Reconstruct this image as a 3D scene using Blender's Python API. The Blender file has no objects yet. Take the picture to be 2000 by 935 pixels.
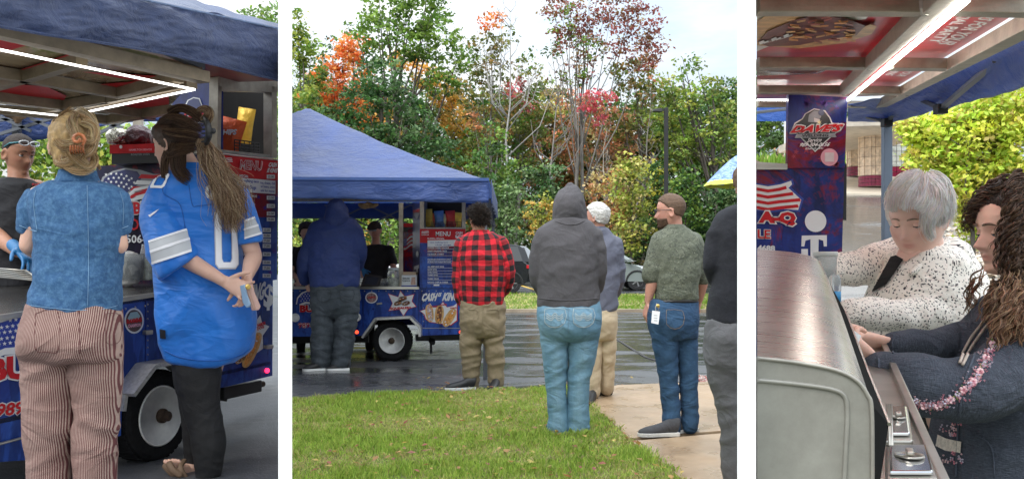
import bpy,bmesh,math,random
import numpy as np
from mathutils import Vector,Matrix,noise
# ------------------------------------------------------------------ camera, world, light
scene=bpy.context.scene
COL=scene.collection
FPX,HOR,CZ=1800.0,500.0,1.25
cam_data=bpy.data.cameras.new('camera')
cam=bpy.data.objects.new('camera',cam_data)
COL.objects.link(cam)
cam.location=(0,0,CZ)
cam.rotation_euler=(math.radians(90),0,0)
cam_data.sensor_width=36
cam_data.lens=36*FPX/2000
cam_data.shift_y=(HOR-467.5)/2000
cam_data.clip_start=0.05
cam_data.clip_end=800
scene.camera=cam
SUN_EL,SUN_AZ=math.radians(46),math.radians(215)
world=bpy.data.worlds.new('World')
scene.world=world
world.use_nodes=True
wn,wl=world.node_tree.nodes,world.node_tree.links
wn.clear()
w_out=wn.new('ShaderNodeOutputWorld')
w_bg=wn.new('ShaderNodeBackground')
w_bg.inputs['Strength'].default_value=0.1
sky=wn.new('ShaderNodeTexSky')
sky.sky_type='NISHITA'
sky.sun_disc=False
sky.sun_elevation=SUN_EL
sky.sun_rotation=SUN_AZ
tc=wn.new('ShaderNodeTexCoord')
mp=wn.new('ShaderNodeMapping')
mp.inputs['Scale'].default_value=(1.0,1.0,3.2)
nz=wn.new('ShaderNodeTexNoise')
nz.inputs['Scale'].default_value=3.1
nz.inputs['Detail'].default_value=7
nz.inputs['Roughness'].default_value=0.55
wl.new(tc.outputs['Generated'],mp.inputs['Vector'])
wl.new(mp.outputs['Vector'],nz.inputs['Vector'])
cr=wn.new('ShaderNodeValToRGB')
cr.color_ramp.elements[0].position=0.36
cr.color_ramp.elements[0].color=(0.55,0.66,0.79,1)
cr.color_ramp.elements[1].position=0.60
cr.color_ramp.elements[1].color=(0.95,0.965,0.96,1)
wl.new(nz.outputs['Fac'],cr.inputs['Fac'])
sp=wn.new('ShaderNodeSeparateXYZ')
wl.new(tc.outputs['Generated'],sp.inputs[0])
mr=wn.new('ShaderNodeMapRange')
mr.inputs['From Min'].default_value=0.0
mr.inputs['From Max'].default_value=1.0
mr.inputs['To Min'].default_value=4.7
mr.inputs['To Max'].default_value=34.0
wl.new(sp.outputs['Z'],mr.inputs['Value'])
vm=wn.new('ShaderNodeVectorMath')
vm.operation='SCALE'
wl.new(cr.outputs['Color'],vm.inputs[0])
wl.new(mr.outputs['Result'],vm.inputs['Scale'])
mx=wn.new('ShaderNodeMix')
mx.data_type='RGBA'
mx.inputs['Factor'].default_value=0.88
wl.new(sky.outputs['Color'],mx.inputs['A'])
wl.new(vm.outputs['Vector'],mx.inputs['B'])
wl.new(mx.outputs['Result'],w_bg.inputs['Color'])
wl.new(w_bg.outputs['Background'],w_out.inputs['Surface'])
sun_data=bpy.data.lights.new('sun','SUN')
sun_data.energy=1.4
sun_data.angle=math.radians(24)
sun_data.color=(1.0,0.965,0.91)
sun=bpy.data.objects.new('sun',sun_data)
COL.objects.link(sun)
sd=Vector((math.sin(SUN_AZ)*math.cos(SUN_EL),math.cos(SUN_AZ)*math.cos(SUN_EL),math.sin(SUN_EL)))
sun.rotation_euler=sd.to_track_quat('Z','Y').to_euler()
sun.location=(0,-5,12)
scene.view_settings.view_transform='Standard'
scene.view_settings.look='None'
scene.view_settings.exposure=0.50
scene.view_settings.gamma=1.0
scene.cycles.max_bounces=6
scene.cycles.transparent_max_bounces=8
# ------------------------------------------------------------------ materials
MATS={}
def lin(c):
 """0..255 display colour to linear"""
 return tuple(((v/255)/12.92 if v/255<=0.04045 else ((v/255+0.055)/1.055)**2.4)for v in c)
class NT:
 def __init__(s,name):
  s.m=bpy.data.materials.new(name)
  s.m.use_nodes=True
  s.t=s.m.node_tree
  s.n,s.l=s.t.nodes,s.t.links
  s.b=s.n['Principled BSDF']
 def node(s,typ,**kw):
  nd=s.n.new(typ)
  for k,v in kw.items():
   if k.startswith('i_'):
    nd.inputs[k[2:].replace('_',' ')].default_value=v
   else :
    setattr(nd,k,v)
  return nd
 def link(s,a,b):
  s.l.new(a,b)
 def coord(s,kind='Object',scale=(1,1,1),rot=(0,0,0)):
  if kind=='pat':
   a=s.node('ShaderNodeAttribute',attribute_name='pat')
   o=a.outputs['Vector']
  else :
   o=s.node('ShaderNodeTexCoord').outputs[kind]
  mpn=s.node('ShaderNodeMapping')
  mpn.inputs['Scale'].default_value=scale
  mpn.inputs['Rotation'].default_value=rot
  s.link(o,mpn.inputs['Vector'])
  return mpn.outputs['Vector']
 def noise(s,vec,scale=5,detail=4,rough=0.6,dist=0.0):
  nd=s.node('ShaderNodeTexNoise')
  nd.inputs['Scale'].default_value=scale
  nd.inputs['Detail'].default_value=detail
  nd.inputs['Roughness'].default_value=rough
  nd.inputs['Distortion'].default_value=dist
  s.link(vec,nd.inputs['Vector'])
  return nd.outputs['Fac']
 def ramp(s,fac,stops,interp='LINEAR'):
  nd=s.node('ShaderNodeValToRGB')
  e=nd.color_ramp.elements
  nd.color_ramp.interpolation=interp
  while len(e)<len(stops):
   e.new(0.5)
  for i,(p,c)in enumerate(stops):
   e[i].position=p
   e[i].color=tuple(c)+(1,)if hasattr(c,'__len__')else (c,c,c,1)
  s.link(fac,nd.inputs['Fac'])
  return nd.outputs['Color']
 def mix(s,fac,a,b,blend='MIX'):
  nd=s.node('ShaderNodeMix',data_type='RGBA',blend_type=blend)
  for src,key in ((fac,'Factor'),(a,'A'),(b,'B')):
   if hasattr(src,'is_linked')or isinstance(src,bpy.types.NodeSocket):
    s.link(src,nd.inputs[key])
   elif key=='Factor':
    nd.inputs[0].default_value=src
   else :
    nd.inputs[key].default_value=tuple(src)+(1,)
  return nd.outputs['Result']
 def math(s,op,a,b=0.0):
  nd=s.node('ShaderNodeMath',operation=op)
  for src,i in ((a,0),(b,1)):
   if isinstance(src,bpy.types.NodeSocket):
    s.link(src,nd.inputs[i])
   else :
    nd.inputs[i].default_value=src
  return nd.outputs[0]
 def wrinkle(s,space='Object',k=1.0,st=1.7):
  v=s.coord(space,(1,1,st)if space=='Object' else (1,1.8,1))
  a=s.math('ABSOLUTE',s.math('SUBTRACT',s.noise(v,4.6*k,2,.5,1.4),.5))
  b=s.math('ABSOLUTE',s.math('SUBTRACT',s.noise(v,12*k,3,.5,1.2),.5))
  return s.math('SUBTRACT',1.0,s.math('ADD',s.math('MULTIPLY',a,2.4),s.math('MULTIPLY',b,.6)))
 def color(s,c):
  if isinstance(c,bpy.types.NodeSocket):
   s.link(c,s.b.inputs['Base Color'])
  else :
   s.b.inputs['Base Color'].default_value=tuple(c)+(1,)
 def rough(s,c):
  if isinstance(c,bpy.types.NodeSocket):
   s.link(c,s.b.inputs['Roughness'])
  else :
   s.b.inputs['Roughness'].default_value=c
 def bump(s,h,strength=0.3,dist=0.01):
  nd=s.node('ShaderNodeBump')
  nd.inputs['Strength'].default_value=strength
  nd.inputs['Distance'].default_value=dist
  s.link(h,nd.inputs['Height'])
  s.link(nd.outputs['Normal'],s.b.inputs['Normal'])
def M(name,col=None,rough=0.6,metal=0.0,var=0.18,vscale=6,bump=0.0,bscale=60,bdist=0.004,spec=None,coat=0.0,alpha=None,trans=0.0,emit=None,emit_s=1.0,stretch=(1,1,1),ior=None,sheen=0.0,space='Object'):
 """get or make a simple procedural material: colour varied by noise, relief by noise"""
 if name in MATS:
  return MATS[name]
 t=NT(name)
 v=t.coord(space,stretch)
 col=col or (0.5,0.5,0.5)
 if var>0:
  f=t.noise(v,vscale,5,0.62)
  lo=tuple(c*(1-var)for c in col)
  hi=tuple(min(1,c*(1+var))for c in col)
  t.color(t.ramp(f,[(0.3,lo),(0.7,hi)]))
 else :
  t.color(col)
 t.rough(rough)
 t.b.inputs['Metallic'].default_value=metal
 if spec is not None:
  t.b.inputs['Specular IOR Level'].default_value=spec
 if coat:
  t.b.inputs['Coat Weight'].default_value=coat
  t.b.inputs['Coat Roughness'].default_value=0.05
 if trans:
  t.b.inputs['Transmission Weight'].default_value=trans
 if ior:
  t.b.inputs['IOR'].default_value=ior
 if alpha is not None:
  t.b.inputs['Alpha'].default_value=alpha
 if emit:
  t.b.inputs['Emission Color'].default_value=tuple(emit)+(1,)
  t.b.inputs['Emission Strength'].default_value=emit_s
 if sheen:
  t.b.inputs['Sheen Weight'].default_value=sheen
 if bump:
  t.bump(t.noise(v,bscale,4,0.6),bump,bdist)
 MATS[name]=t.m
 return t.m
 # ------------------------------------------------------------------ points and planes
def P(px,py,d):
 """a point at distance d (m) seen at photo pixel (px, py)"""
 return Vector(((px-1000)/FPX*d,d,CZ-(py-HOR)/FPX*d))
class Plane:
 """a flat surface through three points; pt() finds where a sight line meets it"""
 def __init__(s,a,b,c):
  s.o=Vector(a)
  s.n=(Vector(b)-s.o).cross(Vector(c)-s.o).normalized()
  if s.n.dot(Vector((0,0,CZ))-s.o)<0:
   s.n=-s.n
 def pt(s,px,py,off=0.0):
  r=Vector(((px-1000)/FPX,1,-(py-HOR)/FPX))
  o=Vector((0,0,CZ))
  t=(s.o+s.n*off-o).dot(s.n)/r.dot(s.n)
  return o+r*t
  # ------------------------------------------------------------------ object makers
def wloc(o):
 v=Vector((0,0,0))
 while o is not None:
  v=v+o.location
  o=o.parent
 return v
def tag(o,label=None,cat=None,group=None,kind=None):
 if label:o['label']=label
 if cat:o['category']=cat
 if group:o['group']=group
 if kind:o['kind']=kind
 return o
def thing(name,loc,label,cat,group=None):
 o=bpy.data.objects.new(name,None)
 o.empty_display_size=0.1
 COL.objects.link(o)
 o.location=loc
 return tag(o,label,cat,group)
def link_mesh(name,me,parent=None,loc=(0,0,0)):
 o=bpy.data.objects.new(name,me)
 COL.objects.link(o)
 o.location=loc
 if parent is not None:
  o.parent=parent
 return o
def mk(name,V,F,mat,parent=None,smooth=False,kind=None):
 """link a mesh given in world coordinates; its origin goes to the parent or to its own base"""
 V=np.array([tuple(v)for v in V],dtype=float)if not isinstance(V,np.ndarray)else V
 if parent is not None:
  org=np.array(wloc(parent))
 else :
  org=(V.min(0)+V.max(0))/2
  org[2]=V[:,2].min()
 me=bpy.data.meshes.new(name)
 me.from_pydata((V-org).tolist(),[],F)
 me.validate()
 if smooth:
  me.polygons.foreach_set('use_smooth',[True]*len(me.polygons))
 for m_ in (mat if isinstance(mat,(list,tuple))else [mat]):
  me.materials.append(m_)
 o=link_mesh(name,me,parent,(0,0,0)if parent is not None else org)
 if kind:
  o['kind']=kind
 return o
def quads_mesh(name,V,nper,mat,cols=None,parent=None,kind='stuff',smooth=False):
 """fast mesh of many separate polygons with nper corners each"""
 V=np.asarray(V,dtype=np.float32).reshape(-1,3)
 if parent is not None:
  org=np.array(wloc(parent))
 else :
  org=(V.min(0)+V.max(0))/2
  org[2]=V[:,2].min()
 n=len(V)
 me=bpy.data.meshes.new(name)
 me.vertices.add(n)
 me.vertices.foreach_set('co',(V-org).astype(np.float32).ravel())
 me.loops.add(n)
 me.loops.foreach_set('vertex_index',np.arange(n,dtype=np.int32))
 me.polygons.add(n//nper)
 me.polygons.foreach_set('loop_start',np.arange(0,n,nper,dtype=np.int32))
 me.polygons.foreach_set('loop_total',np.full(n//nper,nper,dtype=np.int32))
 me.update(calc_edges=True)
 if cols is not None:
  at=me.color_attributes.new('col','FLOAT_COLOR','POINT')
  c=np.ones((n,4),dtype=np.float32)
  c[:,:3]=np.repeat(np.asarray(cols,dtype=np.float32),nper,axis=0)
  at.data.foreach_set('color',c.ravel())
 me.materials.append(mat)
 o=link_mesh(name,me,parent,(0,0,0)if parent is not None else org)
 if kind:
  o['kind']=kind
 return o
class MB:
 """collects simple solids, then builds ONE mesh object"""
 def __init__(s):
  s.V,s.F=[],[]
 def add(s,V,F):
  b=len(s.V)
  s.V+=[tuple(v)for v in V]
  s.F+=[tuple(i+b for i in f)for f in F]
  return s
 def hexa(s,b4,t4):
  """eight corners: bottom four then top four, same winding"""
  return s.add(list(b4)+list(t4),[(3,2,1,0),(4,5,6,7),(0,1,5,4),(1,2,6,5),(2,3,7,6),(3,0,4,7)])
 def box(s,x0,x1,y0,y1,z0,z1):
  return s.hexa([(x0,y0,z0),(x1,y0,z0),(x1,y1,z0),(x0,y1,z0)],[(x0,y0,z1),(x1,y0,z1),(x1,y1,z1),(x0,y1,z1)])
 def beam(s,a,b,w,h,up=(0,0,1)):
  a,b=Vector(a),Vector(b)
  t=(b-a).normalized()
  side=t.cross(Vector(up))
  if side.length<1e-4:
   side=Vector((1,0,0))
  side.normalize()
  u=side.cross(t).normalized()
  c=[side*(-w/2)-u*(h/2),side*(w/2)-u*(h/2),side*(w/2)+u*(h/2),side*(-w/2)+u*(h/2)]
  return s.hexa([a+k for k in c],[b+k for k in c])
 def slab(s,pts,nvec,th):
  """extrude polygon backwards (against nvec) by th"""
  n=len(pts)
  nv=Vector(nvec).normalized()
  back=[Vector(p)-nv*th for p in pts]
  F=[tuple(range(n)),tuple(range(2*n-1,n-1,-1))]
  F+=[((i+1)%n,i,i+n,(i+1)%n+n)for i in range(n)]
  return s.add([Vector(p)for p in pts]+back,F)
 def tube(s,pts,rad,n=8,cap=True):
  pts=[Vector(p)for p in pts]
  if not hasattr(rad,'__len__'):
   rad=[rad]*len(pts)
  V,F=[],[]
  prev=None
  for i,p in enumerate(pts):
   t=(pts[min(i+1,len(pts)-1)]-pts[max(i-1,0)])
   t=t.normalized()if t.length>1e-9 else Vector((0,0,1))
   if prev is None:
    a=t.cross(Vector((0.13,1,0.07)))
    if a.length<1e-3:a=t.cross(Vector((1,0,0)))
   else :
    a=prev-t*prev.dot(t)
   a.normalize()
   prev=a
   b=t.cross(a)
   for k in range(n):
    th=2*math.pi*k/n
    V.append(p+(a*math.cos(th)+b*math.sin(th))*rad[i])
  for i in range(len(pts)-1):
   for k in range(n):
    k2=(k+1)%n
    F.append((i*n+k,i*n+k2,(i+1)*n+k2,(i+1)*n+k))
  if cap:
   F.append(tuple(range(n-1,-1,-1)))
   F.append(tuple((len(pts)-1)*n+k for k in range(n)))
  return s.add(V,F)
 def lathe(s,o,axis,prof,n=32):
  """profile [(r, h)] turned round axis through o"""
  o,ax=Vector(o),Vector(axis).normalized()
  a=ax.cross(Vector((0,0,1)))
  if a.length<1e-3:a=Vector((1,0,0))
  a.normalize()
  b=ax.cross(a)
  V,F=[],[]
  for r,h in prof:
   for k in range(n):
    th=2*math.pi*k/n
    V.append(o+ax*h+(a*math.cos(th)+b*math.sin(th))*r)
  for i in range(len(prof)-1):
   for k in range(n):
    k2=(k+1)%n
    F.append((i*n+k,i*n+k2,(i+1)*n+k2,(i+1)*n+k))
  F.append(tuple(range(n-1,-1,-1)))
  F.append(tuple((len(prof)-1)*n+k for k in range(n)))
  return s.add(V,F)
 def build(s,name,mat,parent=None,smooth=False,kind=None,bevel=0.0,seg=2,autosmooth=False):
  o=mk(name,s.V,s.F,mat,parent,smooth,kind)
  if bevel:
   bm=bmesh.new()
   bm.from_mesh(o.data)
   bmesh.ops.remove_doubles(bm,verts=bm.verts,dist=1e-5)
   bmesh.ops.bevel(bm,geom=[e for e in bm.edges if e.calc_face_angle(0)>0.5],offset=bevel,segments=seg,profile=0.6,affect='EDGES',clamp_overlap=True)
   bm.to_mesh(o.data)
   bm.free()
  return o
def grid_surface(name,fn,nu,nv,mat,parent=None,smooth=True,kind=None,thick=0.0):
 """fn(u, v) in 0..1 to a world point"""
 V=[fn(i/nu,j/nv)for j in range(nv+1)for i in range(nu+1)]
 F=[(j*(nu+1)+i,j*(nu+1)+i+1,(j+1)*(nu+1)+i+1,(j+1)*(nu+1)+i)for j in range(nv)for i in range(nu)]
 o=mk(name,V,F,mat,parent,smooth,kind)
 if thick:
  bm=bmesh.new()
  bm.from_mesh(o.data)
  bmesh.ops.solidify(bm,geom=bm.faces[:],thickness=thick)
  bm.to_mesh(o.data)
  bm.free()
  if smooth:
   o.data.polygons.foreach_set('use_smooth',[True]*len(o.data.polygons))
 return o
 # ------------------------------------------------------------------ flat print
def poly_print(name,plane,pts,mat,parent,off=0.004):
 V=[plane.pt(x,y,off)for x,y in pts]
 n=(V[1]-V[0]).cross(V[2]-V[0])
 f=tuple(range(len(V)))
 bm=bmesh.new()
 vs=[bm.verts.new(v)for v in V]
 bm.faces.new(vs)
 bm.normal_update()
 bmesh.ops.triangulate(bm,faces=bm.faces[:])
 idx={v:i for i,v in enumerate(bm.verts)}
 F=[tuple(idx[v]for v in fc.verts)for fc in bm.faces]
 V2=[v.co.copy()for v in bm.verts]
 bm.free()
 return mk(name,V2,F,mat,parent)
_txt={}
def text_geo(body,bold=0.0,shear=0.0):
 key=(body,bold,shear)
 if key in _txt:
  return _txt[key]
 cu=bpy.data.curves.new('t','FONT')
 cu.body=body
 cu.size=1
 cu.offset=bold
 cu.shear=shear
 cu.resolution_u=2
 cu.fill_mode='BOTH'
 ob=bpy.data.objects.new('t',cu)
 COL.objects.link(ob)
 dg=bpy.context.evaluated_depsgraph_get()
 me=bpy.data.meshes.new_from_object(ob.evaluated_get(dg))
 V=np.array([v.co[:2]for v in me.vertices])if len(me.vertices)else np.zeros((0,2))
 F=[tuple(p.vertices)for p in me.polygons]
 bpy.data.objects.remove(ob)
 bpy.data.curves.remove(cu)
 bpy.data.meshes.remove(me)
 lo,hi=V.min(0),V.max(0)
 V=(V-lo)/(hi-lo)
 _txt[key]=(V,F)
 return _txt[key]
def text_print(body,plane,bl,br,tl,mat,parent,off=0.006,bold=0.02,shear=0.0,name='lettering',arch=0.0):
 """lettering laid on a plane: bl, br, tl are the photo pixels of its bottom-left, bottom-right and top-left corners"""
 V,F=text_geo(body,bold,shear)
 W=[]
 for u,v in V:
  x=bl[0]+(br[0]-bl[0])*u+(tl[0]-bl[0])*v
  y=bl[1]+(br[1]-bl[1])*u+(tl[1]-bl[1])*v-arch*(1-(2*u-1)**2)
  W.append(plane.pt(x,y,off))
 return mk(name,W,F,mat,parent)
def star_pts(cx,cy,r,rot=0,n=5,inner=0.4,sx=1.0):
 return [(cx+sx*(r if k%2==0 else r*inner)*math.sin(rot+math.pi*k/n),cy-(r if k%2==0 else r*inner)*math.cos(rot+math.pi*k/n))for k in range(2*n)]
def ell_pts(cx,cy,rx,ry,n=28):
 return [(cx+rx*math.cos(2*math.pi*k/n),cy+ry*math.sin(2*math.pi*k/n))for k in range(n)]
 # ------------------------------------------------------------------ foliage
def leaf_mat(name='leaf'):
 if name in MATS:
  return MATS[name]
 t=NT(name)
 a=t.node('ShaderNodeAttribute',attribute_name='col')
 t.color(a.outputs['Color'])
 t.rough(0.5)
 tr=t.node('ShaderNodeBsdfTranslucent')
 t.link(a.outputs['Color'],tr.inputs['Color'])
 ms=t.node('ShaderNodeMixShader')
 ms.inputs[0].default_value=0.42
 t.link(t.b.outputs[0],ms.inputs[1])
 t.link(tr.outputs[0],ms.inputs[2])
 t.link(ms.outputs[0],t.n['Material Output'].inputs['Surface'])
 MATS[name]=t.m
 return t.m
def leaves(centers,size,rng,up=0.35,aspect=0.62,fold=True):
 """a diamond leaf at every centre, loosely facing up; returns (n*4, 3)"""
 n=len(centers)
 nrm=rng.normal(size=(n,3))
 nrm[:,2]=np.abs(nrm[:,2])+up
 nrm/=np.linalg.norm(nrm,axis=1)[:,None]
 a=np.cross(nrm,rng.normal(size=(n,3)))
 a/=np.linalg.norm(a,axis=1)[:,None]
 b=np.cross(nrm,a)
 s=size*rng.uniform(0.6,1.35,n)[:,None]
 tip=centers+a*s*0.5
 tail=centers-a*s*0.5
 off=nrm*s*0.07
 V=np.stack([tail,centers+b*s*aspect*0.5+off,tip,centers-b*s*aspect*0.5+off],axis=1)
 return V.reshape(-1,3)
GAIN=1.0
def pick_cols(pal,n,rng,w=None,jit=0.25):
 pal=np.array(pal)
 if w is not None:
  w=np.array(w,float)/np.sum(w)
 c=pal[rng.choice(len(pal),n,p=w)]
 return np.clip(c*GAIN*rng.uniform(1-jit,1+jit,(n,1))*rng.uniform(0.93,1.07,(n,3)),0.004,1)
def clump_cloud(blobs,nclump,per,spread,rng,shell=0.55):
 """leaf centres: clumps spread through ellipsoids [(cx,cy,cz,rx,ry,rz)], leaves round each clump"""
 vol=np.array([b[3]*b[4]*b[5]for b in blobs])**(2/3)
 k=rng.choice(len(blobs),nclump,p=vol/vol.sum())
 B=np.array(blobs)[k]
 d=rng.normal(size=(nclump,3))
 d/=np.linalg.norm(d,axis=1)[:,None]
 r=rng.uniform(shell**3,1,nclump)**(1/3)
 cc=B[:,:3]+d*r[:,None]*B[:,3:6]
 L=np.repeat(cc,per,axis=0)+rng.normal(size=(nclump*per,3))*spread*np.array([1,1,0.55])
 return cc,k,L
BARK=None
def tree(px,base,d,top,halfw,pal,w=None,leaf=0.16,dens=1.0,label='',name='tree',blobs=None,trunk_px=5,lean=0.0,group=None,seed=0,crown_from=0.25,bark=(0.10,0.085,0.07),limbs=9,spread=0.45,cat='tree',patch=None,flat=0.8):
 """a tree whose crown reaches photo row top and halfw pixels to each side, standing at distance d"""
 rng=np.random.default_rng(seed+11)
 rnd=random.Random(seed)
 m=d/FPX
 foot=P(px,HOR+CZ/d*FPX,d)
 foot.z=base
 topz=P(px,top,d).z
 H=topz-base
 root=thing(name,foot,label,cat,group)
 cx=foot.x
 if blobs is None:
  blobs=[]
  nb=7
  for i in range(nb):
   t=crown_from+(1-crown_from)*(i+0.5)/nb
   wd=halfw*m*math.sin(math.pi*min(0.92,max(0.16,(t-crown_from)/(1-crown_from)*0.75+0.2)))**0.7
   q=rnd.uniform(-0.3,0.3)
   rr=wd*rnd.uniform(0.55,0.8)
   blobs.append((cx+q*wd+lean*m*t,d+rnd.uniform(-0.3,0.3)*wd,base+H*t,rr,rr*flat,min(rr*0.8,H*0.16)))
 else :
  blobs=[(P(bx,by,d).x,d+bd,P(bx,by,d).z,brx*m,brx*m*flat,bry*m)for bx,by,brx,bry,bd in blobs]
 tw=MB()
 r0=trunk_px*m
 trunk_top=Vector((cx+lean*m,d,base+H*0.86))
 pts=[foot+(trunk_top-foot)*(k/7)+Vector((rnd.uniform(-1,1),rnd.uniform(-1,1),0))*r0*0.9*(k>0)for k in range(8)]
 tw.tube(pts,[r0*(1-0.82*k/7)for k in range(8)],7)
 tk=tw.build('trunk',M('bark %s'%(bark,),bark,0.9,var=0.35,vscale=9,bump=0.6,bscale=30,bdist=0.02,stretch=(1,1,0.25)),root,smooth=True)
 lb=MB()
 for k in range(limbs):
  b=blobs[k%len(blobs)]
  q=rnd.uniform(0.3,0.85)
  s=foot+(trunk_top-foot)*q
  e=Vector((b[0]+rnd.uniform(-.7,.7)*b[3],b[1]+rnd.uniform(-.5,.5)*b[4],b[2]+rnd.uniform(-.1,.8)*b[5]))
  if e.z<s.z+0.1:
   s=foot+(trunk_top-foot)*max(0.15,(e.z-base)/H*0.6)
  mid=s.lerp(e,0.5)+Vector((rnd.uniform(-.2,.2),rnd.uniform(-.2,.2),-0.08*(e-s).length))
  rr=r0*(1-0.8*q)*0.6
  lb.tube([s,s.lerp(mid,0.5),mid,mid.lerp(e,0.55),e],[rr,rr*0.8,rr*0.6,rr*0.4,rr*0.15],5)
  for j in range(3):
   s2=mid.lerp(e,rnd.uniform(0,0.8))
   e2=s2+Vector((rnd.uniform(-1,1),rnd.uniform(-1,1),rnd.uniform(0.1,1)))*b[3]*0.6
   lb.tube([s2,s2.lerp(e2,0.5)+Vector((0,0,0.05)),e2],[rr*0.35,rr*0.25,rr*0.08],4)
 lb.build('limb',tk.data.materials[0],root,smooth=True)
 area=sum(b[3]*b[5]for b in blobs)
 ncl=int(area*37*dens)+10
 per=12
 cc,k,L=clump_cloud(blobs,ncl,per,spread*0.42,rng)
 ccol=pick_cols(pal,ncl,rng,w,0.3)
 if patch is not None:
  for bx,by,br,pcol in patch:
   c0=P(bx,by,d)
   hit=((cc[:,0]-c0.x)**2+(cc[:,2]-c0.z)**2)<(br*m)**2
   ccol[hit]=pick_cols(pcol,int(hit.sum()),rng,None,0.2)
 cols=np.repeat(ccol,per,axis=0)*rng.uniform(0.7,1.3,(ncl*per,1))
 quads_mesh('crown',leaves(L,leaf,rng),4,leaf_mat(),cols,root,kind=None)
 return root
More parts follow.
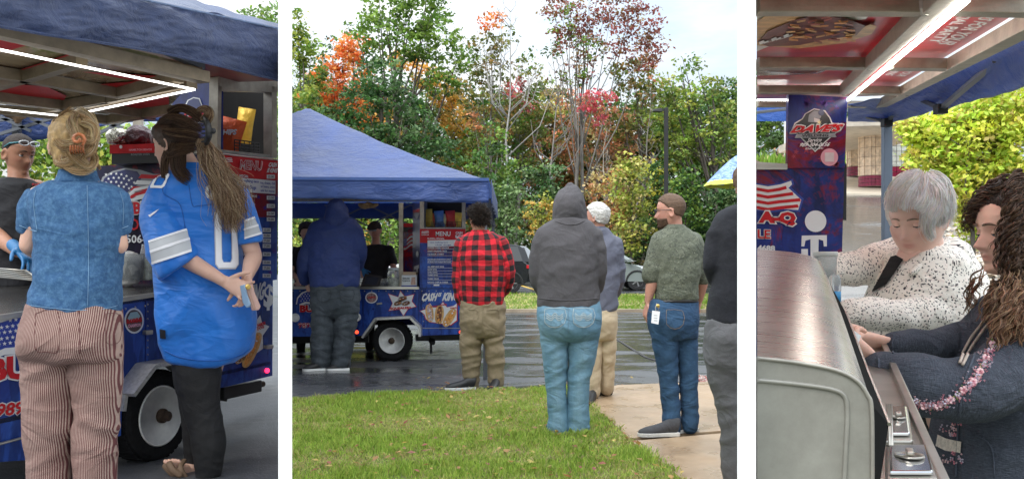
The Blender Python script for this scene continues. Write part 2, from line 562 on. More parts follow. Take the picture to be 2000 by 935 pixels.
 # ------------------------------------------------------------------ bodies and clothes
def catmull(A,sub):
 A=np.asarray(A,float)
 n=len(A)
 if n<3:
  return np.array([A[0]+(A[-1]-A[0])*k/sub for k in range(sub+1)])
 out=[]
 for i in range(n-1):
  p0,p1,p2,p3=A[max(i-1,0)],A[i],A[i+1],A[min(i+2,n-1)]
  for k in range(sub):
   t=k/sub
   out.append(0.5*((2*p1)+(-p0+p2)*t+(2*p0-5*p1+4*p2-p3)*t*t+(-p0+3*p1-3*p2+p3)*t**3))
 out.append(A[-1])
 return np.array(out)
class Shape:
 """soft solids laid out at distance d; build() fuses them into one continuous surface"""
 def __init__(s,d):
  s.d,s.m=d,d/FPX
  s.V,s.F,s.seg=[],[],[]
 def p(s,px,py,dd=0.0):
  q=P(px,py,s.d)
  r=P(px,py,s.d+dd)
  return np.array(r)
 def _rings(s,C,S,D,R1,R2,n,e,cap):
  b=len(s.V)
  m=len(C)
  th=np.arange(n)*2*math.pi/n
  ct,st=np.cos(th),np.sin(th)
  if e!=2:
   ct=np.sign(ct)*np.abs(ct)**(2/e)
   st=np.sign(st)*np.abs(st)**(2/e)
  T=np.gradient(C,axis=0)
  T/=np.linalg.norm(T,axis=1)[:,None]+1e-9
  rows=[]
  if cap=='round':
   q=[(-1,0.97,0.25),(-0.8,0.6,0),(-0.45,0.88,0)]
   hd=[(C[0]-T[0]*min(R1[0],R2[0])*a,S[0],D[0],R1[0]*w,R2[0]*w)for a,w in ((0.97,0.25),(0.8,0.6),(0.45,0.89))]
   tl=[(C[-1]+T[-1]*min(R1[-1],R2[-1])*a,S[-1],D[-1],R1[-1]*w,R2[-1]*w)for a,w in ((0.45,0.89),(0.8,0.6),(0.97,0.25))]
  else :
   hd,tl=[],[]
  allr=hd+[(C[i],S[i],D[i],R1[i],R2[i])for i in range(m)]+tl
  for c,sv,dv,r1,r2 in allr:
   for k in range(n):
    s.V.append(c+sv*ct[k]*r1+dv*st[k]*r2)
  mm=len(allr)
  for i in range(mm-1):
   for k in range(n):
    k2=(k+1)%n
    s.F.append((b+i*n+k,b+i*n+k2,b+(i+1)*n+k2,b+(i+1)*n+k))
  s.F.append(tuple(b+k for k in range(n-1,-1,-1)))
  s.F.append(tuple(b+(mm-1)*n+k for k in range(n)))
  L=np.concatenate([[0],np.cumsum(np.linalg.norm(np.diff(C,axis=0),axis=1))])
  s.seg.append((C,S,D,T,L,R1,R2))
 def rows(s,rws,n=28,e=2.35,sub=4,cap='flat'):
  """[(py, left px, right px, half thickness m, depth shift)] horizontal slices"""
  A=catmull([(r[0],r[1],r[2],r[3],r[4]if len(r)>4 else 0)for r in rws],sub)
  C=np.array([s.p((a[1]+a[2])/2,a[0],0)for a in A])
  C[:,1]+=A[:,4]
  R1=(A[:,2]-A[:,1])/2*s.m
  R2=A[:,3]
  k=len(A)
  s._rings(C,np.tile([1.,0,0],(k,1)),np.tile([0,1.,0],(k,1)),R1,R2,n,e,cap)
  return s
 def limb(s,pts,ratio=1.0,n=16,sub=4,cap='round',e=2.0,hint=None):
  """[(px, py, depth shift, radius px)] a tapering limb"""
  Q=np.array([list(s.p(a[0],a[1],a[2]))+[a[3]*s.m]for a in pts])
  return s.limb3(Q[:,:3],Q[:,3],ratio,n,sub,cap,e,hint)
 def limb3(s,C,R,ratio=1.0,n=16,sub=4,cap='round',e=2.0,hint=None):
  A=catmull(np.concatenate([np.asarray(C,float),np.asarray(R,float)[:,None]],axis=1),sub)
  C,R=A[:,:3],np.maximum(A[:,3],0.001)
  T=np.gradient(C,axis=0)
  T/=np.linalg.norm(T,axis=1)[:,None]+1e-9
  if hint is None:
   S=np.cross(T,np.tile([0.,1,0],(len(C),1)))
   bad=np.linalg.norm(S,axis=1)<0.25
   S[bad]=np.cross(T[bad],np.tile([0.,0,1],(bad.sum(),1)))
   S=-S if S[0][0]<0 else S
  else :
   h=np.tile(np.asarray(hint,float),(len(C),1))
   S=h-T*(h*T).sum(1)[:,None]
  S/=np.linalg.norm(S,axis=1)[:,None]+1e-9
  D=np.cross(T,S)
  s._rings(C,S,D,R,R*ratio,n,e,cap)
  return s
 def raw(s,V,F):
  b=len(s.V)
  s.V+=[np.array(v)for v in V]
  s.F+=[tuple(i+b for i in f)for f in F]
  return s
 def build(s,name,mat,parent=None,voxel=0.008,smooth=4,folds=(),seed=0,pat=True,remesh=True,post=None,pskip=0):
  org=np.array(wloc(parent))if parent is not None else np.array(s.V).mean(0)
  me=bpy.data.meshes.new('tmp')
  me.from_pydata([tuple(np.array(v)-org)for v in s.V],[],s.F)
  if remesh:
   ob=bpy.data.objects.new('tmp',me)
   COL.objects.link(ob)
   md=ob.modifiers.new('r','REMESH')
   md.mode='VOXEL'
   md.voxel_size=voxel
   if smooth:
    ms=ob.modifiers.new('s','SMOOTH')
    ms.factor=0.6
    ms.iterations=smooth
   dg=bpy.context.evaluated_depsgraph_get()
   me2=bpy.data.meshes.new_from_object(ob.evaluated_get(dg))
   bpy.data.objects.remove(ob)
   bpy.data.meshes.remove(me)
   me=me2
  me.name=name
  n=len(me.vertices)
  co=np.empty(n*3,dtype=np.float32)
  me.vertices.foreach_get('co',co)
  co=co.reshape(-1,3).astype(float)
  W=co+org
  if folds:
   nm=np.empty(n*3,dtype=np.float32)
   me.vertices.foreach_get('normal',nm)
   nm=nm.reshape(-1,3)
   disp=np.zeros(n)
   for f in folds:
    amp,sc=f[0],np.array(f[1],float)
    ang=f[2]if len(f)>2 else 0.0
    msk=f[3]if len(f)>3 else None
    X=W.copy()
    if ang:
     ca,sa=math.cos(ang),math.sin(ang)
     X=np.stack([X[:,0]*ca+X[:,2]*sa,X[:,1],-X[:,0]*sa+X[:,2]*ca],axis=1)
    X=X*sc+seed*3.7
    v=np.array([1-2.2*abs(noise.noise(Vector(x)))for x in X])
    if msk is not None:
     g=np.zeros(n)
     pxx=W[:,0]/W[:,1]*FPX+1000
     pyy=HOR-(W[:,2]-CZ)/W[:,1]*FPX
     for(mx_,my_,mr_)in msk:
      g=np.maximum(g,np.exp(-((pxx-mx_)**2+(pyy-my_)**2)/(mr_*mr_)))
     v=v*g
    disp+=v*amp
   co+=nm*disp[:,None]
  if post is not None:
   co=post(co+org)-org
  me.vertices.foreach_set('co',co.astype(np.float32).ravel())
  if pat and s.seg:
   best=np.full(n,1e9)
   u=np.zeros(n)
   vv=np.zeros(n)
   si=np.zeros(n)
   for j,(C,S,D,T,L,R1,R2)in enumerate(s.seg[pskip:]):
    for lo in range(0,n,20000):
     X=W[lo:lo+20000]
     df=X[:,None,:]-C[None]
     a=(df*S[None]).sum(2)
     b=(df*D[None]).sum(2)
     t=(df*T[None]).sum(2)
     q=np.sqrt((a/R1)**2+(b/R2)**2+(t/np.maximum(R1,0.02))**2*1.5)
     i=q.argmin(1)
     r=np.arange(len(X))
     qq=q[r,i]
     ok=qq<best[lo:lo+20000]
     th=np.arctan2(a[r,i]/R1[i],-b[r,i]/R2[i]*np.sign(-D[i][:,1]+1e-9)*-1)
     uu=th*np.median(R1+R2)/2
     ix=np.where(ok)[0]
     u[lo+ix]=uu[ix]
     vv[lo+ix]=(L[i]+t[r,i])[ix]
     si[lo+ix]=j
     best[lo+ix]=qq[ix]
   at=me.attributes.new('pat','FLOAT_VECTOR','POINT')
   at.data.foreach_set('vector',np.stack([u,vv,si],axis=1).astype(np.float32).ravel())
  me.materials.clear()
  me.materials.append(mat)
  me.polygons.foreach_set('use_smooth',[True]*len(me.polygons))
  o=link_mesh(name,me,parent,(0,0,0)if parent is not None else org)
  return o
  # ------------------------------------------------------------------ heads
def interp(z,tab):
 xs,ys=zip(*sorted(tab))
 return np.interp(z,xs,ys)
HF=[(-.118,.050),(-.112,.072),(-.10,.083),(-.085,.080),(-.07,.082),(-.05,.086),(-.03,.087),(0,.084),(.025,.088),(.05,.084),(.075,.071),(.095,.052),(.108,.028),(.115,0)]
HB=[(-.118,.0),(-.112,.005),(-.10,.02),(-.08,.045),(-.06,.062),(-.03,.080),(0,.095),(.025,.101),(.05,.099),(.075,.086),(.095,.064),(.108,.035),(.115,0)]
HW=[(-.118,.012),(-.112,.026),(-.10,.040),(-.08,.052),(-.06,.061),(-.03,.069),(0,.074),(.025,.077),(.05,.075),(.075,.064),(.095,.047),(.108,.026),(.115,0.001)]
def head_points(nu=72,nv=64,mask=None,thick=0.0,jaw=1.0,nose=1.0,female=False,fat=1.0):
 """local head: x right, -y forward, z up, eyes at z=0; mask(a, z) lifts the surface by thick (hair)"""
 tt=np.linspace(0,1,nv)
 zs=-0.118+0.233*(0.5-0.5*np.cos(np.pi*tt))
 V=[]
 for z in zs:
  f,b,w=interp(z,HF),interp(z,HB),interp(z,HW)
  if z<-0.02:
   w*=1+(jaw-1)*min(1,(-0.02-z)/0.06)
   w*=fat
  a=np.arange(nu)*2*math.pi/nu
  a=a-0.45*np.sin(a)
  e=2.25
  sx,sy=np.sin(a),np.cos(a)
  x=np.sign(sx)*np.abs(sx)**(2/e)*w
  yf=np.sign(sy)*np.abs(sy)**(2/e)
  y=-np.where(yf>0,yf*f,yf*b)
  front=np.clip(yf,0,1)
  if True:
   g=lambda cx,cz,s1,s2:np.exp(-((x-cx)/s1)**2-((z-cz)/s2)**2)
   dy=np.zeros(nu)
   if -0.055<z<0.02:
    k=np.clip((0.016-z)/0.052,0,1)if z>-0.036 else np.clip(1-(-0.036-z)/0.014,0,1)
    wd=0.0075+0.0045*np.clip((0.01-z)/0.045,0,1)
    dy+=nose*0.031*k**1.15*np.exp(-(x/wd)**2)
   dy+=nose*0.009*(g(.0135,-.041,.007,.009)+g(-.0135,-.041,.007,.009))
   dy-=0.012*(g(.031,.0,.016,.012)+g(-.031,.0,.016,.012))
   dy+=0.0045*(g(.028,.021,.02,.008)+g(-.028,.021,.02,.008))*(0.6 if female else 1)
   dy+=0.005*(g(.044,-.028,.018,.018)+g(-.044,-.028,.018,.018))
   dy+=0.0085*g(0,-.0612,.018,.0056)+0.0095*g(0,-.0742,.015,.006)
   dy-=0.008*g(0,-.0675,.024,.0026)
   dy-=0.004*g(0,-.083,.018,.005)
   dy+=0.007*g(0,-.101,.016,.011)
   y=y-dy*front
  if mask is not None:
   ang=np.abs(np.arctan2(x,-y))
   mk_=mask(ang,z,x)
   nrm=np.stack([x/max(w,.01),y/max(b,.01)*np.ones(nu)],1)
   nl=np.linalg.norm(nrm,axis=1)+1e-6
   zz=np.clip((z-0.03)/0.085,-0.2,1)
   hor_=math.sqrt(max(0.0,1-zz*zz))
   lift=thick*mk_-0.006*(1-mk_)
   x=x+nrm[:,0]/nl*lift*hor_
   y=y+nrm[:,1]/nl*lift*hor_
   zo=z+lift*zz
  else :
   zo=np.full(nu,z)
  V.append(np.stack([x,y,zo],1))
 V=np.array(V).reshape(-1,3)
 F=[]
 for j in range(nv-1):
  for k in range(nu):
   k2=(k+1)%nu
   F.append((j*nu+k,j*nu+k2,(j+1)*nu+k2,(j+1)*nu+k))
 F.append(tuple(range(nu-1,-1,-1)))
 F.append(tuple((nv-1)*nu+k for k in range(nu)))
 return V,F
def head_frame(pos,yaw=0,pitch=0,roll=0,s=1.0):
 """yaw 0 faces the camera, + turns to the photo's right; pitch + looks down; pos = head centre at eye level"""
 R=Matrix.Rotation(math.radians(yaw),4,'Z')@Matrix.Rotation(math.radians(roll),4,'Y')@Matrix.Rotation(math.radians(pitch),4,'X')
 return Matrix.Translation(pos)@R@Matrix.Scale(s,4)
def xf(Mx,V):
 A=np.array(Mx)
 return np.asarray(V)@A[:3,:3].T+A[:3,3]
def ear_pts(side):
 V,F=[],[]
 n,m=14,8
 for i in range(n):
  a=2*math.pi*i/n
  for j in range(m):
   b=2*math.pi*j/m
   r=1+0.32*math.cos(b)
   y=0.017*r*math.cos(a)
   z=0.027*r*math.sin(a)*(1.0 if math.sin(a)>0 else 1.1)
   x=0.006*math.sin(b)+0.006*math.cos(a)
   V.append((side*(0.077+x+0.004),0.012+y-0.004*math.sin(a),-0.012+z))
 for i in range(n):
  for j in range(m):
   F.append((i*m+j,((i+1)%n)*m+j,((i+1)%n)*m+(j+1)%m,i*m+(j+1)%m))
 b=len(V)
 V+=[(side*0.0765,0.012,-0.012)]+[(side*0.0785,0.012+0.014*math.cos(2*math.pi*k/n),-0.012+0.024*math.sin(2*math.pi*k/n))for k in range(n)]
 V+=[(side*0.07,0.012,-0.012)]
 F+=[(b,b+1+k,b+1+(k+1)%n)for k in range(n)]+[(b+n+1,b+1+(k+1)%n,b+1+k)for k in range(n)]
 return V,F
def skin_mat(name,col,blush=0.25,rough=0.5):
 key='skin '+name
 if key in MATS:
  return MATS[key]
 t=NT(key)
 v=t.coord('Object')
 a=t.node('ShaderNodeAttribute',attribute_name='lip')
 base=t.ramp(t.noise(v,9,5,0.6),[(0.3,tuple(c*k for c,k in zip(col,(0.9,0.84,0.82)))),(0.7,tuple(min(1,c*k)for c,k in zip(col,(1.06,1.05,1.04))))])
 spots=t.noise(v,160,3,0.7)
 base=t.mix(t.math('MULTIPLY',t.math('GREATER_THAN',spots,0.64),0.18),base,tuple(c*k for c,k in zip(col,(0.75,0.6,0.55))))
 t.color(t.mix(a.outputs['Fac'],base,(col[0]*0.66,col[1]*0.28,col[2]*0.30)))
 t.rough(rough)
 t.b.inputs['Subsurface Weight'].default_value=0.12
 t.b.inputs['Subsurface Radius'].default_value=(0.6,0.25,0.12)
 t.b.inputs['Subsurface Scale'].default_value=0.02
 t.bump(t.noise(v,260,3,0.6),0.25,0.0012)
 MATS[key]=t.m
 return t.m
def put_head(shape,fr,nu=72,nv=64,ears=True,**kw):
 V,F=head_points(nu,nv,**kw)
 shape.raw(xf(fr,V),F)
 if ears:
  for sd_ in (-1,1):
   V,F=ear_pts(sd_)
   shape.raw(xf(fr,V),F)
def lip_attr(o,fr,red=0.8,cheeks=0.3):
 me=o.data
 n=len(me.vertices)
 co=np.empty(n*3,dtype=np.float32)
 me.vertices.foreach_get('co',co)
 W=co.reshape(-1,3)+np.array(wloc(o))
 L=xf(fr.inverted(),W)
 v=red*np.exp(-(L[:,0]/.021)**4-((L[:,2]+.0675)/.0095)**4)*(L[:,1]<-0.06)
 v+=cheeks*(np.exp(-((np.abs(L[:,0])-.046)/.022)**2-((L[:,2]+.032)/.02)**2)*(L[:,1]<-0.02)+0.7*np.exp(-(L[:,0]/.014)**2-((L[:,2]+.038)/.013)**2)*(L[:,1]<-0.08))
 at=me.attributes.new('lip','FLOAT','POINT')
 at.data.foreach_set('value',np.clip(v,0,1).astype(np.float32))
def face_parts(root,fr,skin,brow=(0.12,0.08,0.05),iris=(0.12,0.2,0.25),lid=0.6,brow_th=0.0042,lash=True):
 """eyes with lids, brows"""
 for sd_ in (-1,1):
  c=Vector((sd_*.0315,-.0655,-.001))
  w=fr@c
  s=fr.to_scale()[0]
  R=fr.to_3x3().normalized()
  def ball(r,name,mat,keep=None,n=20,off=Vector((0,0,0))):
   V,F=[],[]
   for i in range(n+1):
    for j in range(n+1):
     th,ph=math.pi*i/n,math.pi*(j/n-0.5)
     q=Vector((math.sin(th)*math.sin(ph),-math.sin(th)*math.cos(ph),math.cos(th)))
     V.append(fr@(c+off+q*r))
   for i in range(n):
    for j in range(n):
     q=(math.pi*(i+.5)/n,math.pi*((j+.5)/n-0.5))
     if keep is None or keep(*q):
      F.append((i*(n+1)+j,(i+1)*(n+1)+j,(i+1)*(n+1)+j+1,i*(n+1)+j+1))
   return mk(name,V,F,mat,root,smooth=True)
  ey=ball(.0125,'eye',M('eye white',(0.72,0.66,0.62),0.15,var=0.05))
  V=[fr@(c+Vector((0,-.0131,-.0015)))]+[fr@(c+Vector((.0055*math.cos(k*math.pi/8),-.0118,-.0015+.0055*math.sin(k*math.pi/8))))for k in range(16)]
  ir=mk('iris',[Vector(v)for v in V],[(0,k%16+1,(k+1)%16+1)for k in range(16)],M('iris %s'%(iris,),iris,0.1,var=0.3,vscale=300),root)
  cut=math.radians(60+55*lid)
  ball(.0142,'eyelid',skin,keep=lambda th,ph:th<cut-0.25*abs(ph)**2*0.4)
  ball(.0139,'eyelid',skin,keep=lambda th,ph:th>math.radians(128))
  if lash:
   pts=[]
   for k in range(9):
    ph=math.radians(-58+116*k/8)
    th=cut-0.25*abs(ph)**2*0.4
    q=Vector((math.sin(th)*math.sin(ph),-math.sin(th)*math.cos(ph),math.cos(th)))
    pts.append(fr@(c+q*.0148))
   MB().tube(pts,[.0006*s]+[.0013*s]*7+[.0006*s],5).build('eyelashes',M('lash',(0.02,0.015,0.012),0.7,var=0),root,smooth=True)
  pts=[]
  for k in range(7):
   t=k/6
   x=sd_*(.012+.036*t)
   z=.0175+.008*math.sin(math.pi*(0.2+0.75*t))
   pts.append(fr@Vector((x,-(.0945-5.5*(abs(x))**2*1.6),z)))
  MB().tube(pts,[s*brow_th*q for q in (.6,1,1,.95,.8,.55,.2)],6).build('eyebrow',M('brow %s'%(brow,),brow,0.8,var=0.4,vscale=200),root,smooth=True)
  # ------------------------------------------------------------------ hands
def hand(shape,wrist,dirv,normal,size=1.0,thumb=1,curl=0.4,spread=0.12,curls=None,thumb_in=0.0,lens=None):
 """palm, four unequal fingers and a thumb on the side; normal = where the palm faces; thumb = +1/-1 side"""
 x=Vector(dirv).normalized()
 nv=Vector(normal)
 nv=(nv-x*nv.dot(x)).normalized()
 sv=nv.cross(x).normalized()*thumb
 w=Vector(wrist)
 z=size
 shape.limb3([w-x*.03*z,w+x*.01*z,w+x*.045*z,w+x*.08*z,w+x*.095*z],[.026*z,.029*z,.037*z,.041*z,.037*z],ratio=0.38,hint=sv,e=2.5)
 curls=curls or [curl]*4
 lens=lens or [.072,.080,.075,.058]
 for i in range(4):
  off=(.030-i*.0205)*z
  b=w+x*(.088-.004*abs(i-1))*z+sv*off
  d_=(x+sv*spread*(1.3-i)).normalized()
  L=lens[i]*z
  pts=[b-d_*.012*z,b]
  a=0
  for seg_,fr_ in enumerate((.45,.30,.25)):
   a+=curls[i]*(0.9,1.1,0.8)[seg_]
   dd=d_*math.cos(a)+nv*math.sin(a)
   pts.append(pts[-1]+dd*L*fr_)
  r=(.0088-.0006*(i==3)-.0004*(i==0))*z
  shape.limb3(pts,[r*1.05,r*1.05,r,r*.92,r*.74],n=10,sub=3)
 b=w+x*.022*z+sv*.026*z
 td=(x*.62+sv*(.62-thumb_in*.7)+nv*(.3+thumb_in*.5)).normalized()
 p1=b+td*.038*z
 td2=(td+x*.45-sv*thumb_in*.5).normalized()
 p2=p1+td2*.030*z
 shape.limb3([b-td*.01*z,b,p1,p2,p2+td2*.024*z],[.014*z,.0145*z,.0105*z,.0098*z,.0075*z],n=10,sub=3)
 return shape
 # ------------------------------------------------------------------ hair
def strands(name,paths,mat,parent,r0=0.0012,r1=0.0004,sides=3,cols=None):
 """many tapered locks in one mesh; paths = list of arrays (k, 3), all the same length"""
 A=np.asarray(paths,float)
 n,k=A.shape[:2]
 T=np.gradient(A,axis=1)
 T/=np.linalg.norm(T,axis=2)[:,:,None]+1e-9
 U=np.cross(T,np.tile([0.2,0.9,0.35],(n,k,1)))
 U/=np.linalg.norm(U,axis=2)[:,:,None]+1e-9
 Wv=np.cross(T,U)
 r=np.linspace(1,0,k)[None,:]**0.6
 rr=(r1+(np.asarray(r0).reshape(-1,1)-r1)*r)[...,None]
 rings=[]
 for q in range(sides):
  a=2*math.pi*q/sides
  rings.append(A+(U*math.cos(a)+Wv*math.sin(a))*rr)
 V=np.stack(rings,axis=2)
 V=V.reshape(-1,3)
 idx=np.arange(n*k*sides).reshape(n,k,sides)
 a=idx[:,:-1,:]
 b=idx[:,1:,:]
 F=np.stack([a,np.roll(a,-1,axis=2),np.roll(b,-1,axis=2),b],axis=3).reshape(-1,4)
 org=np.array(wloc(parent))if parent is not None else V.mean(0)
 me=bpy.data.meshes.new(name)
 me.vertices.add(len(V))
 me.vertices.foreach_set('co',(V-org).astype(np.float32).ravel())
 me.loops.add(F.size)
 me.loops.foreach_set('vertex_index',F.astype(np.int32).ravel())
 me.polygons.add(len(F))
 me.polygons.foreach_set('loop_start',np.arange(0,F.size,4,dtype=np.int32))
 me.polygons.foreach_set('loop_total',np.full(len(F),4,dtype=np.int32))
 me.polygons.foreach_set('use_smooth',[True]*len(F))
 me.update(calc_edges=True)
 if cols is not None:
  c=np.ones((len(V),4),dtype=np.float32)
  c[:,:3]=np.repeat(np.asarray(cols,np.float32),k*sides,axis=0)
  at=me.color_attributes.new('col','FLOAT_COLOR','POINT')
  at.data.foreach_set('color',c.ravel())
 me.materials.append(mat)
 return link_mesh(name,me,parent)
def hair_mat(name='strand hair',rough=0.42):
 if name in MATS:
  return MATS[name]
 t=NT(name)
 a=t.node('ShaderNodeAttribute',attribute_name='col')
 t.color(a.outputs['Color'])
 t.rough(rough)
 t.b.inputs['Specular IOR Level'].default_value=0.6
 tr=t.node('ShaderNodeBsdfTranslucent')
 t.link(a.outputs['Color'],tr.inputs['Color'])
 ms=t.node('ShaderNodeMixShader')
 ms.inputs[0].default_value=0.4
 t.link(t.b.outputs[0],ms.inputs[1])
 t.link(tr.outputs[0],ms.inputs[2])
 t.link(ms.outputs[0],t.n['Material Output'].inputs['Surface'])
 MATS[name]=t.m
 return t.m
def cap_hair(root,fr,mask,thick,mat,disp=0.004,dsc=60,name='hair',stretch=(1,1,1),seed=0,nu=90,nv=80):
 """close-cropped or combed hair: the scalp lifted where hair grows"""
 V,F=head_points(nu,nv,mask=mask,thick=thick)
 A=[]
 for v in V:
  q=Vector((v[0]*stretch[0],v[1]*stretch[1],v[2]*stretch[2]))*dsc
  nn=noise.noise(q+Vector((seed,seed,seed)))+0.5*noise.noise(q*2.3)
  A.append(v+v/(np.linalg.norm(v)+1e-6)*nn*disp)
 A=np.array(A)
 mk_=mask(np.abs(np.arctan2(A[:,0],-A[:,1])),A[:,2],A[:,0])
 F=[q for q in F if max(mk_[i]for i in q)>.02]
 return mk(name,xf(fr,A),F,mat,root,smooth=True)
def scalp_spikes(root,fr,mask,n,length,cols,rng,r=0.0008,bend=0.5,down=0.0,name='hair',curl=0.0,lift=0.006,k=5,sweep=None):
 """short separate hairs all over the hair region"""
 V,F=head_points(120,110)
 ang=np.abs(np.arctan2(V[:,0],-V[:,1]))
 m=np.array([mask(np.array([a]),z,np.array([x]))[0]for a,z,x in zip(ang,V[:,2],V[:,0])])
 ok=np.where(m>0.5)[0]
 w=np.clip(np.sqrt(V[ok,0]**2+V[ok,1]**2),0.01,1)
 ii=rng.choice(ok,n,p=w/w.sum())
 p=V[ii]+rng.normal(size=(n,3))*0.0025
 nr=p-np.array([0,0.01,0.0])
 nr/=np.linalg.norm(nr,axis=1)[:,None]
 L=length*rng.uniform(0.6,1.2,n)
 t=np.linspace(0,1,k)
 d=nr+rng.normal(size=(n,3))*bend*0.5
 if sweep is not None:
  d=d+np.array(sweep)[None]
 g=np.zeros((n,3))
 g[:,2]=-down
 A=p[:,None,:]+nr[:,None,:]*lift*t[None,:,None]+d[:,None,:]*(L[:,None]*t[None])[...,None]+g[:,None,:]*(L[:,None]*t[None]**2)[...,None]
 if curl:
  ph=rng.uniform(0,6.28,n)[:,None]+t[None]*rng.uniform(6,12,n)[:,None]
  e1=np.cross(nr,[0,0,1.0])
  e1/=np.linalg.norm(e1,axis=1)[:,None]+1e-6
  e2=np.cross(nr,e1)
  A+=(e1[:,None]*np.cos(ph)[...,None]+e2[:,None]*np.sin(ph)[...,None])*curl
 A=xf(fr,A.reshape(-1,3)).reshape(n,k,3)
 c=pick_cols(cols,n,rng)
 return strands(name,A,hair_mat(),root,r0=r,r1=r*0.3,cols=c)
 # ------------------------------------------------------------------ ground
def G2(px,py,z=0.0):
 """ground point of the middle view"""
 d=(CZ-z)*FPX/(py-HOR)
 return P(px,py,d)
def sheet(name,pts,mat,sub=0,thick=0.0):
 V=[tuple(p)for p in pts]
 n=len(V)
 F=[tuple(range(n))]
 if thick:
  V+=[(x,y,z-thick)for x,y,z in V]
  F+=[tuple(range(2*n-1,n-1,-1))]+[((i+1)%n,i,i+n,(i+1)%n+n)for i in range(n)]
 o=mk(name,V,F,mat)
 o['kind']='structure'
 return o
def wet_asphalt(name,base=(0.045,0.046,0.05),wet=0.55,grit=260):
 t=NT(name)
 v=t.coord('Object')
 big=t.noise(t.coord('Object',(0.55,1.3,1)),1.1,6,0.62,0.6)
 mid=t.noise(v,14,5,0.7)
 vo=t.node('ShaderNodeTexVoronoi')
 vo.inputs['Scale'].default_value=grit
 t.link(v,vo.inputs['Vector'])
 fine=vo.outputs['Distance']
 chips=t.ramp(t.noise(v,grit*1.3,2,0.8),[(0.55,base),(0.72,tuple(c*3.4 for c in base))])
 c=t.mix(t.ramp(mid,[(0.35,0.0),(0.75,0.5)]),chips,tuple(c*0.55 for c in base))
 wetm=t.ramp(big,[(wet-0.1,1.0),(wet+0.12,0.0)])
 dry=t.mix(0.5,c,tuple(k*2.4 for k in base))
 t.color(t.mix(wetm,dry,c))
 r=t.mix(wetm,(0.42,)*3,(0.07,)*3)
 t.rough(t.math('ADD',r,t.math('MULTIPLY',mid,0.14)))
 t.b.inputs['Specular IOR Level'].default_value=0.6
 h=t.mix(wetm,fine,(0.5,)*3)
 t.bump(t.math('ADD',t.math('MULTIPLY',h,0.8),t.math('MULTIPLY',mid,0.5)),0.32,0.008)
 return t.m
m_asph=wet_asphalt('wet asphalt')
m_asph1=wet_asphalt('coarse asphalt',(0.045,0.047,0.052),0.36,95)
BIG=260
o=sheet('ground',[(-BIG,-60,-0.06),(BIG,-60,-0.06),(BIG,420,-0.06),(-BIG,420,-0.06)],M('earth',(0.07,0.075,0.04),0.95,vscale=0.6,var=0.4))
sheet('road',[(-12,3.2,0),(14,3.2,0),(26,58,0),(-26,58,0)],m_asph)
lawn_px=[(560,778),(700,772),(860,764),(1000,760),(1080,757),(1152,762),(1150,786),(1190,822),(1228,857),(1285,897),(1335,935),(1395,985),(1450,1040),(500,1040),(520,880)]
lawn_pts=[G2(x,y,0.02)for x,y in lawn_px]
t=NT('lawn soil')
v=t.coord('Object')
t.color(t.mix(t.ramp(t.noise(v,2.2,5,0.6),[(0.4,0.0),(0.62,1.0)]),(0.13,0.18,0.035),(0.22,0.18,0.08)))
t.rough(0.95)
t.bump(t.noise(v,40,5,0.7),0.8,0.03)
m_soil=t.m
sheet('lawn',lawn_pts,m_soil,thick=0.05)
def in_poly(x,y,poly):
 c=np.zeros(len(x),bool)
 n=len(poly)
 for i in range(n):
  x1,y1=poly[i][:2]
  x2,y2=poly[(i+1)%n][:2]
  k=((y1>y)!=(y2>y))&(x<(x2-x1)*(y-y1)/(y2-y1+1e-12)+x1)
  c^=k
 return c
def grass(name,poly,n,h,w,z,label,seed=3,pal=None,patch=2.0,cut_px=None,wild=0.5):
 rng=np.random.default_rng(seed)
 xs,ys=[p[0]for p in poly],[p[1]for p in poly]
 X=rng.uniform(min(xs),max(xs),n*3)
 Y=rng.uniform(min(ys),max(ys),n*3)
 k=in_poly(X+rng.normal(size=len(X))*.022,Y+rng.normal(size=len(X))*.022+.03*np.sin(X*9),poly)
 if cut_px:
  pxs=X/Y*FPX+1000
  k&=pxs>cut_px
 X,Y=X[k][:n],Y[k][:n]
 n=len(X)
 q=np.array([noise.noise(Vector((x*patch*.6,y*patch,1.7)))+0.5*noise.noise(Vector((x*patch*2.3,y*patch*3.1,5)))for x,y in zip(X,Y)])
 tall=np.array([noise.noise(Vector((x*7,y*7,9.1)))for x,y in zip(X,Y)])
 dry=np.clip(0.42+q*1.5,0,1)
 az=rng.uniform(0,2*math.pi,n)
 hh=h*rng.uniform(0.45,1.25,n)*(1.0+0.9*tall)*(1-0.45*dry)
 bend=rng.uniform(0.2,1.0,n)*hh*(wild+0.6*dry)
 wv=np.stack([np.cos(az),np.sin(az),np.zeros(n)],1)*w*rng.uniform(0.6,1.3,n)[:,None]
 bv=np.stack([-np.sin(az+rng.normal(size=n)*.6),np.cos(az),np.zeros(n)],1)*bend[:,None]
 B=np.stack([X,Y,np.full(n,z)],1)
 up=np.array([0,0,1.0])
 mid=B+bv*0.3+up*hh[:,None]*0.6
 tip=B+bv+up*hh[:,None]
 V=np.stack([B-wv*.5,B+wv*.5,mid+wv*.4,tip,mid-wv*.4],1).reshape(-1,3)
 pal=pal or [(0.38,0.53,0.09),(0.48,0.64,0.12),(0.60,0.70,0.17),(0.26,0.40,0.06)]
 c1=pick_cols(pal,n,rng)
 c2=pick_cols([(0.70,0.62,0.28),(0.62,0.50,0.26),(0.55,0.56,0.2)],n,rng)
 f=(rng.uniform(size=n)<dry*0.55)[:,None]
 o=quads_mesh(name,V,5,leaf_mat('grass blade'),np.where(f,c2,c1))
 tag(o,label,'grass',kind='stuff')
 return o
grass('grass',lawn_pts,84000,0.042,0.0055,0.02,'green lawn with dry yellow patches in front of the wet driveway',cut_px=566)
rng=np.random.default_rng(44)
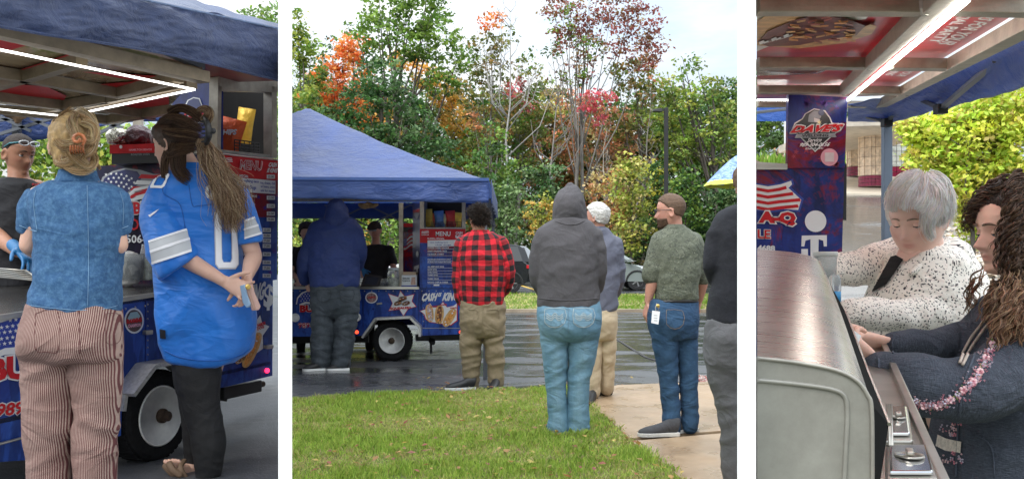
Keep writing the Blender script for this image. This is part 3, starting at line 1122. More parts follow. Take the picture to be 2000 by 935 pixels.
X,Y=rng.uniform(-1.2,1.3,900),rng.uniform(5,9.5,900)
k=in_poly(X,Y,lawn_pts)|(rng.uniform(size=900)<.25)
L=np.stack([X,Y,np.where(in_poly(X,Y,lawn_pts),.055,.008)],1)[k&(X/Y*FPX+1000>570)&(X/Y*FPX+1000<1440)][:420]
V=leaves(L,.043,rng,up=3.0)
tag(quads_mesh('fallen_leaves',V,4,leaf_mat(),pick_cols([(.5,.3,.1),(.4,.2,.08),(.55,.42,.12),(.35,.12,.08)],len(L),rng)),'scattered brown and yellow fallen leaves on the lawn and driveway','leaves',kind='stuff')
t=NT('concrete')
v=t.coord('Object')
c=t.ramp(t.noise(v,3,6,0.65),[(0.3,(0.32,0.215,0.125)),(0.7,(0.42,0.30,0.19))])
c=t.mix(t.math('GREATER_THAN',t.noise(v,140,2,0.8),0.66),c,(0.28,0.21,0.15))
c=t.mix(t.ramp(t.noise(v,1.3,6,.7,.8),[(.5,0.0),(.62,.45)]),c,(0.22,0.15,0.09))
t.color(c)
t.rough(t.ramp(t.noise(v,2.1,4,.6),[(0.4,0.22),(0.65,0.6)]))
t.bump(t.noise(v,180,4,0.7),0.3,0.003)
m_conc=t.m
walk=thing('sidewalk',G2(1300,850),None,None)
walk['kind']='structure'
for k,pp in enumerate([[(1152,765),(1205,751),(1383,744),(1409,760),(1440,772),(1600,772),(1600,829),(1430,838),(1229,854),(1190,818),(1150,786)],[(1232,860),(1430,843),(1600,835),(1600,1060),(1470,1060),(1395,985),(1335,935),(1285,897)]]):
 mb=MB()
 pts=[G2(x,y,0.035)for x,y in pp]
 mb.slab(pts[::-1]if k else pts[::-1],(0,0,1),0.07)
 mb.build('slab',m_conc,walk,bevel=0.006)
rng=np.random.default_rng(5)
mb=MB()
for k in range(150):
 q=G2(rng.uniform(1368,1412),rng.uniform(735,760),0.0)
 if 1:mb.lathe(q+Vector((0,0,-0.004)),(rng.normal()*.3,rng.normal()*.3,1),[(0.006,0),(0.018*rng.uniform(.6,1.5),0.008),(0.014,0.018+rng.uniform(0,.012)),(0.004,0.028)],7)
t=NT('pebble')
v=t.coord('Object')
t.color(t.ramp(t.noise(v,30,2,0.5),[(0.35,(0.30,0.10,0.09)),(0.5,(0.45,0.40,0.36)),(0.6,(0.2,0.19,0.18)),(0.7,(0.55,0.5,0.45))],'CONSTANT'))
t.rough(0.5)
tag(mb.build('gravel',t.m,None,smooth=True),'small patch of red and grey pebbles at the corner of the concrete walk','gravel',kind='stuff')
strip=[G2(300,604),G2(1700,606),G2(1700,576),G2(300,574)]
for p_ in strip:p_.z=0.02
sheet('verge',strip,m_soil,thick=0.03)
grass('verge_grass',strip,30000,0.07,0.022,0.02,'narrow bright green grass verge between the driveway and the parked cars',seed=8,pal=[(0.17,0.30,0.03),(0.22,0.36,0.045),(0.28,0.38,0.06)],patch=.7,cut_px=566)
mb=MB()
for k in range(16):
 a,b=G2(540+k*60,608+k*.1),G2(540+k*60+59.3,608+k*.1)
 a.z=b.z=0.03
 mb.beam(a,b,0.14,0.07)
o=mb.build('kerb',M('kerb concrete',(0.30,0.24,0.17),0.8,vscale=4,var=0.3,bump=.3),None)
o['kind']='structure'
mb=MB()
for a,b in (((1003,553),(1046,566)),((905,553),(952,566)),((1290,553),(1330,566))):
 pa,pb=G2(*a),G2(*b)
 mb.slab([Vector((pa.x-.07,pa.y,.005)),Vector((pb.x-.07,pb.y,.005)),Vector((pb.x+.07,pb.y,.005)),Vector((pa.x+.07,pa.y,.005))],(0,0,1),0.002)
o=mb.build('road_marking',M('yellow paint',(0.55,0.36,0.06),0.6,var=0.3,vscale=20))
o['kind']='structure'
mb=MB()
seam=[(1185,650),(1215,668),(1240,684),(1262,697),(1285,704)]
for q in range(4):
 a,b=G2(*seam[q],z=.006),G2(*seam[q+1],z=.006)
 mb.beam(a,b,0.035,0.004)
o=mb.build('crack',M('crack fill',(0.05,0.048,0.045),0.9,var=0.4,vscale=40))
o['kind']='structure'
LW,RW=556.5,1458.5
def wallx(px,y):return (px-1000)/FPX*y
z1=0.23
sheet('asphalt',[(-9,1.3,z1),(wallx(LW,1.3),1.3,z1),(wallx(LW,7),7,z1),(-9,7,z1)],m_asph1,thick=0.22)
sheet('asphalt',[(-9,7,z1),(wallx(LW,7),7,z1),(wallx(LW,20),20,z1+.62),(-16,20,z1+.62)],m_asph1,thick=0.22)
def z3(y):return CZ-1.6+0.1667*y
t=wet_asphalt('drive asphalt',(0.085,0.083,0.078),0.62,180)
S3=lambda px,y:Vector((wallx(px,y),y,z3(y)))
sheet('asphalt',[S3(1560,2.6),Vector((6,2.6,z3(2.6))),Vector((14,15.9,z3(15.9))),S3(1478,15.9),S3(1500,12),S3(1560,10)],t,thick=0.5)
sheet('concrete_path',[S3(1478,15.9)+Vector((0,0,.03)),Vector((14,15.9,z3(15.9)+.03)),Vector((18,22,z3(22)+.03)),S3(1470,22)+Vector((0,0,.03))],M('pale concrete',(0.62,0.54,0.43),0.55,vscale=3,var=0.15,bump=.2),thick=0.5)
sheet('lawn',[S3(1470,22),Vector((18,22,z3(22))),Vector((20,24,z3(24))),S3(1470,24)],m_soil,thick=0.5)
sheet('road',[S3(1470,24),Vector((20,24,z3(24))),Vector((110,160,z3(24)+.107*136)),Vector((wallx(1462,160),160,z3(24)+.107*136))],m_asph1,thick=.5)
rng=np.random.default_rng(2)
grass('grass',[S3(1470,22),Vector((9,22,z3(22))),Vector((12,26,0)),S3(1470,26)],9000,0.22,0.05,z3(23),'strip of bright lawn behind the tiled columns',seed=4,pal=[(0.2,0.36,0.04),(0.26,0.42,0.06)],wild=.3)
# ------------------------------------------------------------------ the two white partitions between the three places
m_white=M('white board',(0.93,0.93,0.93),0.7,var=0.0)
for(pl,pr,far,lab)in ((543.5,570.5,15.0,'tall plain white partition between the denim shirt view and the lawn'),(1440,1476.5,4.3,'tall plain white partition between the lawn and the steel griddle')):
 dn=1.15
 a,b=P(pl,500,dn),P(pr,500,dn)
 mid=(a+b)/2
 dr=Vector((mid.x,mid.y,0)).normalized()
 side=(b-a)
 L=(far-dn)
 mb=MB()
 mb.hexa([(a.x,a.y,0),(b.x,b.y,0),(b.x+dr.x*L,b.y+dr.y*L,0),(a.x+dr.x*L,a.y+dr.y*L,0)],[(a.x,a.y,3.3),(b.x,b.y,3.3),(b.x+dr.x*L,b.y+dr.y*L,3.3),(a.x+dr.x*L,a.y+dr.y*L,3.3)])
 tag(mb.build('partition',m_white),lab,'partition')
 # ------------------------------------------------------------------ trees of the middle view
GAIN=1.45
DG=[(0.035,0.085,0.025),(0.05,0.115,0.03),(0.07,0.15,0.04),(0.03,0.06,0.02)]
MG=[(0.10,0.18,0.03),(0.14,0.23,0.04),(0.19,0.27,0.05),(0.07,0.13,0.025)]
YG=[(0.24,0.28,0.05),(0.32,0.33,0.06),(0.16,0.22,0.04)]
OL=[(0.13,0.15,0.035),(0.20,0.19,0.05),(0.09,0.12,0.03),(0.24,0.16,0.05)]
OR=[(0.62,0.22,0.055),(0.60,0.17,0.05),(0.62,0.28,0.08),(0.48,0.17,0.05)]
YO=[(0.62,0.34,0.07),(0.55,0.35,0.08),(0.45,0.27,0.06),(0.30,0.26,0.06)]
RD=[(0.42,0.06,0.09),(0.48,0.10,0.12),(0.34,0.07,0.07),(.3,.12,.07)]
RU=[(0.42,0.17,0.08),(0.50,0.22,0.11),(0.28,0.17,0.07),(0.17,0.17,0.05)]
MR=[(0.20,0.06,0.05),(0.28,0.09,0.07),(0.15,0.06,0.04),(0.25,0.16,0.07)]
PY=[(0.50,0.42,0.16),(0.42,0.38,0.12),(0.35,0.26,0.12)]
PALE=[(0.16,0.24,0.09),(0.20,0.28,0.12),(0.11,0.18,0.07)]
grp='trees along the far side of the car park'
GB=(0.20,0.19,0.17)
tree(592,0,50,20,40,YG+MG,leaf=.26,label='pale green tree at the left edge of the wood, cut by the left white partition',group=grp,seed=1,blobs=[(588,90,30,40,0),(600,150,34,46,1),(596,230,40,60,-1),(602,320,44,60,0),(578,40,10,26,0)],dens=1.25)
tree(772,0,50,-20,110,MG,w=[3,3,2,1],leaf=.25,label='tallest broad green tree above the navy canopy',group=grp,seed=2,trunk_px=9,limbs=16,blobs=[(760,10,50,45,0),(815,20,62,52,1),(740,70,40,36,-1),(800,85,60,40,0),(858,60,44,40,0),(880,110,46,34,1),(862,160,40,32,0),(700,55,22,16,0),(842,-20,40,40,0)],dens=.9)
tree(668,0,53,62,50,OR,leaf=.25,label='bright orange maple left of the tallest green tree',group=grp,seed=3,dens=1.0,name='maple_tree',blobs=[(684,88,34,26,0),(672,112,36,26,0),(640,150,34,24,0),(668,165,40,26,0),(680,200,36,24,0),(640,190,24,20,0),(700,240,40,30,0)])
tree(648,0,55,80,40,MG+DG,leaf=.25,label='green tree half hidden behind the orange maple',group=grp,seed=4,blobs=[(642,105,26,34,0),(628,180,30,50,0),(640,260,44,50,0),(720,110,34,30,0)],dens=1)
tree(812,0,54,120,50,YO,leaf=.25,label='yellow orange tree behind the dark green round one',group=grp,seed=5,blobs=[(790,120,30,20,0),(832,150,32,24,0),(868,175,34,34,0),(742,215,30,40,-1),(890,230,34,40,0),(760,270,34,30,-2)],dens=1)
tree(742,0,45,112,110,DG+PALE[2:],leaf=.22,label='large dark green round tree rising just behind the canopy peak',group=grp,seed=6,trunk_px=8,limbs=14,blobs=[(740,150,52,40,0),(705,200,50,40,0),(775,195,50,46,1),(690,265,60,44,0),(800,255,62,50,0),(840,310,66,50,0),(660,230,36,36,0),(870,370,56,44,0),(745,300,60,50,0)],dens=1.25)
tree(962,0,50,25,50,OL,leaf=.23,label='slender tree with a rusty orange tip beside bare branches',group=grp,seed=7,trunk_px=4.5,bark=GB,blobs=[(965,40,24,26,0),(950,90,32,28,0),(985,70,22,22,0),(965,140,44,34,0),(930,190,40,40,0),(990,200,44,40,0),(960,250,52,36,0)],dens=.75,patch=[(965,38,26,OR),(1000,172,18,RD),(925,235,22,RU)])
tree(1010,0,52,120,60,OL+MG,leaf=.23,label='olive green tree in the middle of the wood',group=grp,seed=8,trunk_px=5,bark=GB,blobs=[(1030,150,30,50,0),(1010,230,56,44,0),(1070,250,50,44,0),(930,300,60,50,0),(1000,320,60,44,0),(1060,190,34,34,0)],dens=.95,patch=[(1022,205,20,RD),(1000,165,20,RD),(1080,200,30,PY)])
tree(960,0,43,285,60,DG[1:]+MG,leaf=.2,label='dark green conical tree right of the canopy corner',group=grp,seed=9,blobs=[(962,270,22,34,0),(960,320,44,34,0),(950,370,60,34,0),(985,350,34,30,0),(940,410,66,36,0)],dens=1.2)
tree(1135,0,49,-10,80,MR,leaf=.20,label='tall sparse maroon tree with two pale trunks',group=grp,seed=10,trunk_px=5,bark=(0.20,0.185,0.165),limbs=14,lean=1.3,blobs=[(1090,10,34,26,0),(1150,5,40,30,0),(1210,10,46,34,0),(1250,45,44,40,0),(1180,60,52,40,0),(1275,90,30,34,0),(1240,110,44,34,0),(1115,60,36,34,0)],dens=.85)
tree(1128,0,48.5,15,60,MG+MR,leaf=.20,label='slim pale-trunked tree left of the maroon crown',group=grp,seed=11,trunk_px=4.5,bark=(0.22,0.20,0.18),limbs=9,lean=-.5,blobs=[(1100,45,34,36,0),(1085,90,22,26,0),(1150,100,34,30,0),(1120,150,34,24,0)],dens=.85)
tree(1165,0,46,180,40,RD,leaf=.2,label='small crimson pink tree between the pale trunks',group=grp,seed=12,trunk_px=2,limbs=4,blobs=[(1165,192,32,15,0),(1148,205,22,12,0),(1168,232,16,14,0)],dens=1.3)
tree(1185,0,51,200,70,RU,leaf=.23,label='rust and salmon coloured tree behind the hooded woman',group=grp,seed=13,trunk_px=5,bark=GB,blobs=[(1120,215,34,34,0),(1190,240,44,34,0),(1110,275,36,34,0),(1215,280,44,34,0),(1160,320,50,40,0),(1260,130,20,20,0),(1265,170,30,26,0)],dens=.85)
tree(1255,0,50,120,60,OL+YG[2:],leaf=.23,label='bronze green tree left of the lamp post',group=grp,seed=14,trunk_px=5,blobs=[(1225,150,40,34,0),(1270,200,44,40,0),(1240,250,40,36,0)],dens=.8)
tree(1395,0,48,128,110,YG+MG+OL[:1],leaf=.22,label='broad yellow green oak right of the lamp post',group=grp,seed=15,trunk_px=8,limbs=20,lean=-1.0,blobs=[(1345,125,30,16,0),(1312,165,30,26,0),(1375,180,44,30,0),(1330,215,40,34,0),(1420,225,44,36,0),(1365,255,48,34,0),(1285,245,34,36,0),(1420,290,44,36,0),(1330,290,44,30,0)],dens=.95)
tree(1430,0,52,150,60,DG+MG,leaf=.23,label='dark green tree at the right edge of the wood',group=grp,seed=16,blobs=[(1425,185,40,36,0),(1470,190,40,50,0),(1390,210,30,30,0),(1440,260,50,50,0),(1450,330,50,50,0)],dens=1.3)
for px,top,pal,lab,sd_ in ((700,130,OR+YO,'orange and yellow tree deep in the wood left of the tallest green crown',51),(900,190,YO+OL,'golden olive tree deep in the wood behind the canopy corner',52),(1080,170,OL+RU,'olive and rust tree deep in the wood behind the hood',53),(1150,240,RU+PY,'salmon tree deep in the wood behind the two pale trunks',54),(1225,215,OL+RU,'bronze tree deep in the wood above the grey haired man',55),(1330,190,MG+YG,'fresh green tree deep in the wood above the bearded man',56),(620,170,MG+OR[:1],'green and orange tree deep in the wood at the left',57)):
 tree(px,0,56,top,60,pal,leaf=.27,label=lab,group=grp,seed=sd_,limbs=5,blobs=[(px,top+30,40,34,0),(px-34,top+80,44,40,0),(px+34,top+90,44,40,0),(px,top+150,60,50,0),(px-20,top+230,60,60,0),(px+25,top+220,50,60,0)],dens=1.0)
ug='bushes at the foot of the wood'
def bush(px,top,bot,hw,pal,label,seed,d=42,leaf=.18,dens=1.4):
 h=bot-top
 tree(px,0,d,top,hw,pal,leaf=leaf,label=label,group=ug,seed=seed,trunk_px=3,name='bush',cat='bush',limbs=6,blobs=[(px-hw*.4,top+h*.35,hw*.5,h*.35,0),(px+hw*.4,top+h*.4,hw*.5,h*.4,0),(px,top+h*.75,hw*.8,h*.35,0),(px+hw*.1,top+h*.2,hw*.35,h*.25,0)],dens=dens)
bush(990,350,480,44,PALE,'pale green bush beside the curly haired man',31)
bush(1065,385,475,40,YO[1:]+YG,'golden yellow bush left of the grey hood',32,d=41)
bush(1060,320,420,50,DG+PALE,'dark bush behind the golden one',33,d=43)
bush(1190,330,470,44,PY+RU[:1],'pale tan bush between the hooded woman and the lamp post',34)
bush(1235,300,480,40,YG+PY[:1],'yellow vine-covered bush left of the bearded man',35,d=41)
bush(1340,330,480,44,DG+MG,'dark green bush right of the lamp post',36)
bush(1410,340,490,50,DG+PALE,'dark bush under the blue and yellow umbrella',37)
bush(1290,310,470,34,DG[:2]+[(0.4,0.36,0.05)],'dark bush with yellow leaves at the lamp post',38,d=43)
bush(600,400,500,50,YG+MG,'bright green bush seen through the stall at far left',39,d=38)
bush(690,396,500,60,YG+MG+YO[:1],'yellow and green bush seen through the stall behind the vendor',40,d=38)
bush(780,400,500,50,MG,'green bush seen through the stall beside its inner post',41,d=38)
bush(960,440,530,50,DG,'low dark bush behind the parked cars',42,d=44)
bush(1100,420,530,60,DG+MG,'dark undergrowth bush behind the grey sport utility car',43,d=44)
bush(1250,420,540,60,DG+RU[2:],'low bush with brown leaves behind the parked car',44,d=44)
bush(1350,430,545,70,DG,'low dark bush behind the bearded man',45,d=43)
def bare_tree(px,d,top,lean,label,seed,col,r=4,spread=1.0):
 rnd=random.Random(seed)
 foot=Vector((wallx(px,d),d,0))
 root=thing('bare_tree',foot,label,'tree',grp)
 H=P(px,top,d).z
 mt=M('bark %s'%(col,),col,0.9,var=0.3)
 m=d/FPX
 tp=foot+Vector((lean,0,H))
 mb=MB()
 pts=[foot.lerp(tp,k/8)+Vector((rnd.uniform(-1,1)*.12,rnd.uniform(-1,1)*.1,0))for k in range(9)]
 mb.tube(pts,[r*m*(1-.9*k/8)for k in range(9)],6)
 mb.build('trunk',mt,root,smooth=True)
 lb=MB()
 for k in range(26):
  q=rnd.uniform(.42,.97)
  s=foot.lerp(tp,q)
  sg=rnd.choice((-1,1))
  L=(1.15-q)*H*.33*spread*rnd.uniform(.5,1.2)
  e=s+Vector((sg*L*rnd.uniform(.3,.9),rnd.uniform(-.5,.5)*L,L*rnd.uniform(.7,1.3)))
  md=s.lerp(e,.5)+Vector((sg*.12*L,0,-.08*L))
  rr=r*m*(1-.9*q)*.5+.008
  lb.tube([s,md,e],[rr,rr*.7,rr*.2],4)
  for j in range(3):
   s2=md.lerp(e,rnd.uniform(0,.8))
   lb.tube([s2,s2+Vector((rnd.uniform(-.4,.4),rnd.uniform(-.3,.3),rnd.uniform(.2,.6)))*L*.6],[rr*.5,rr*.2],4)
 lb.build('branch',mt,root,smooth=True)
bare_tree(985,47,-5,.35,'pale bare tree left of the maroon crown',1,(0.36,0.34,0.32),3.5)
bare_tree(1052,48,115,1.2,'dead leaning tree with forked grey branches',2,(0.26,0.24,0.22),3.5,.8)
bare_tree(938,53,60,-.8,'thin bare branches left of the rusty tipped tree',3,(0.36,0.34,0.32),2.5)
bare_tree(1175,44,250,.2,'thin pale bare trunk among the bushes',4,(0.34,0.30,0.25),3,.4)
bare_tree(1228,45,170,1.2,'grey thin trunk leaning right beside the lamp post',5,(0.2,0.18,0.16),3,.5)
rng=np.random.default_rng(77)
blobs=[]
for px in range(540,1500,26):
 top=np.interp(px,[540,640,720,900,1000,1100,1250,1330,1500],[190,190,190,190,200,215,200,190,200])
 for py in np.arange(top,560,30):
  q=P(px+rng.uniform(-10,10),py+rng.uniform(-8,20),58+rng.uniform(-2,2))
  blobs.append((q.x,q.y,q.z,1.0,1.2,1.0))
cc,k,L=clump_cloud(blobs,6000,9,.33,rng)
col=pick_cols(DG+DG+MG+OL,len(cc),rng)
o=quads_mesh('far_wood',leaves(L,.36,rng),4,leaf_mat(),np.repeat(col,9,axis=0)*rng.uniform(.7,1.25,(len(L),1)))
tag(o,'dense dark wood closing the view behind the autumn trees','wood',kind='stuff')
GAIN=1.0
lp=thing('lamp_post',(wallx(1301,33),33,0),'tall black car park lamp post with a flat head pointing left','lamp post')
mk_blk=M('black paint',(0.018,0.018,0.02),0.45,var=0.2)
m_=33/FPX
mb=MB();x0=lp.location.x
mb.box(x0-.07,x0+.07,32.93,33.07,0,P(0,211,33).z);mb.build('pole',mk_blk,lp,bevel=.012)
MB().box(x0-.17,x0+.17,32.83,33.17,0,.35).build('base',M('lamp base',(0.3,0.29,0.27),.8),lp,bevel=.02)
zt=P(0,216,33).z
MB().beam((x0,33,zt),(x0-.25,33,zt+.02),.06,.06).build('arm',mk_blk,lp)
mb=MB();mb.hexa([(x0-.50,32.85,zt-.04),(x0-.16,32.85,zt-.06),(x0-.16,33.15,zt-.06),(x0-.5,33.15,zt-.04)],[(x0-.46,32.87,zt+.03),(x0-.16,32.87,zt+.07),(x0-.16,33.13,zt+.07),(x0-.46,33.13,zt+.03)])
mb.build('lamp_head',mk_blk,lp,bevel=.01)
# ------------------------------------------------------------------ cars
def car(px0,px1,d,col,label,face=1,name='parked_car',z=0.0,H=None,kind=1.0,glass=(0.02,0.025,0.03)):
 """seen from the side between photo columns px0 and px1; face +1 drives to the right"""
 x0,x1=wallx(px0,d),wallx(px1,d)
 L=x1-x0
 H=H or 1.68
 root=thing(name,((x0+x1)/2,d,z),label,'car','parked cars')
 W=1.85
 X=lambda t:(x0+L*t)if face>0 else (x1-L*t)
 low=[(.015,.22),(.0,.40),(.01,.56),(.05,.62),(.5,.625),(.70,.61),(.74,.60),(.90,.53),(.975,.45),(1.0,.34),(.985,.20)]
 def ring(y,ins,prof):
  return [(X(t),y,z+h*H)for t,h in prof]
 mb=MB()
 n=len(low)
 secs=[]
 for k,(yy,ins)in enumerate(((0,.05),(.10,.012),(.3,0),(W-.3,0),(W-.10,.012),(W,.05))):
  secs.append([(X(min(max(t+(ins if t<.5 else -ins),0),1)),d-W/2+yy,z+h*H)for t,h in low])
 V=[p for s_ in secs for p in s_]
 F=[]
 for a in range(len(secs)-1):
  for k in range(n):
   k2=(k+1)%n
   F.append((a*n+k,a*n+k2,(a+1)*n+k2,(a+1)*n+k))
 F+=[tuple(range(n)),tuple((len(secs)-1)*n+k for k in range(n-1,-1,-1))]
 mb.add(V,F)
 paint=M('car paint %s'%(col,),col,0.25,0.3,var=0.04,coat=0.35)
 body=mb.build('body',paint,root,bevel=.02,smooth=False)
 KX=X
 X=lambda t:KX(t if t>1.5 else (t*kind if t>.1 else t))
 cab=[(.03,.61),(.07,.86),(.12,.95),(.30,1.0),(.47,.985),(.56,.93),(.73,.61)]
 mb=MB()
 nn=len(cab)
 A=[(X(t),d-W/2+.06+.16*(h-.6)/.4,z+h*H)for t,h in cab]
 B=[(X(t),d+W/2-.06-.16*(h-.6)/.4,z+h*H)for t,h in cab]
 mb.add(A+B,[tuple(range(nn)),tuple(range(2*nn-1,nn-1,-1))]+[(k,k+nn,(k+1)%nn+nn,(k+1)%nn)for k in range(nn)])
 mb.build('roof',paint,root,bevel=.02)
 gl=M('car glass %s'%(glass,),glass,0.05,0.0,var=0,coat=.5)
 for t0,t1,t2,t3 in ((.09,.285,.285,.135),(.30,.475,.475,.30),(.49,.675,.545,.49)):
  yb,yt=d-W/2+.052,d-W/2+.052+.12
  pts=[(X(t0),yb,z+.635*H),(X(t1),yb,z+.635*H),(X(t2),yt,z+.925*H),(X(t3),yt,z+.925*H)]
  m2=MB()
  m2.hexa(pts,[(x,y+.02,zz)for x,y,zz in pts])
  m2.build('window',gl,root)
 m2=MB()
 pts=[(X(.71),d-.72,z+.635*H),(X(.71),d+.72,z+.635*H),(X(.575),d+.6,z+.925*H),(X(.575),d-.6,z+.925*H)]
 pts=[(x+face*.015,y,zz)for x,y,zz in pts]
 m2.hexa(pts,[(x+face*.02,y,zz)for x,y,zz in pts]);m2.build('windscreen',gl,root)
 X=KX
 ty,rm=M('tyre rubber',(0.02,0.02,0.021),0.85,var=.2),M('alloy',(0.45,0.45,0.47),0.3,0.8)
 for t in (.19,.80+(.07 if kind>1 else 0)):
  for yy in (d-W/2+.02,d+W/2-.24):
   w=MB().lathe((X(t),yy,z+.345),(0,1,0),[(.23,0),(.33,.0),(.345,.03),(.345,.19),(.33,.22),(.23,.22)],26).build('wheel',ty,root,smooth=False)
   if yy<d:
    m3=MB().lathe((X(t),yy-.004,z+.345),(0,1,0),[(.225,.02),(.225,0.0),(.2,.03)],26)
    for q in range(5):
     a=q*2*math.pi/5
     m3.beam((X(t),yy-.006,z+.345),(X(t)+.2*math.cos(a),yy-.006,z+.345+.2*math.sin(a)),.05,.02,up=(0,1,0))
    m3.build('rim',rm,w)
    mm=MB();mm.tube([(X(t)+.385*math.cos(q*math.pi/12),d-W/2-.004,z+.33+.385*math.sin(q*math.pi/12))for q in range(13)],.035,6)
    mm.build('wheel_arch',M('dark trim',(0.02,0.02,0.02),.7),root)
 MB().box(min(X(.90),X(.98)),max(X(.90),X(.98)),d-W/2-.006,d-W/2+.3,z+.46*H,z+.515*H).build('headlight',M('lamp glass',(0.75,0.78,0.8),.1,var=0),root,bevel=.01)
 MB().box(min(X(.005),X(.06)),max(X(.005),X(.06)),d-W/2-.008,d-W/2+.3,z+.49*H,z+.56*H).build('taillight',M('red lamp',(0.5,0.01,0.015),.15,var=0),root,bevel=.01)
 for t in (.29,.48,.70):
  MB().beam((X(t),d-W/2-.002,z+.24*H),(X(t),d-W/2-.002,z+.61*H),.012,.006,up=(0,1,0)).build('door_gap',M('dark trim',(0.02,0.02,0.02),.7),root)
 for t in (.33,.52):
  MB().box(min(X(t),X(t+.04)),max(X(t),X(t+.04)),d-W/2-.025,d-W/2,z+.535*H,z+.555*H).build('door_handle',M('alloy',(0.45,0.45,0.47),0.3,0.8),root)
 MB().box(min(X(.67*kind),X(.70*kind)),max(X(.67*kind),X(.70*kind)),d-W/2-.2,d-W/2,z+.60*H,z+.67*H).build('mirror',paint,root,bevel=.02)
 MB().box(min(X(.30),X(.69)),max(X(.30),X(.69)),d-W/2-.012,d-W/2+.02,z+.17*H,z+.235*H).build('sill',M('dark trim',(0.02,0.02,0.02),.7),root)
 return root
car(1035,1268,34.5,(0.30,0.34,0.33),'grey green sport utility car behind the grey haired man',1,H=1.72,kind=1.17)
car(816,1041,32,(0.012,0.014,0.018),'black sport utility car with a red tail light right of the plaid shirt',-1,H=1.70)
car(880,1046,40,(0.30,0.32,0.34),'silver car parked behind the black one',-1,H=1.75)
car(745,940,30,(0.78,0.79,0.80),'white car seen through the food stall beside the vendor',-1,H=1.75)
# ------------------------------------------------------------------ shared finishes of the stall
def wrap_mat(name,base=(0.012,0.035,0.22),hi=(0.03,0.10,0.42),red=0.0):
 """glossy vinyl wrap: deep blue with soft stripes and clouds, red smoke where red > 0"""
 if name in MATS:return MATS[name]
 t=NT(name)
 v=t.coord('Object')
 n1=t.noise(v,3.2,5,.7,.8)
 n2=t.noise(t.coord('Object',(5,5,1.2),(0,.6,0)),2.2,4,.6,.3)
 c=t.mix(t.ramp(n1,[(.38,0.0),(.62,1.0)]),base,hi)
 c=t.mix(t.ramp(n2,[(.50,0.0),(.56,.55)]),c,tuple(k*.35 for k in base))
 if red:
  r=t.noise(v,2.0,6,.75,1.2)
  c=t.mix(t.ramp(r,[(.62-.2*red,0.0),(.70-.2*red,1.0)]),c,(0.22,0.008,0.02))
  c=t.mix(t.ramp(t.noise(v,7,6,.8,1),[(.5,0.0),(.7,.6)]),c,(0.02,0.004,0.02))
 t.color(c)
 t.rough(.34)
 t.b.inputs['Specular IOR Level'].default_value=.28
 t.bump(t.noise(v,5,2,.5),.12,.02)
 MATS[name]=t.m
 return t.m
m_wrap=wrap_mat('blue vinyl wrap')
m_wrapd=wrap_mat('dark blue vinyl wrap',(0.008,0.012,0.09),(0.015,0.03,0.2))
m_wrapr=wrap_mat('blue and red vinyl wrap',(0.01,0.014,0.12),(0.02,0.05,0.3),red=.75)
m_alu=M('aluminium frame',(0.36,0.32,0.26),.45,.45,var=.22,vscale=14,bump=.25,bscale=90)
m_alud=M('dull aluminium',(0.36,0.34,0.30),.5,.5,var=.25,vscale=14)
m_steel=M('brushed steel',(0.42,0.40,0.36),.28,.9,var=.25,vscale=5,stretch=(.3,1,6))
m_black=M('black trim',(0.012,0.012,0.013),.5,var=.2)
m_white_p=M('white print',(0.72,0.72,0.72),.45,var=.04,spec=.3)
m_red_p=M('red print',(0.50,0.012,0.018),.45,spec=.25,var=.15,vscale=20)
m_blue_p=M('blue print',(0.015,0.04,0.30),.3,var=.2,vscale=20)
m_navy_p=M('navy print',(0.008,0.012,0.09),.3,var=.2)
m_pink_p=M('pink print',(0.75,0.35,0.42),.4,var=.05)
m_black_p=M('black print',(0.01,0.01,0.012),.4,var=0)
m_tan_p=M('bun print',(0.62,0.36,0.13),.35,var=.35,vscale=30)
m_meat_p=M('meat print',(0.16,0.045,0.02),.35,var=.7,vscale=55)
m_cheese_p=M('cheese print',(0.70,0.28,0.05),.35,var=.5,vscale=70)
m_grey_p=M('grey print',(0.25,0.26,0.28),.35,var=.1)
m_tyre=M('trailer tyre',(0.012,0.012,0.013),.9,spec=.2,var=.3,vscale=40,bump=.3,bscale=120)
m_rim=M('painted rim',(0.86,0.86,0.82),.35,var=.12,vscale=18)
m_rust=M('rusty hub',(0.07,0.045,0.03),.7,.4,var=.5,vscale=60)
def canopy_mat(name,col,rough=.38):
 if name in MATS:return MATS[name]
 t=NT(name)
 v=t.coord('Object')
 n1=t.noise(v,1.6,6,.6,.5)
 c=t.ramp(n1,[(.3,tuple(k*.72 for k in col)),(.7,tuple(k*1.25 for k in col))])
 dr=t.node('ShaderNodeTexVoronoi');dr.inputs['Scale'].default_value=70
 t.link(v,dr.inputs['Vector'])
 drops=t.ramp(dr.outputs['Distance'],[(.06,1.0),(.16,0.0)])
 gate=t.math('GREATER_THAN',t.noise(v,9,3,.6),.56)
 c=t.mix(t.math('MULTIPLY',drops,t.math('MULTIPLY',gate,.6)),c,tuple(k*.4 for k in col))
 t.color(c)
 t.rough(t.math('ADD',t.math('MULTIPLY',n1,.3),rough-.12))
 t.b.inputs['Sheen Weight'].default_value=.1
 h=t.math('ADD',t.noise(t.coord('Object',(1,1,2.4)),5.5,6,.62,1.0),t.math('MULTIPLY',drops,.15))
 t.bump(h,.6,.05)
 tr=t.node('ShaderNodeBsdfTranslucent');tr.inputs['Color'].default_value=tuple(min(1,k*1.3)for k in col)+(1,)
 ms=t.node('ShaderNodeMixShader');ms.inputs[0].default_value=.22
 t.link(t.b.outputs[0],ms.inputs[1]);t.link(tr.outputs[0],ms.inputs[2])
 t.link(ms.outputs[0],t.n['Material Output'].inputs['Surface'])
 MATS[name]=t.m
 return t.m
m_canopy=canopy_mat('navy canopy cloth',(0.026,0.062,0.215))
m_led=M('led strip',(1,1,1),.5,var=0,emit=(1.0,.97,.9),emit_s=3.2)
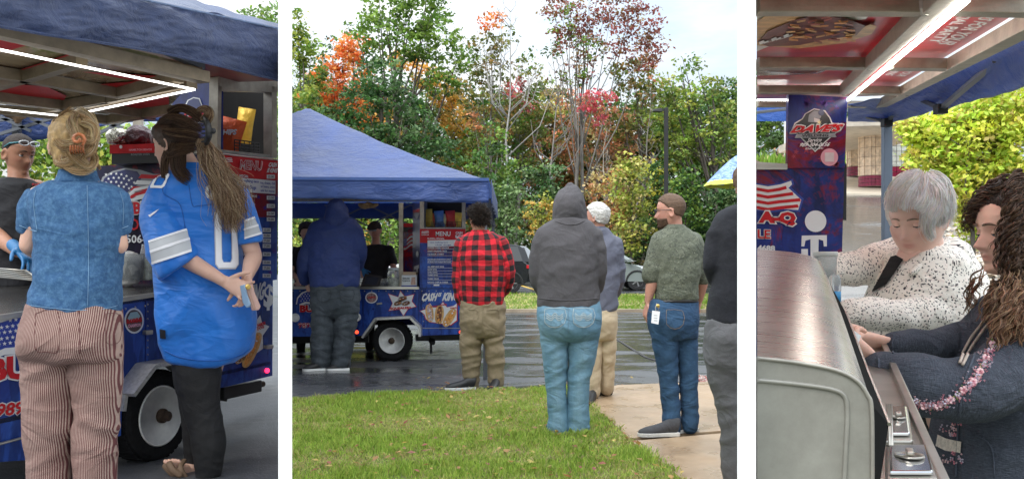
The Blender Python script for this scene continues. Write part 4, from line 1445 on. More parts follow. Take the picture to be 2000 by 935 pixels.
def hot_dog(plane,cx,cy,L,W,ang,parent,fill=None):
 """a printed hot dog: bun, filling, flecks of cheese"""
 ca,sa=math.cos(ang),math.sin(ang)
 def E(u,v):return (cx+u*ca-v*sa,cy+u*sa+v*ca)
 rnd=random.Random(int(cx*7+cy))
 def blob(l,w,jit,n=26):
  return [E(l*math.cos(2*math.pi*k/n)*(1+rnd.uniform(-jit,jit)),w*(abs(math.sin(2*math.pi*k/n))**.7)*math.copysign(1,math.sin(2*math.pi*k/n))*(1+rnd.uniform(-jit,jit)))for k in range(n)]
 poly_print('printed_bun',plane,blob(L,W,.02),m_tan_p,parent,.007)
 poly_print('printed_filling',plane,blob(L*.92,W*.55,.10),fill or m_meat_p,parent,.009)
 for k in range(7):
  u,v_=rnd.uniform(-.8,.8)*L,rnd.uniform(-.35,.35)*W
  c=E(u,v_)
  poly_print('printed_cheese',plane,[(c[0]+rnd.uniform(.5,1)*W*.3*math.cos(q),c[1]+rnd.uniform(.5,1)*W*.3*math.sin(q))for q in np.linspace(0,5.4,6)],rnd.choice([m_cheese_p,m_white_p,m_tan_p]),parent,.011)
def wheel(parent,c,axis,R,W=.14,rim=.62):
 w=MB().lathe(c,axis,[(R*rim,W*.02),(R*.88,0),(R*.97,-W*.05+W*.1),(R,W*.22),(R,W*.78),(R*.96,W*.95),(R*.8,W),(R*rim,W)],44)
 w=w.build('wheel',m_tyre,parent,smooth=False)
 ax=Vector(axis).normalized()
 c=Vector(c)
 a=ax.cross(Vector((0,0,1))).normalized();b=ax.cross(a)
 mb=MB()
 for k in range(40):
  th=2*math.pi*k/40
  r_=a*math.cos(th)+b*math.sin(th)
  mb.beam(c+r_*(R+.002)+ax*W*.1,c+r_*(R+.002)+ax*W*.9,R*.09,.006,up=r_)
 mb.build('tread',m_tyre,w)
 MB().lathe(c,axis,[(R*rim+.004,-.002),(R*rim-.003,-.008),(R*rim*.94,.008),(R*rim*.88,.055),(R*.45,.06),(R*.32,.028),(R*.16,.028)],36).build('rim',m_rim,w,smooth=True)
 MB().lathe(c,axis,[(R*.16,.03),(R*.16,-.02),(R*.12,-.03),(R*.11,-.05),(R*.06,-.06)],18).build('hub',m_rust,w,smooth=False)
 mb=MB()
 for k in range(5):
  th=2*math.pi*k/5+.3
  q=c+(a*math.cos(th)+b*math.sin(th))*R*.25
  mb.lathe(q,axis,[(.013,.03),(.013,.008),(.006,.004)],6)
 mb.build('wheel_nut',m_rust,w)
 return w
def flag_print(plane,quad,parent,stars=12,off=.007):
 """waving flag, quad = pixel corners top-left, top-right, bottom-right, bottom-left"""
 def Q(u,v):
  a=np.array(quad,float)
  w=.10*math.sin(u*5.5)
  v=v+w
  p=a[0]*(1-u)*(1-v)+a[1]*u*(1-v)+a[2]*u*v+a[3]*(1-u)*v
  return tuple(p)
 for k in range(7):
  v0,v1=k/7,(k+1)/7
  pts=[Q(u,v0)for u in np.linspace(0,1,12)]+[Q(u,v1)for u in np.linspace(1,0,12)]
  poly_print('printed_stripe',plane,pts,m_white_p if k%2 else m_red_p,parent,off)
 pts=[Q(u,0)for u in np.linspace(0,.45,6)]+[Q(u,4/7)for u in np.linspace(.45,0,6)]
 if stars:
  poly_print('printed_canton',plane,pts,m_blue_p,parent,off+.002)
  for i in range(4):
   for j in range(3):
    c=Q(.06+.11*i+.05*(j%2),.1+.17*j)
    r=abs(quad[1][0]-quad[0][0])*.035
    poly_print('printed_star',plane,star_pts(c[0],c[1],r),m_white_p,parent,off+.004)
    # ================================================================== MIDDLE VIEW: stall
D2=11.1
PL2=Plane(P(570,500,D2),P(900,500,D2),P(570,600,D2))
tr2=thing('food_trailer',(wallx(735,12),12,0),'blue printed food trailer seen side-on behind the man in the blue hoodie','food trailer')
def B2(name,x0,x1,y0,y1,mat,d0=D2,dep=.05,parent=None,bevel=0.0):
 """box whose front face shows between photo pixels"""
 a,b=P(x0,y1,d0),P(x1,y0,d0)
 return MB().box(a.x,b.x,d0,d0+dep,a.z,b.z).build(name,mat,parent or tr2,bevel=bevel)
body=[(564,563),(905,563),(905,652),(824,655),(821,637),(803,620),(737,622),(713,655),(564,657)]
MB().slab([PL2.pt(x,y)for x,y in body][::-1],PL2.n,.04).build('body_panel',m_wrap,tr2)
MB().box(wallx(566,D2),wallx(905,D2),D2+1.7,D2+1.74,P(0,655,D2).z,P(0,563,D2).z).build('rear_panel',m_wrapd,tr2)
MB().box(wallx(566,D2),wallx(905,D2),D2+.041,D2+1.7,P(0,612,D2).z,P(0,606,D2).z).build('floor_pan',m_black,tr2)
MB().box(wallx(900,D2),wallx(905,D2),D2+.041,D2+1.7,P(0,652,D2).z,P(0,564,D2).z).build('end_panel',m_wrapd,tr2)
B2('counter_edge',564,818,559.5,564.5,m_steel,D2-.06,.10)
MB().box(wallx(566,D2),wallx(818,D2),D2+.041,D2+1.3,P(0,562,D2).z,P(0,560.5,D2).z).build('counter',m_steel,tr2)
for a,b in (((711,657),(736,621)),((736,621),(803,618)),((803,618),(822,637)),((822,637),(822,655))):
 pa,pb=PL2.pt(*a,.03),PL2.pt(*b,.03)
 MB().beam(pa,pb,.30,.028,up=(0,0,1)if a[1]!=637 else (1,0,0)).build('fender',M('diamond plate',(.55,.54,.52),.35,.7,var=.2,vscale=60,bump=.5,bscale=80),tr2)
wheel(tr2,PL2.pt(765,665,.05),(0,1,0),38.5*D2/FPX,.16,.64)
wheel(tr2,PL2.pt(765,665,-1.55),(0,1,0),38.5*D2/FPX,.16,.64)
for x,y0,y1 in ((709,566,655),(823,566,637),(818,564,652)):
 B2('panel_seam',x-.6,x+.6,y0,y1,m_wrapd,D2-.006,.004)
B2('trim_strip',824,904,640,641,m_steel,D2-.006,.004)
B2('menu_board',820,909,447,562,m_wrap,D2-.03,.05)
PLm=Plane(P(820,500,D2-.03),P(900,500,D2-.03),P(820,550,D2-.03))
poly_print('menu_header',PLm,[(820,447),(909,447),(909,474),(820,474)],m_red_p,tr2,.004)
poly_print('menu_panel',PLm,[(820,474),(909,474),(909,501),(820,501)],m_wrapr,tr2,.004)
text_print('MENU',PLm,(851,461),(880,461),(851,452),m_white_p,tr2,.008,bold=.02)
text_print('CASH',PLm,(890,457),(904,457),(890,452),m_white_p,tr2,.008,bold=.03,shear=.2)
text_print('IS KING',PLm,(889,463),(905,463),(889,458.5),m_white_p,tr2,.008,bold=.03,shear=.2)
flag_print(PLm,[(824,450),(837,450),(838,456),(823,456)],tr2,0)
text_print('SQUEALER',PLm,(823,460),(838,460),(823,457),m_white_p,tr2,.008)
poly_print('price_strip',PLm,[(835,469),(905,468),(905,480),(835,482)],m_white_p,tr2,.008)
for k,tx in enumerate(('one walking taco','chili dogs')):
 text_print(tx,PLm,(840+10*k,475+5*k),(875+6*k,475+5*k),(840+10*k,472+5*k),m_blue_p,tr2,.011)
text_print('RUSSELL SPECIAL',PLm,(835,467),(868,467),(835,464),m_white_p,tr2,.008,bold=.03)
for tx,y,w in (('LOADED TURBO NACHOS',485,42),('GIANT WALKING TACO',491.5,38),('SQUEALER COMBO',498,32),('SQUEALER SANDWICH ONLY',508,46),('#5 (Pulled Pork Pineapple Mac Pocket)',513,46),('ALL BEEF HOT DOG',522,32),('SLAW DOG',527.5,18),('CHILI DOG',533,19),('TURBO DOG',538.5,20),('TURBO TACO',545.5,22),('NACHO CHIPS & CHEESE',552.5,40)):
 text_print(tx,PLm,(835,y),(835+w,y),(835,y-3),m_white_p,tr2,.008,bold=.03)
 B2('menu_line',835,888,y+.9,y+1.4,m_white_p,D2-.04,.002)
for x,y in ((890,465),(890,484),(890,491),(890,498)):
 poly_print('price_tag',PLm,[(x,y-3.5),(x+10,y-3.5),(x+10,y),(x,y)],m_white_p,tr2,.009)
poly_print('price_tag',PLm,[(847,555),(858,555),(858,558),(847,558)],m_white_p,tr2,.009)
for x0,x1 in ((820,828),(902,909)):
 B2('window_frame',x0,x1,392,447,m_alu,D2-.02,.08)
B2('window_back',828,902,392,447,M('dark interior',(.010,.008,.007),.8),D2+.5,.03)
B2('window_sill',828,902,444,447,m_alud,D2,.5)
B2('window_side',826,828,392,447,m_alud,D2+.05,.5)
PT=Plane(P(806,500,D2+.55),P(820,500,D2+.02),P(806,540,D2+.55))
MB().slab([PT.pt(806,396),PT.pt(820,396),PT.pt(820,560),PT.pt(806,560)],PT.n,.02).build('side_board',m_wrapd,tr2)
poly_print('sign_badge',PT,[(808,412),(819,406),(819,418),(814,428),(808,420)],m_grey_p,tr2,.005)
text_print("DAVE'S",PT,(807,416),(820,414),(807,410),m_red_p,tr2,.009,bold=.06)
poly_print('sticker',PT,ell_pts(815,496,2.6,6),m_white_p,tr2,.006)
poly_print('sign_letter',PT,[(809,520),(818,517),(818,524),(816,524),(816,545),(813,546),(813,525),(809,526)],m_white_p,tr2,.006)
PF=Plane(P(778,500,D2+1.1),P(808,500,D2+.7),P(778,540,D2+1.1))
MB().slab([PF.pt(781,452),PF.pt(808,446),PF.pt(808,545),PF.pt(781,548)],PF.n,.03).build('inner_board',m_wrapr,tr2)
flag_print(PF,[(785,466),(806,458),(806,486),(785,490)],tr2,12)
text_print('BUBBA-Q',PF,(785,503),(807,503),(785,492),m_red_p,tr2,.008,bold=.06)
for px in (784,831):
 pass
MB().beam(P(783.5,560,D2+.1),P(783.5,396,D2+.1),.05,.05,up=(0,1,0)).build('inner_post',m_alu,tr2)
text_print('BU',PL2,(585,610),(612,610),(585,595),m_white_p,tr2,.006,bold=.14)
text_print('BU',PL2,(585.6,609.5),(611.4,609.5),(585.6,595.5),m_red_p,tr2,.009,bold=.06)
poly_print('printed_flag_field',PL2,[(580,593),(582,582),(590,573),(602,568),(614,567),(614,588),(600,588),(590,590)],m_blue_p,tr2,.005)
poly_print('printed_outline',PL2,[(578,594),(580,581),(589,571),(602,566),(614,565),(614,567),(602,568.5),(590,573.5),(582,583),(580,594)],m_white_p,tr2,.007)
for i in range(5):
 for j in range(4):
  poly_print('printed_star',PL2,star_pts(588+i*5.5+(j%2)*2.5,585-j*4.2+(4-i)*.6,1.5),m_white_p,tr2,.008)
poly_print('printed_stripe',PL2,[(584,594),(596,589),(614,590),(614,594),(598,593),(586,597)],m_white_p,tr2,.008)
text_print('989-506-4688',PL2,(582,641),(668,641),(582,629),m_white_p,tr2,.006,bold=.08)
text_print('989-506-4688',PL2,(582.5,640.5),(667.5,640.5),(582.5,629.5),m_red_p,tr2,.008,bold=.01)
for x,y in ((577,620),(696.5,619)):
 MB().lathe(PL2.pt(x,y),PL2.n,[(.052,0),(.052,.012),(.044,.018),(.04,.012),(.01,.016)],24).build('marker_lamp',m_rim,tr2,smooth=True)
poly_print('round_sticker',PL2,ell_pts(725.5,581,12,11),m_white_p,tr2,.005)
poly_print('round_sticker',PL2,ell_pts(725.5,581,10,9),M('sticker photo',(.3,.18,.18),.4,var=.8,vscale=50),tr2,.007)
text_print('CHAMPION',PL2,(718,583),(733,582),(718,579),m_red_p,tr2,.009,bold=.04)
MB().beam(PL2.pt(736,593,.015),PL2.pt(746,592,.015),.02,.03,up=(0,1,0)).build('latch',m_steel,tr2)
st=[(759,574),(778,580),(782,568),(790,579),(808,575),(804,588),(812,598),(797,602),(788,616),(780,603),(760,606),(767,592)]
poly_print('printed_burst',PL2,[(782+(x-782)*1.06,592+(y-592)*1.08)for x,y in st],m_red_p,tr2,.005)
poly_print('printed_burst',PL2,st,m_white_p,tr2,.007)
for cx,cy,l,w in ((786,583,9,4.6),(777,592,8,4.2),(793,592,8,4.2)):
 hot_dog(PL2,cx,cy,l,w,-.25,tr2)
text_print('SQUEALERS',PL2,(762,605),(803,603),(762,600),m_red_p,tr2,.013,bold=.05)
text_print('CASH',PL2,(823,588),(853,587.5),(826,572),m_white_p,tr2,.006,bold=.06,shear=.25)
text_print('IS',PL2,(855,579),(862,579),(856,571),m_white_p,tr2,.006,bold=.05,shear=.25)
text_print('KING',PL2,(863,587.5),(895,587),(866,571),m_white_p,tr2,.006,bold=.06,shear=.25)
st=[(821,607),(833,603),(840,592),(846,600),(856,600),(865,590),(873,600),(886,597),(892,592),(892,625),(880,634),(868,632),(855,630),(840,628),(832,622),(829,613)]
poly_print('printed_burst',PL2,[(858+(x-858)*1.05,612+(y-612)*1.07)for x,y in st],m_red_p,tr2,.005)
poly_print('printed_burst',PL2,st,m_white_p,tr2,.0065)
hot_dog(PL2,839,611,17,8,1.45,tr2,M('onion print',(.55,.40,.38),.35,var=.6,vscale=70))
hot_dog(PL2,858,614,18,9,1.65,tr2)
hot_dog(PL2,878,620,20,8.5,-1.0,tr2,m_cheese_p)
for x,y in ((848,597),(866,594),(885,600)):
 text_print('SQUEALER',PL2,(x-6,y+3),(x+7,y+2),(x-6,y),m_red_p,tr2,.014,bold=.06)
for k in range(9):
 poly_print('printed_star',PL2,star_pts(630+k*33%260,570+(k*37)%78,4+k%3*2,k),m_wrapd,tr2,.003)
for x in (697,900):
 MB().lathe(PL2.pt(x,648),PL2.n,[(.022,0),(.022,.015),(.01,.022)],14).build('tail_lamp',M('lit red lamp',(.6,.03,.01),.3,var=0,emit=(1,.08,.03),emit_s=1.6),tr2)
MB().beam(P(812,659,D2+.3),P(900,657,D2+.3),.10,.08).build('bumper_jack',m_black,tr2,bevel=.01)
MB().beam(P(846,670,D2+.2),P(838,658,D2+.3),.05,.05).build('jack_foot',m_black,tr2)
MB().beam(P(842,690,D2+.3),P(842,661,D2+.3),.03,.03,up=(0,1,0)).build('jack_leg',m_black,tr2)
MB().beam(P(566,662,D2+.5),P(720,660,D2+.5),.08,.10).build('chassis',m_black,tr2)
zf=P(0,400,D2).z
m_hatch=M('hatch underside',(.30,.20,.17),.3,var=.3,vscale=3)
hz=2.05
MB().box(wallx(LW,10)+.05,wallx(812,D2),9.9,12.6,hz,hz+.02).build('hatch_roof',m_hatch,tr2)
for y in (10.0,10.9,11.8,12.5):
 MB().box(wallx(LW,y)+.06,wallx(812,D2),y-.03,y+.03,hz-.06,hz-.002).build('hatch_beam',m_alu,tr2)
MB().box(-1.95,-1.2,9.93,9.96,hz-.08,hz-.062).build('light_strip',m_led,tr2)
MB().beam((-1.35,10.0,hz-.07),(-1.15,12.4,hz-.07),.03,.02).build('light_strip',m_led,tr2)
def simple_box(name,x0,x1,y0,y1,d,dep,mat,label,cat,group=None,bevel=.006):
 a,b=P(x0,y1,d),P(x1,y0,d)
 t=thing(name,((a.x+b.x)/2,d+dep/2,a.z),label,cat,group)
 MB().box(a.x,b.x,d,d+dep,a.z,b.z).build('body',mat,t,bevel=bevel)
 return t
r=thing('cardboard_box',P(794,452,D2+.9),'red and black cardboard box on top of the flag board','box')
MB().box(P(780,0,D2+.85).x,P(808,0,D2+.85).x,D2+.85,D2+1.15,P(0,452,D2+.85).z,P(0,443,D2+.85).z).build('body',m_black_p,r)
MB().box(P(780,0,D2+.845).x,P(808,0,D2+.845).x,D2+.84,D2+1.16,P(0,443,D2+.845).z,P(0,436,D2+.845).z).build('lid',m_red_p,r)
r=thing('tablet',P(726,560,D2-.0),'black tablet cash register propped up on the counter','tablet')
PLt=Plane(P(705,558,D2-.02),P(741,562,D2-.02),P(712,535,D2+.10))
MB().slab([PLt.pt(x,y)for x,y in ((704,558),(739,560),(747,538),(713,534))][::-1],PLt.n,.012).build('screen',m_black,r,bevel=.003)
MB().slab([PLt.pt(x,y,.002)for x,y in ((711,554),(735,556),(740,542),(717,539))][::-1],PLt.n,.002).build('display',M('dark display',(.03,.035,.05),.1,var=0),r)
MB().box(P(712,0,D2).x,P(738,0,D2).x,D2+.02,D2+.12,P(0,560,D2).z,P(0,555,D2).z).build('stand',m_black,r)
m_plastic=M('clear plastic',(.85,.88,.88),.15,var=0,trans=.75,ior=1.2)
r=thing('plastic_jar',P(769,560,D2+.1),'large clear screw-top jar half full of banknotes on the counter','jar')
MB().lathe(P(769,560,D2+.1),(0,0,1),[(.07,0),(.078,.01),(.078,.17),(.066,.19),(.066,.2)],24).build('jar_body',m_plastic,r,smooth=True)
MB().lathe(P(769,560,D2+.1)+Vector((0,0,.2)),(0,0,1),[(.07,0),(.07,.03),(.065,.033)],24).build('lid',M('jar lid',(.55,.6,.6),.4,var=.05),r,smooth=True)
MB().lathe(P(769,559,D2+.1),(0,0,1),[(.06,.004),(.066,.05),(.05,.09),(.02,.1)],14).build('banknotes',M('paper money',(.38,.42,.33),.8,var=.5,vscale=40),r)
r=thing('napkin_box',P(799,560,D2+.05),'printed napkin dispenser box beside the jar','box')
MB().box(P(784,0,D2).x,P(814,0,D2).x,D2+.02,D2+.2,P(0,560,D2).z,P(0,537,D2).z).build('body',M('dispenser',(.62,.66,.68),.3,var=.05),r,bevel=.006)
PLn=Plane(P(784,500,D2+.02),P(814,500,D2+.02),P(784,540,D2+.02))
poly_print('printed_face',PLn,[(804,541),(811,541),(812,556),(802,556)],M('face print',(.5,.32,.25),.4,var=.4,vscale=60),r,.004)
text_print('tissues',PLn,(786,545),(800,545),(786,541),m_black_p,r,.004)
text_print('hygiene',PLn,(786,550),(801,550),(786,546),m_black_p,r,.004)
poly_print('printed_base',PLn,[(784,557),(814,557),(814,560),(784,560)],m_blue_p,r,.004)
MB().box(P(786,0,D2).x,P(812,0,D2).x,D2+.04,D2+.18,P(0,537,D2).z,P(0,531,D2).z).build('napkins',M('brown napkin',(.5,.38,.26),.9),r,bevel=.008)
for k,(x,y0,y1)in enumerate(((750,544,560),(743,548,560))):
 r=thing('plastic_tub',P(x,560,D2+.25),('clear plastic tub behind the jar','smaller clear tub behind the tablet')[k],'tub')
 MB().lathe(P(x,560,D2+.25),(0,0,1),[(.04,0),(.05,(y1-y0)*D2/FPX),(.053,(y1-y0)*D2/FPX+.004),(.02,(y1-y0)*D2/FPX+.006)],18).build('body',m_plastic,r,smooth=True)
cols=[(.75,.12,.03),(.8,.5,.06),(.55,.04,.03),(.12,.25,.5),(.7,.62,.3)]
names=['orange red','yellow','dark red','blue','cream']
def chip_bag(c,w,h,col,label,rot=0.0,text=None,group='snack bags in the serving window'):
 r=thing('snack_bag',c,label,'snack bag',group)
 rnd=random.Random(int(abs(c[0])*1000+col[0]*100))
 n=10
 V,F=[],[]
 for side in (-1,1):
  for j in range(n+1):
   for i in range(n+1):
    u,v=i/n*2-1,j/n*2-1
    th=.22*w*(1-abs(u)**3)*(1-abs(v)**2.4)+rnd.uniform(0,.02)*w
    x,z=u*w/2*(1-.06*(1-abs(v))),v*h/2
    V.append((c[0]+x*math.cos(rot)-z*math.sin(rot),c[1]+side*th,c[2]+h/2+x*math.sin(rot)+z*math.cos(rot)))
 m=(n+1)**2
 for s_ in (0,m):
  for j in range(n):
   for i in range(n):
    q=(s_+j*(n+1)+i,s_+j*(n+1)+i+1,s_+(j+1)*(n+1)+i+1,s_+(j+1)*(n+1)+i)
    F.append(q if s_==0 else q[::-1])
 mk('bag',V,F,M('foil bag %s'%(col,),col,.28,.25,var=.25,vscale=14,bump=.6,bscale=26,bdist=.02),r,smooth=True)
 if text:
  pl=Plane((c[0],c[1]-.24*w,c[2]),(c[0]+1,c[1]-.24*w,c[2]),(c[0],c[1]-.24*w,c[2]+1))
  tw,tz=w*.7,h*.16
  V2,F2=text_geo(text,.05,.2)
  mk('lettering',[(c[0]+(u-.5)*tw,c[1]-.235*w,c[2]+h*.5+(v)*tz)for u,v in V2],F2,m_white_p,r)
 return r
for k,(x,y,w,h,ci)in enumerate(((836,443,.12,.22,1),(846,443,.11,.17,0),(858,443,.12,.2,3),(868,443,.12,.16,4),(880,443,.12,.2,2),(893,443,.11,.18,1))):
 chip_bag(P(x,y,D2+.30+.02*(k%2)),w,h,cols[ci],'%s snack bag, %s from the left in the serving window above the menu'%(names[ci],('first','second','third','fourth','fifth','sixth')[k]),rot=(-1)**k*.08)
for k,(x0,x1,y0)in enumerate(((842,866,434),(875,900,433))):
 r=thing('wire_basket',P((x0+x1)/2,444,D2+.12),('left','right')[k]+' black wire basket of snacks in the serving window','basket')
 mb=MB()
 for y in np.linspace(y0,443.5,4):
  mb.beam(P(x0,y,D2+.12),P(x1,y,D2+.12),.006,.006)
 mb.build('rim_wire',m_black,r)
 mb=MB()
 for x in np.linspace(x0,x1,9):
  mb.beam(P(x,y0,D2+.12),P(x,443.5,D2+.12),.005,.005,up=(0,1,0))
 mb.build('upright_wire',m_black,r)
mb=MB()
for k in range(24):mb.lathe(PL2.pt(572+k*14,568),PL2.n,[(.008,0),(.006,.004),(.002,.005)],6)
for k in range(6):mb.lathe(PL2.pt(827,575+k*13),PL2.n,[(.008,0),(.006,.004),(.002,.005)],6)
mb.build('rivets',m_steel,tr2,kind='stuff')
# ---- canopy of the middle view
cp=thing('canopy_tent',(-.23,11.3,0),'navy blue peaked canopy tent over the trailer, seen whole from the lawn','tent')
d0,d1=9.3,13.4
TR0,TR1=P(955,351,d0),P(955,351,d0)
TR1=Vector((TR0.x,d1,TR0.z))
AP=P(602,211,11.2)
BOT=P(955,397,d0).z-TR0.z
XL0,XL1=wallx(LW,d0)+.04,wallx(LW,d1)+.04
rnd=random.Random(4)
def sag(u,v):return .06*math.sin(math.pi*min(1,max(0,v)))*math.sin(math.pi*u)
XC=2*AP.x-TR0.x
def roof(u,v):
 y=d0+(d1-d0)*v
 xw=wallx(LW,y)+.03
 x=TR0.x+(xw-TR0.x)*u
 f=min((y-d0)/(AP.y-d0),(TR0.x-x)/(TR0.x-AP.x),(x-XC)/(AP.x-XC),(d1-y)/(d1-AP.y))
 z=TR0.z+(AP.z-TR0.z)*f-.07*math.sin(math.pi*min(1,f))*(1-.5*f)
 return Vector((x,y,z+.012*noise.noise(Vector((x*3,y*3,0)))))
grid_surface('roof_cloth',roof,90,70,m_canopy,cp)
def val(u,v):
 zt=TR0.z+BOT*v
 x=TR0.x+(XL0-TR0.x)*u
 zt+=(.055*u)*v
 return Vector((x,d0-.02+.018*math.sin(x*9)*v+.02*noise.noise(Vector((x*4,v*2,0)))*v,zt+.012*noise.noise(Vector((x*2,5,v)))))
grid_surface('valance',val,60,8,m_canopy,cp,thick=.004)
grid_surface('valance',lambda u,v:Vector((TR0.x+.02+.012*math.sin(u*30)*v,d0+(d1-d0)*u,TR0.z+BOT*v)),30,5,m_canopy,cp,thick=.004)
grid_surface('valance',lambda u,v:Vector((TR1.x+(XL1-TR1.x)*u,d1+.02*math.sin(u*26)*v,TR1.z+BOT*.95*v)),40,5,m_canopy,cp,thick=.004)
for a,b in (((955,351),(560,347)),):
 pa=TR0+Vector((0,-.026,.0));pb=Vector((XL0,d0-.026,TR0.z+.012))
 MB().beam(pa,pb,.012,.03).build('seam_hem',M('hem binding',(.03,.07,.22),.5),cp)
m_pole=M('grey tent pole',(.14,.15,.17),.4,.5,var=.1)
for x,y,lo in ((TR0.x-.04,d0+.05,0),(TR1.x-.04,d1-.05,0)):
 MB().box(x-.02,x+.02,y-.02,y+.02,lo,TR0.z).build('pole',m_pole,cp)
mb=MB()
zt,zb=TR0.z-.03,TR0.z-.33
for k in range(4):
 xa,xb=TR0.x-k*.62,TR0.x-(k+1)*.62
 if xb<XL1+.1:xb=XL1+.1
 mb.beam((xa,d1-.05,zt),(xb,d1-.05,zb),.022,.022)
 mb.beam((xa,d1-.07,zb),(xb,d1-.07,zt),.022,.022)
for k in range(3):
 ya,yb=d0+.1+k*1.3,d0+.1+(k+1)*1.3
 mb.beam((TR0.x-.05,ya,zt),(TR0.x-.05,yb,zb),.022,.022)
 mb.beam((TR0.x-.07,ya,zb),(TR0.x-.07,yb,zt),.022,.022)
mb.build('truss',m_pole,cp)
r=thing('paper_bag',P(716,400,12.3),'crumpled brown bag tied under the canopy roof','bag')
b_=Shape(12.3);b_.limb([(704,400,0,4),(712,401,0,6),(722,401,.05,5.5),(735,400,0,3.5)])
b_.build('bag',M('brown paper',(.38,.26,.14),.8,var=.3,bump=.6,bscale=30,bdist=.02),r,voxel=.012,folds=[(.012,(14,14,14))])
t=NT('painted umbrella cloth')
v=t.coord('Object')
c=t.ramp(t.noise(t.coord('Object',(1,1,2.2)),3.2,5,.7,2.5),[(.32,(.03,.07,.40)),(.46,(.12,.22,.65)),(.54,(.30,.45,.75)),(.62,(.06,.12,.5))])
sx=t.node('ShaderNodeSeparateXYZ');t.link(v,sx.inputs[0])
low=t.math('LESS_THAN',t.math('ADD',sx.outputs['Z'],t.math('MULTIPLY',t.noise(v,7,4,.6),.14)),.12)
c=t.mix(low,c,(.62,.62,.05));t.color(c);t.rough(.4)
um=thing('umbrella',P(1440,362,13),'blue and yellow patterned umbrella entering the view at the right','umbrella')
UC=P(1440,0,13);uz=P(0,364,13).z;UR=66*13/FPX
def dome(u,v):
 a=u*2*math.pi+math.pi
 sc=.5+.5*abs(math.cos(a*4))
 rr=UR*(1-.05*(1-abs(math.cos(4*a))))*v
 z=uz+(.44*(1-v**1.2))+.012*(1-abs(math.cos(4*a)))*v
 return Vector((UC.x+rr*math.cos(a),13+rr*math.sin(a),z))
grid_surface('cover',dome,64,12,t.m,um)
MB().beam((UC.x,13,uz-.8),(UC.x,13,uz+.47),.012,.012,up=(0,1,0)).build('shaft',m_black,um)
mb=MB()
for k in range(8):
 a=k*math.pi/4
 mb.beam((UC.x,13,uz+.42),(UC.x+UR*.98*math.cos(a),13+UR*.98*math.sin(a),uz+.002),.005,.005)
mb.build('rib',m_steel,um)
# ------------------------------------------------------------------ clothes materials
def cloth(name,col,var=.2,rough=.85,wsc=5,weave=420,wb=.15,sheen=.0,fold=.0,space='Object'):
 key='cloth '+name
 if key in MATS:return MATS[key]
 t=NT(key)
 v=t.coord(space)
 n1=t.noise(v,wsc,5,.62,.4)
 n2=t.noise(v,120,3,.7)
 c=t.ramp(n1,[(.3,tuple(k*(1-var)for k in col)),(.7,tuple(min(1,k*(1+var))for k in col))])
 c=t.mix(t.ramp(n2,[(.35,0.0),(.7,.35)]),c,tuple(min(1,k*1.5+.01)for k in col))
 t.color(c)
 t.rough(rough)
 if sheen:t.b.inputs['Sheen Weight'].default_value=sheen
 h=t.math('ADD',t.wrinkle(k=.8,st=1.2),t.math('MULTIPLY',t.noise(v,weave,2,.5),wb*.4))
 t.bump(h,.5,.022)
 MATS[key]=t.m
 return t.m
def denim(name,col,fade=(.35,.5,.6),k=.5):
 key='denim '+name
 if key in MATS:return MATS[key]
 t=NT(key)
 p=t.coord('pat',(1,1,1))
 v=t.coord('Object')
 f1=t.noise(t.coord('pat',(6,1.6,1)),1.6,5,.6,.5)
 f2=t.noise(t.coord('Object',(60,60,20)),5,4,.75)
 f3=t.noise(t.coord('Object',(6,6,22)),2.0,5,.65,1.0)
 c=t.mix(t.ramp(f1,[(.42,0.0),(.72,k)]),col,fade)
 px_=t.node('ShaderNodeSeparateXYZ');t.link(p,px_.inputs[0])
 c=t.mix(t.ramp(t.math('ABSOLUTE',px_.outputs['X']),[(.0,k*.6),(.055,.1),(.10,0.0)]),c,fade)
 c=t.mix(t.ramp(f3,[(.55,0.0),(.72,.35)]),c,tuple(q*1.5 for q in col))
 c=t.mix(t.ramp(f2,[(.3,.45),(.7,0.0)]),c,tuple(q*.45 for q in col))
 t.color(c);t.rough(.85)
 t.bump(t.math('ADD',t.wrinkle(k=.9,st=1.7),t.math('MULTIPLY',f2,.2)),.55,.022)
 MATS[key]=t.m
 return t.m
SK=skin_mat('fair',(.66,.42,.32))
SKS=skin_mat('shaded',(.42,.21,.13))  # darker skin tone stands for the shade on the griddle vendor
SKR=skin_mat('ruddy',(.52,.27,.20))
SKD=skin_mat('olive',(.36,.19,.12))
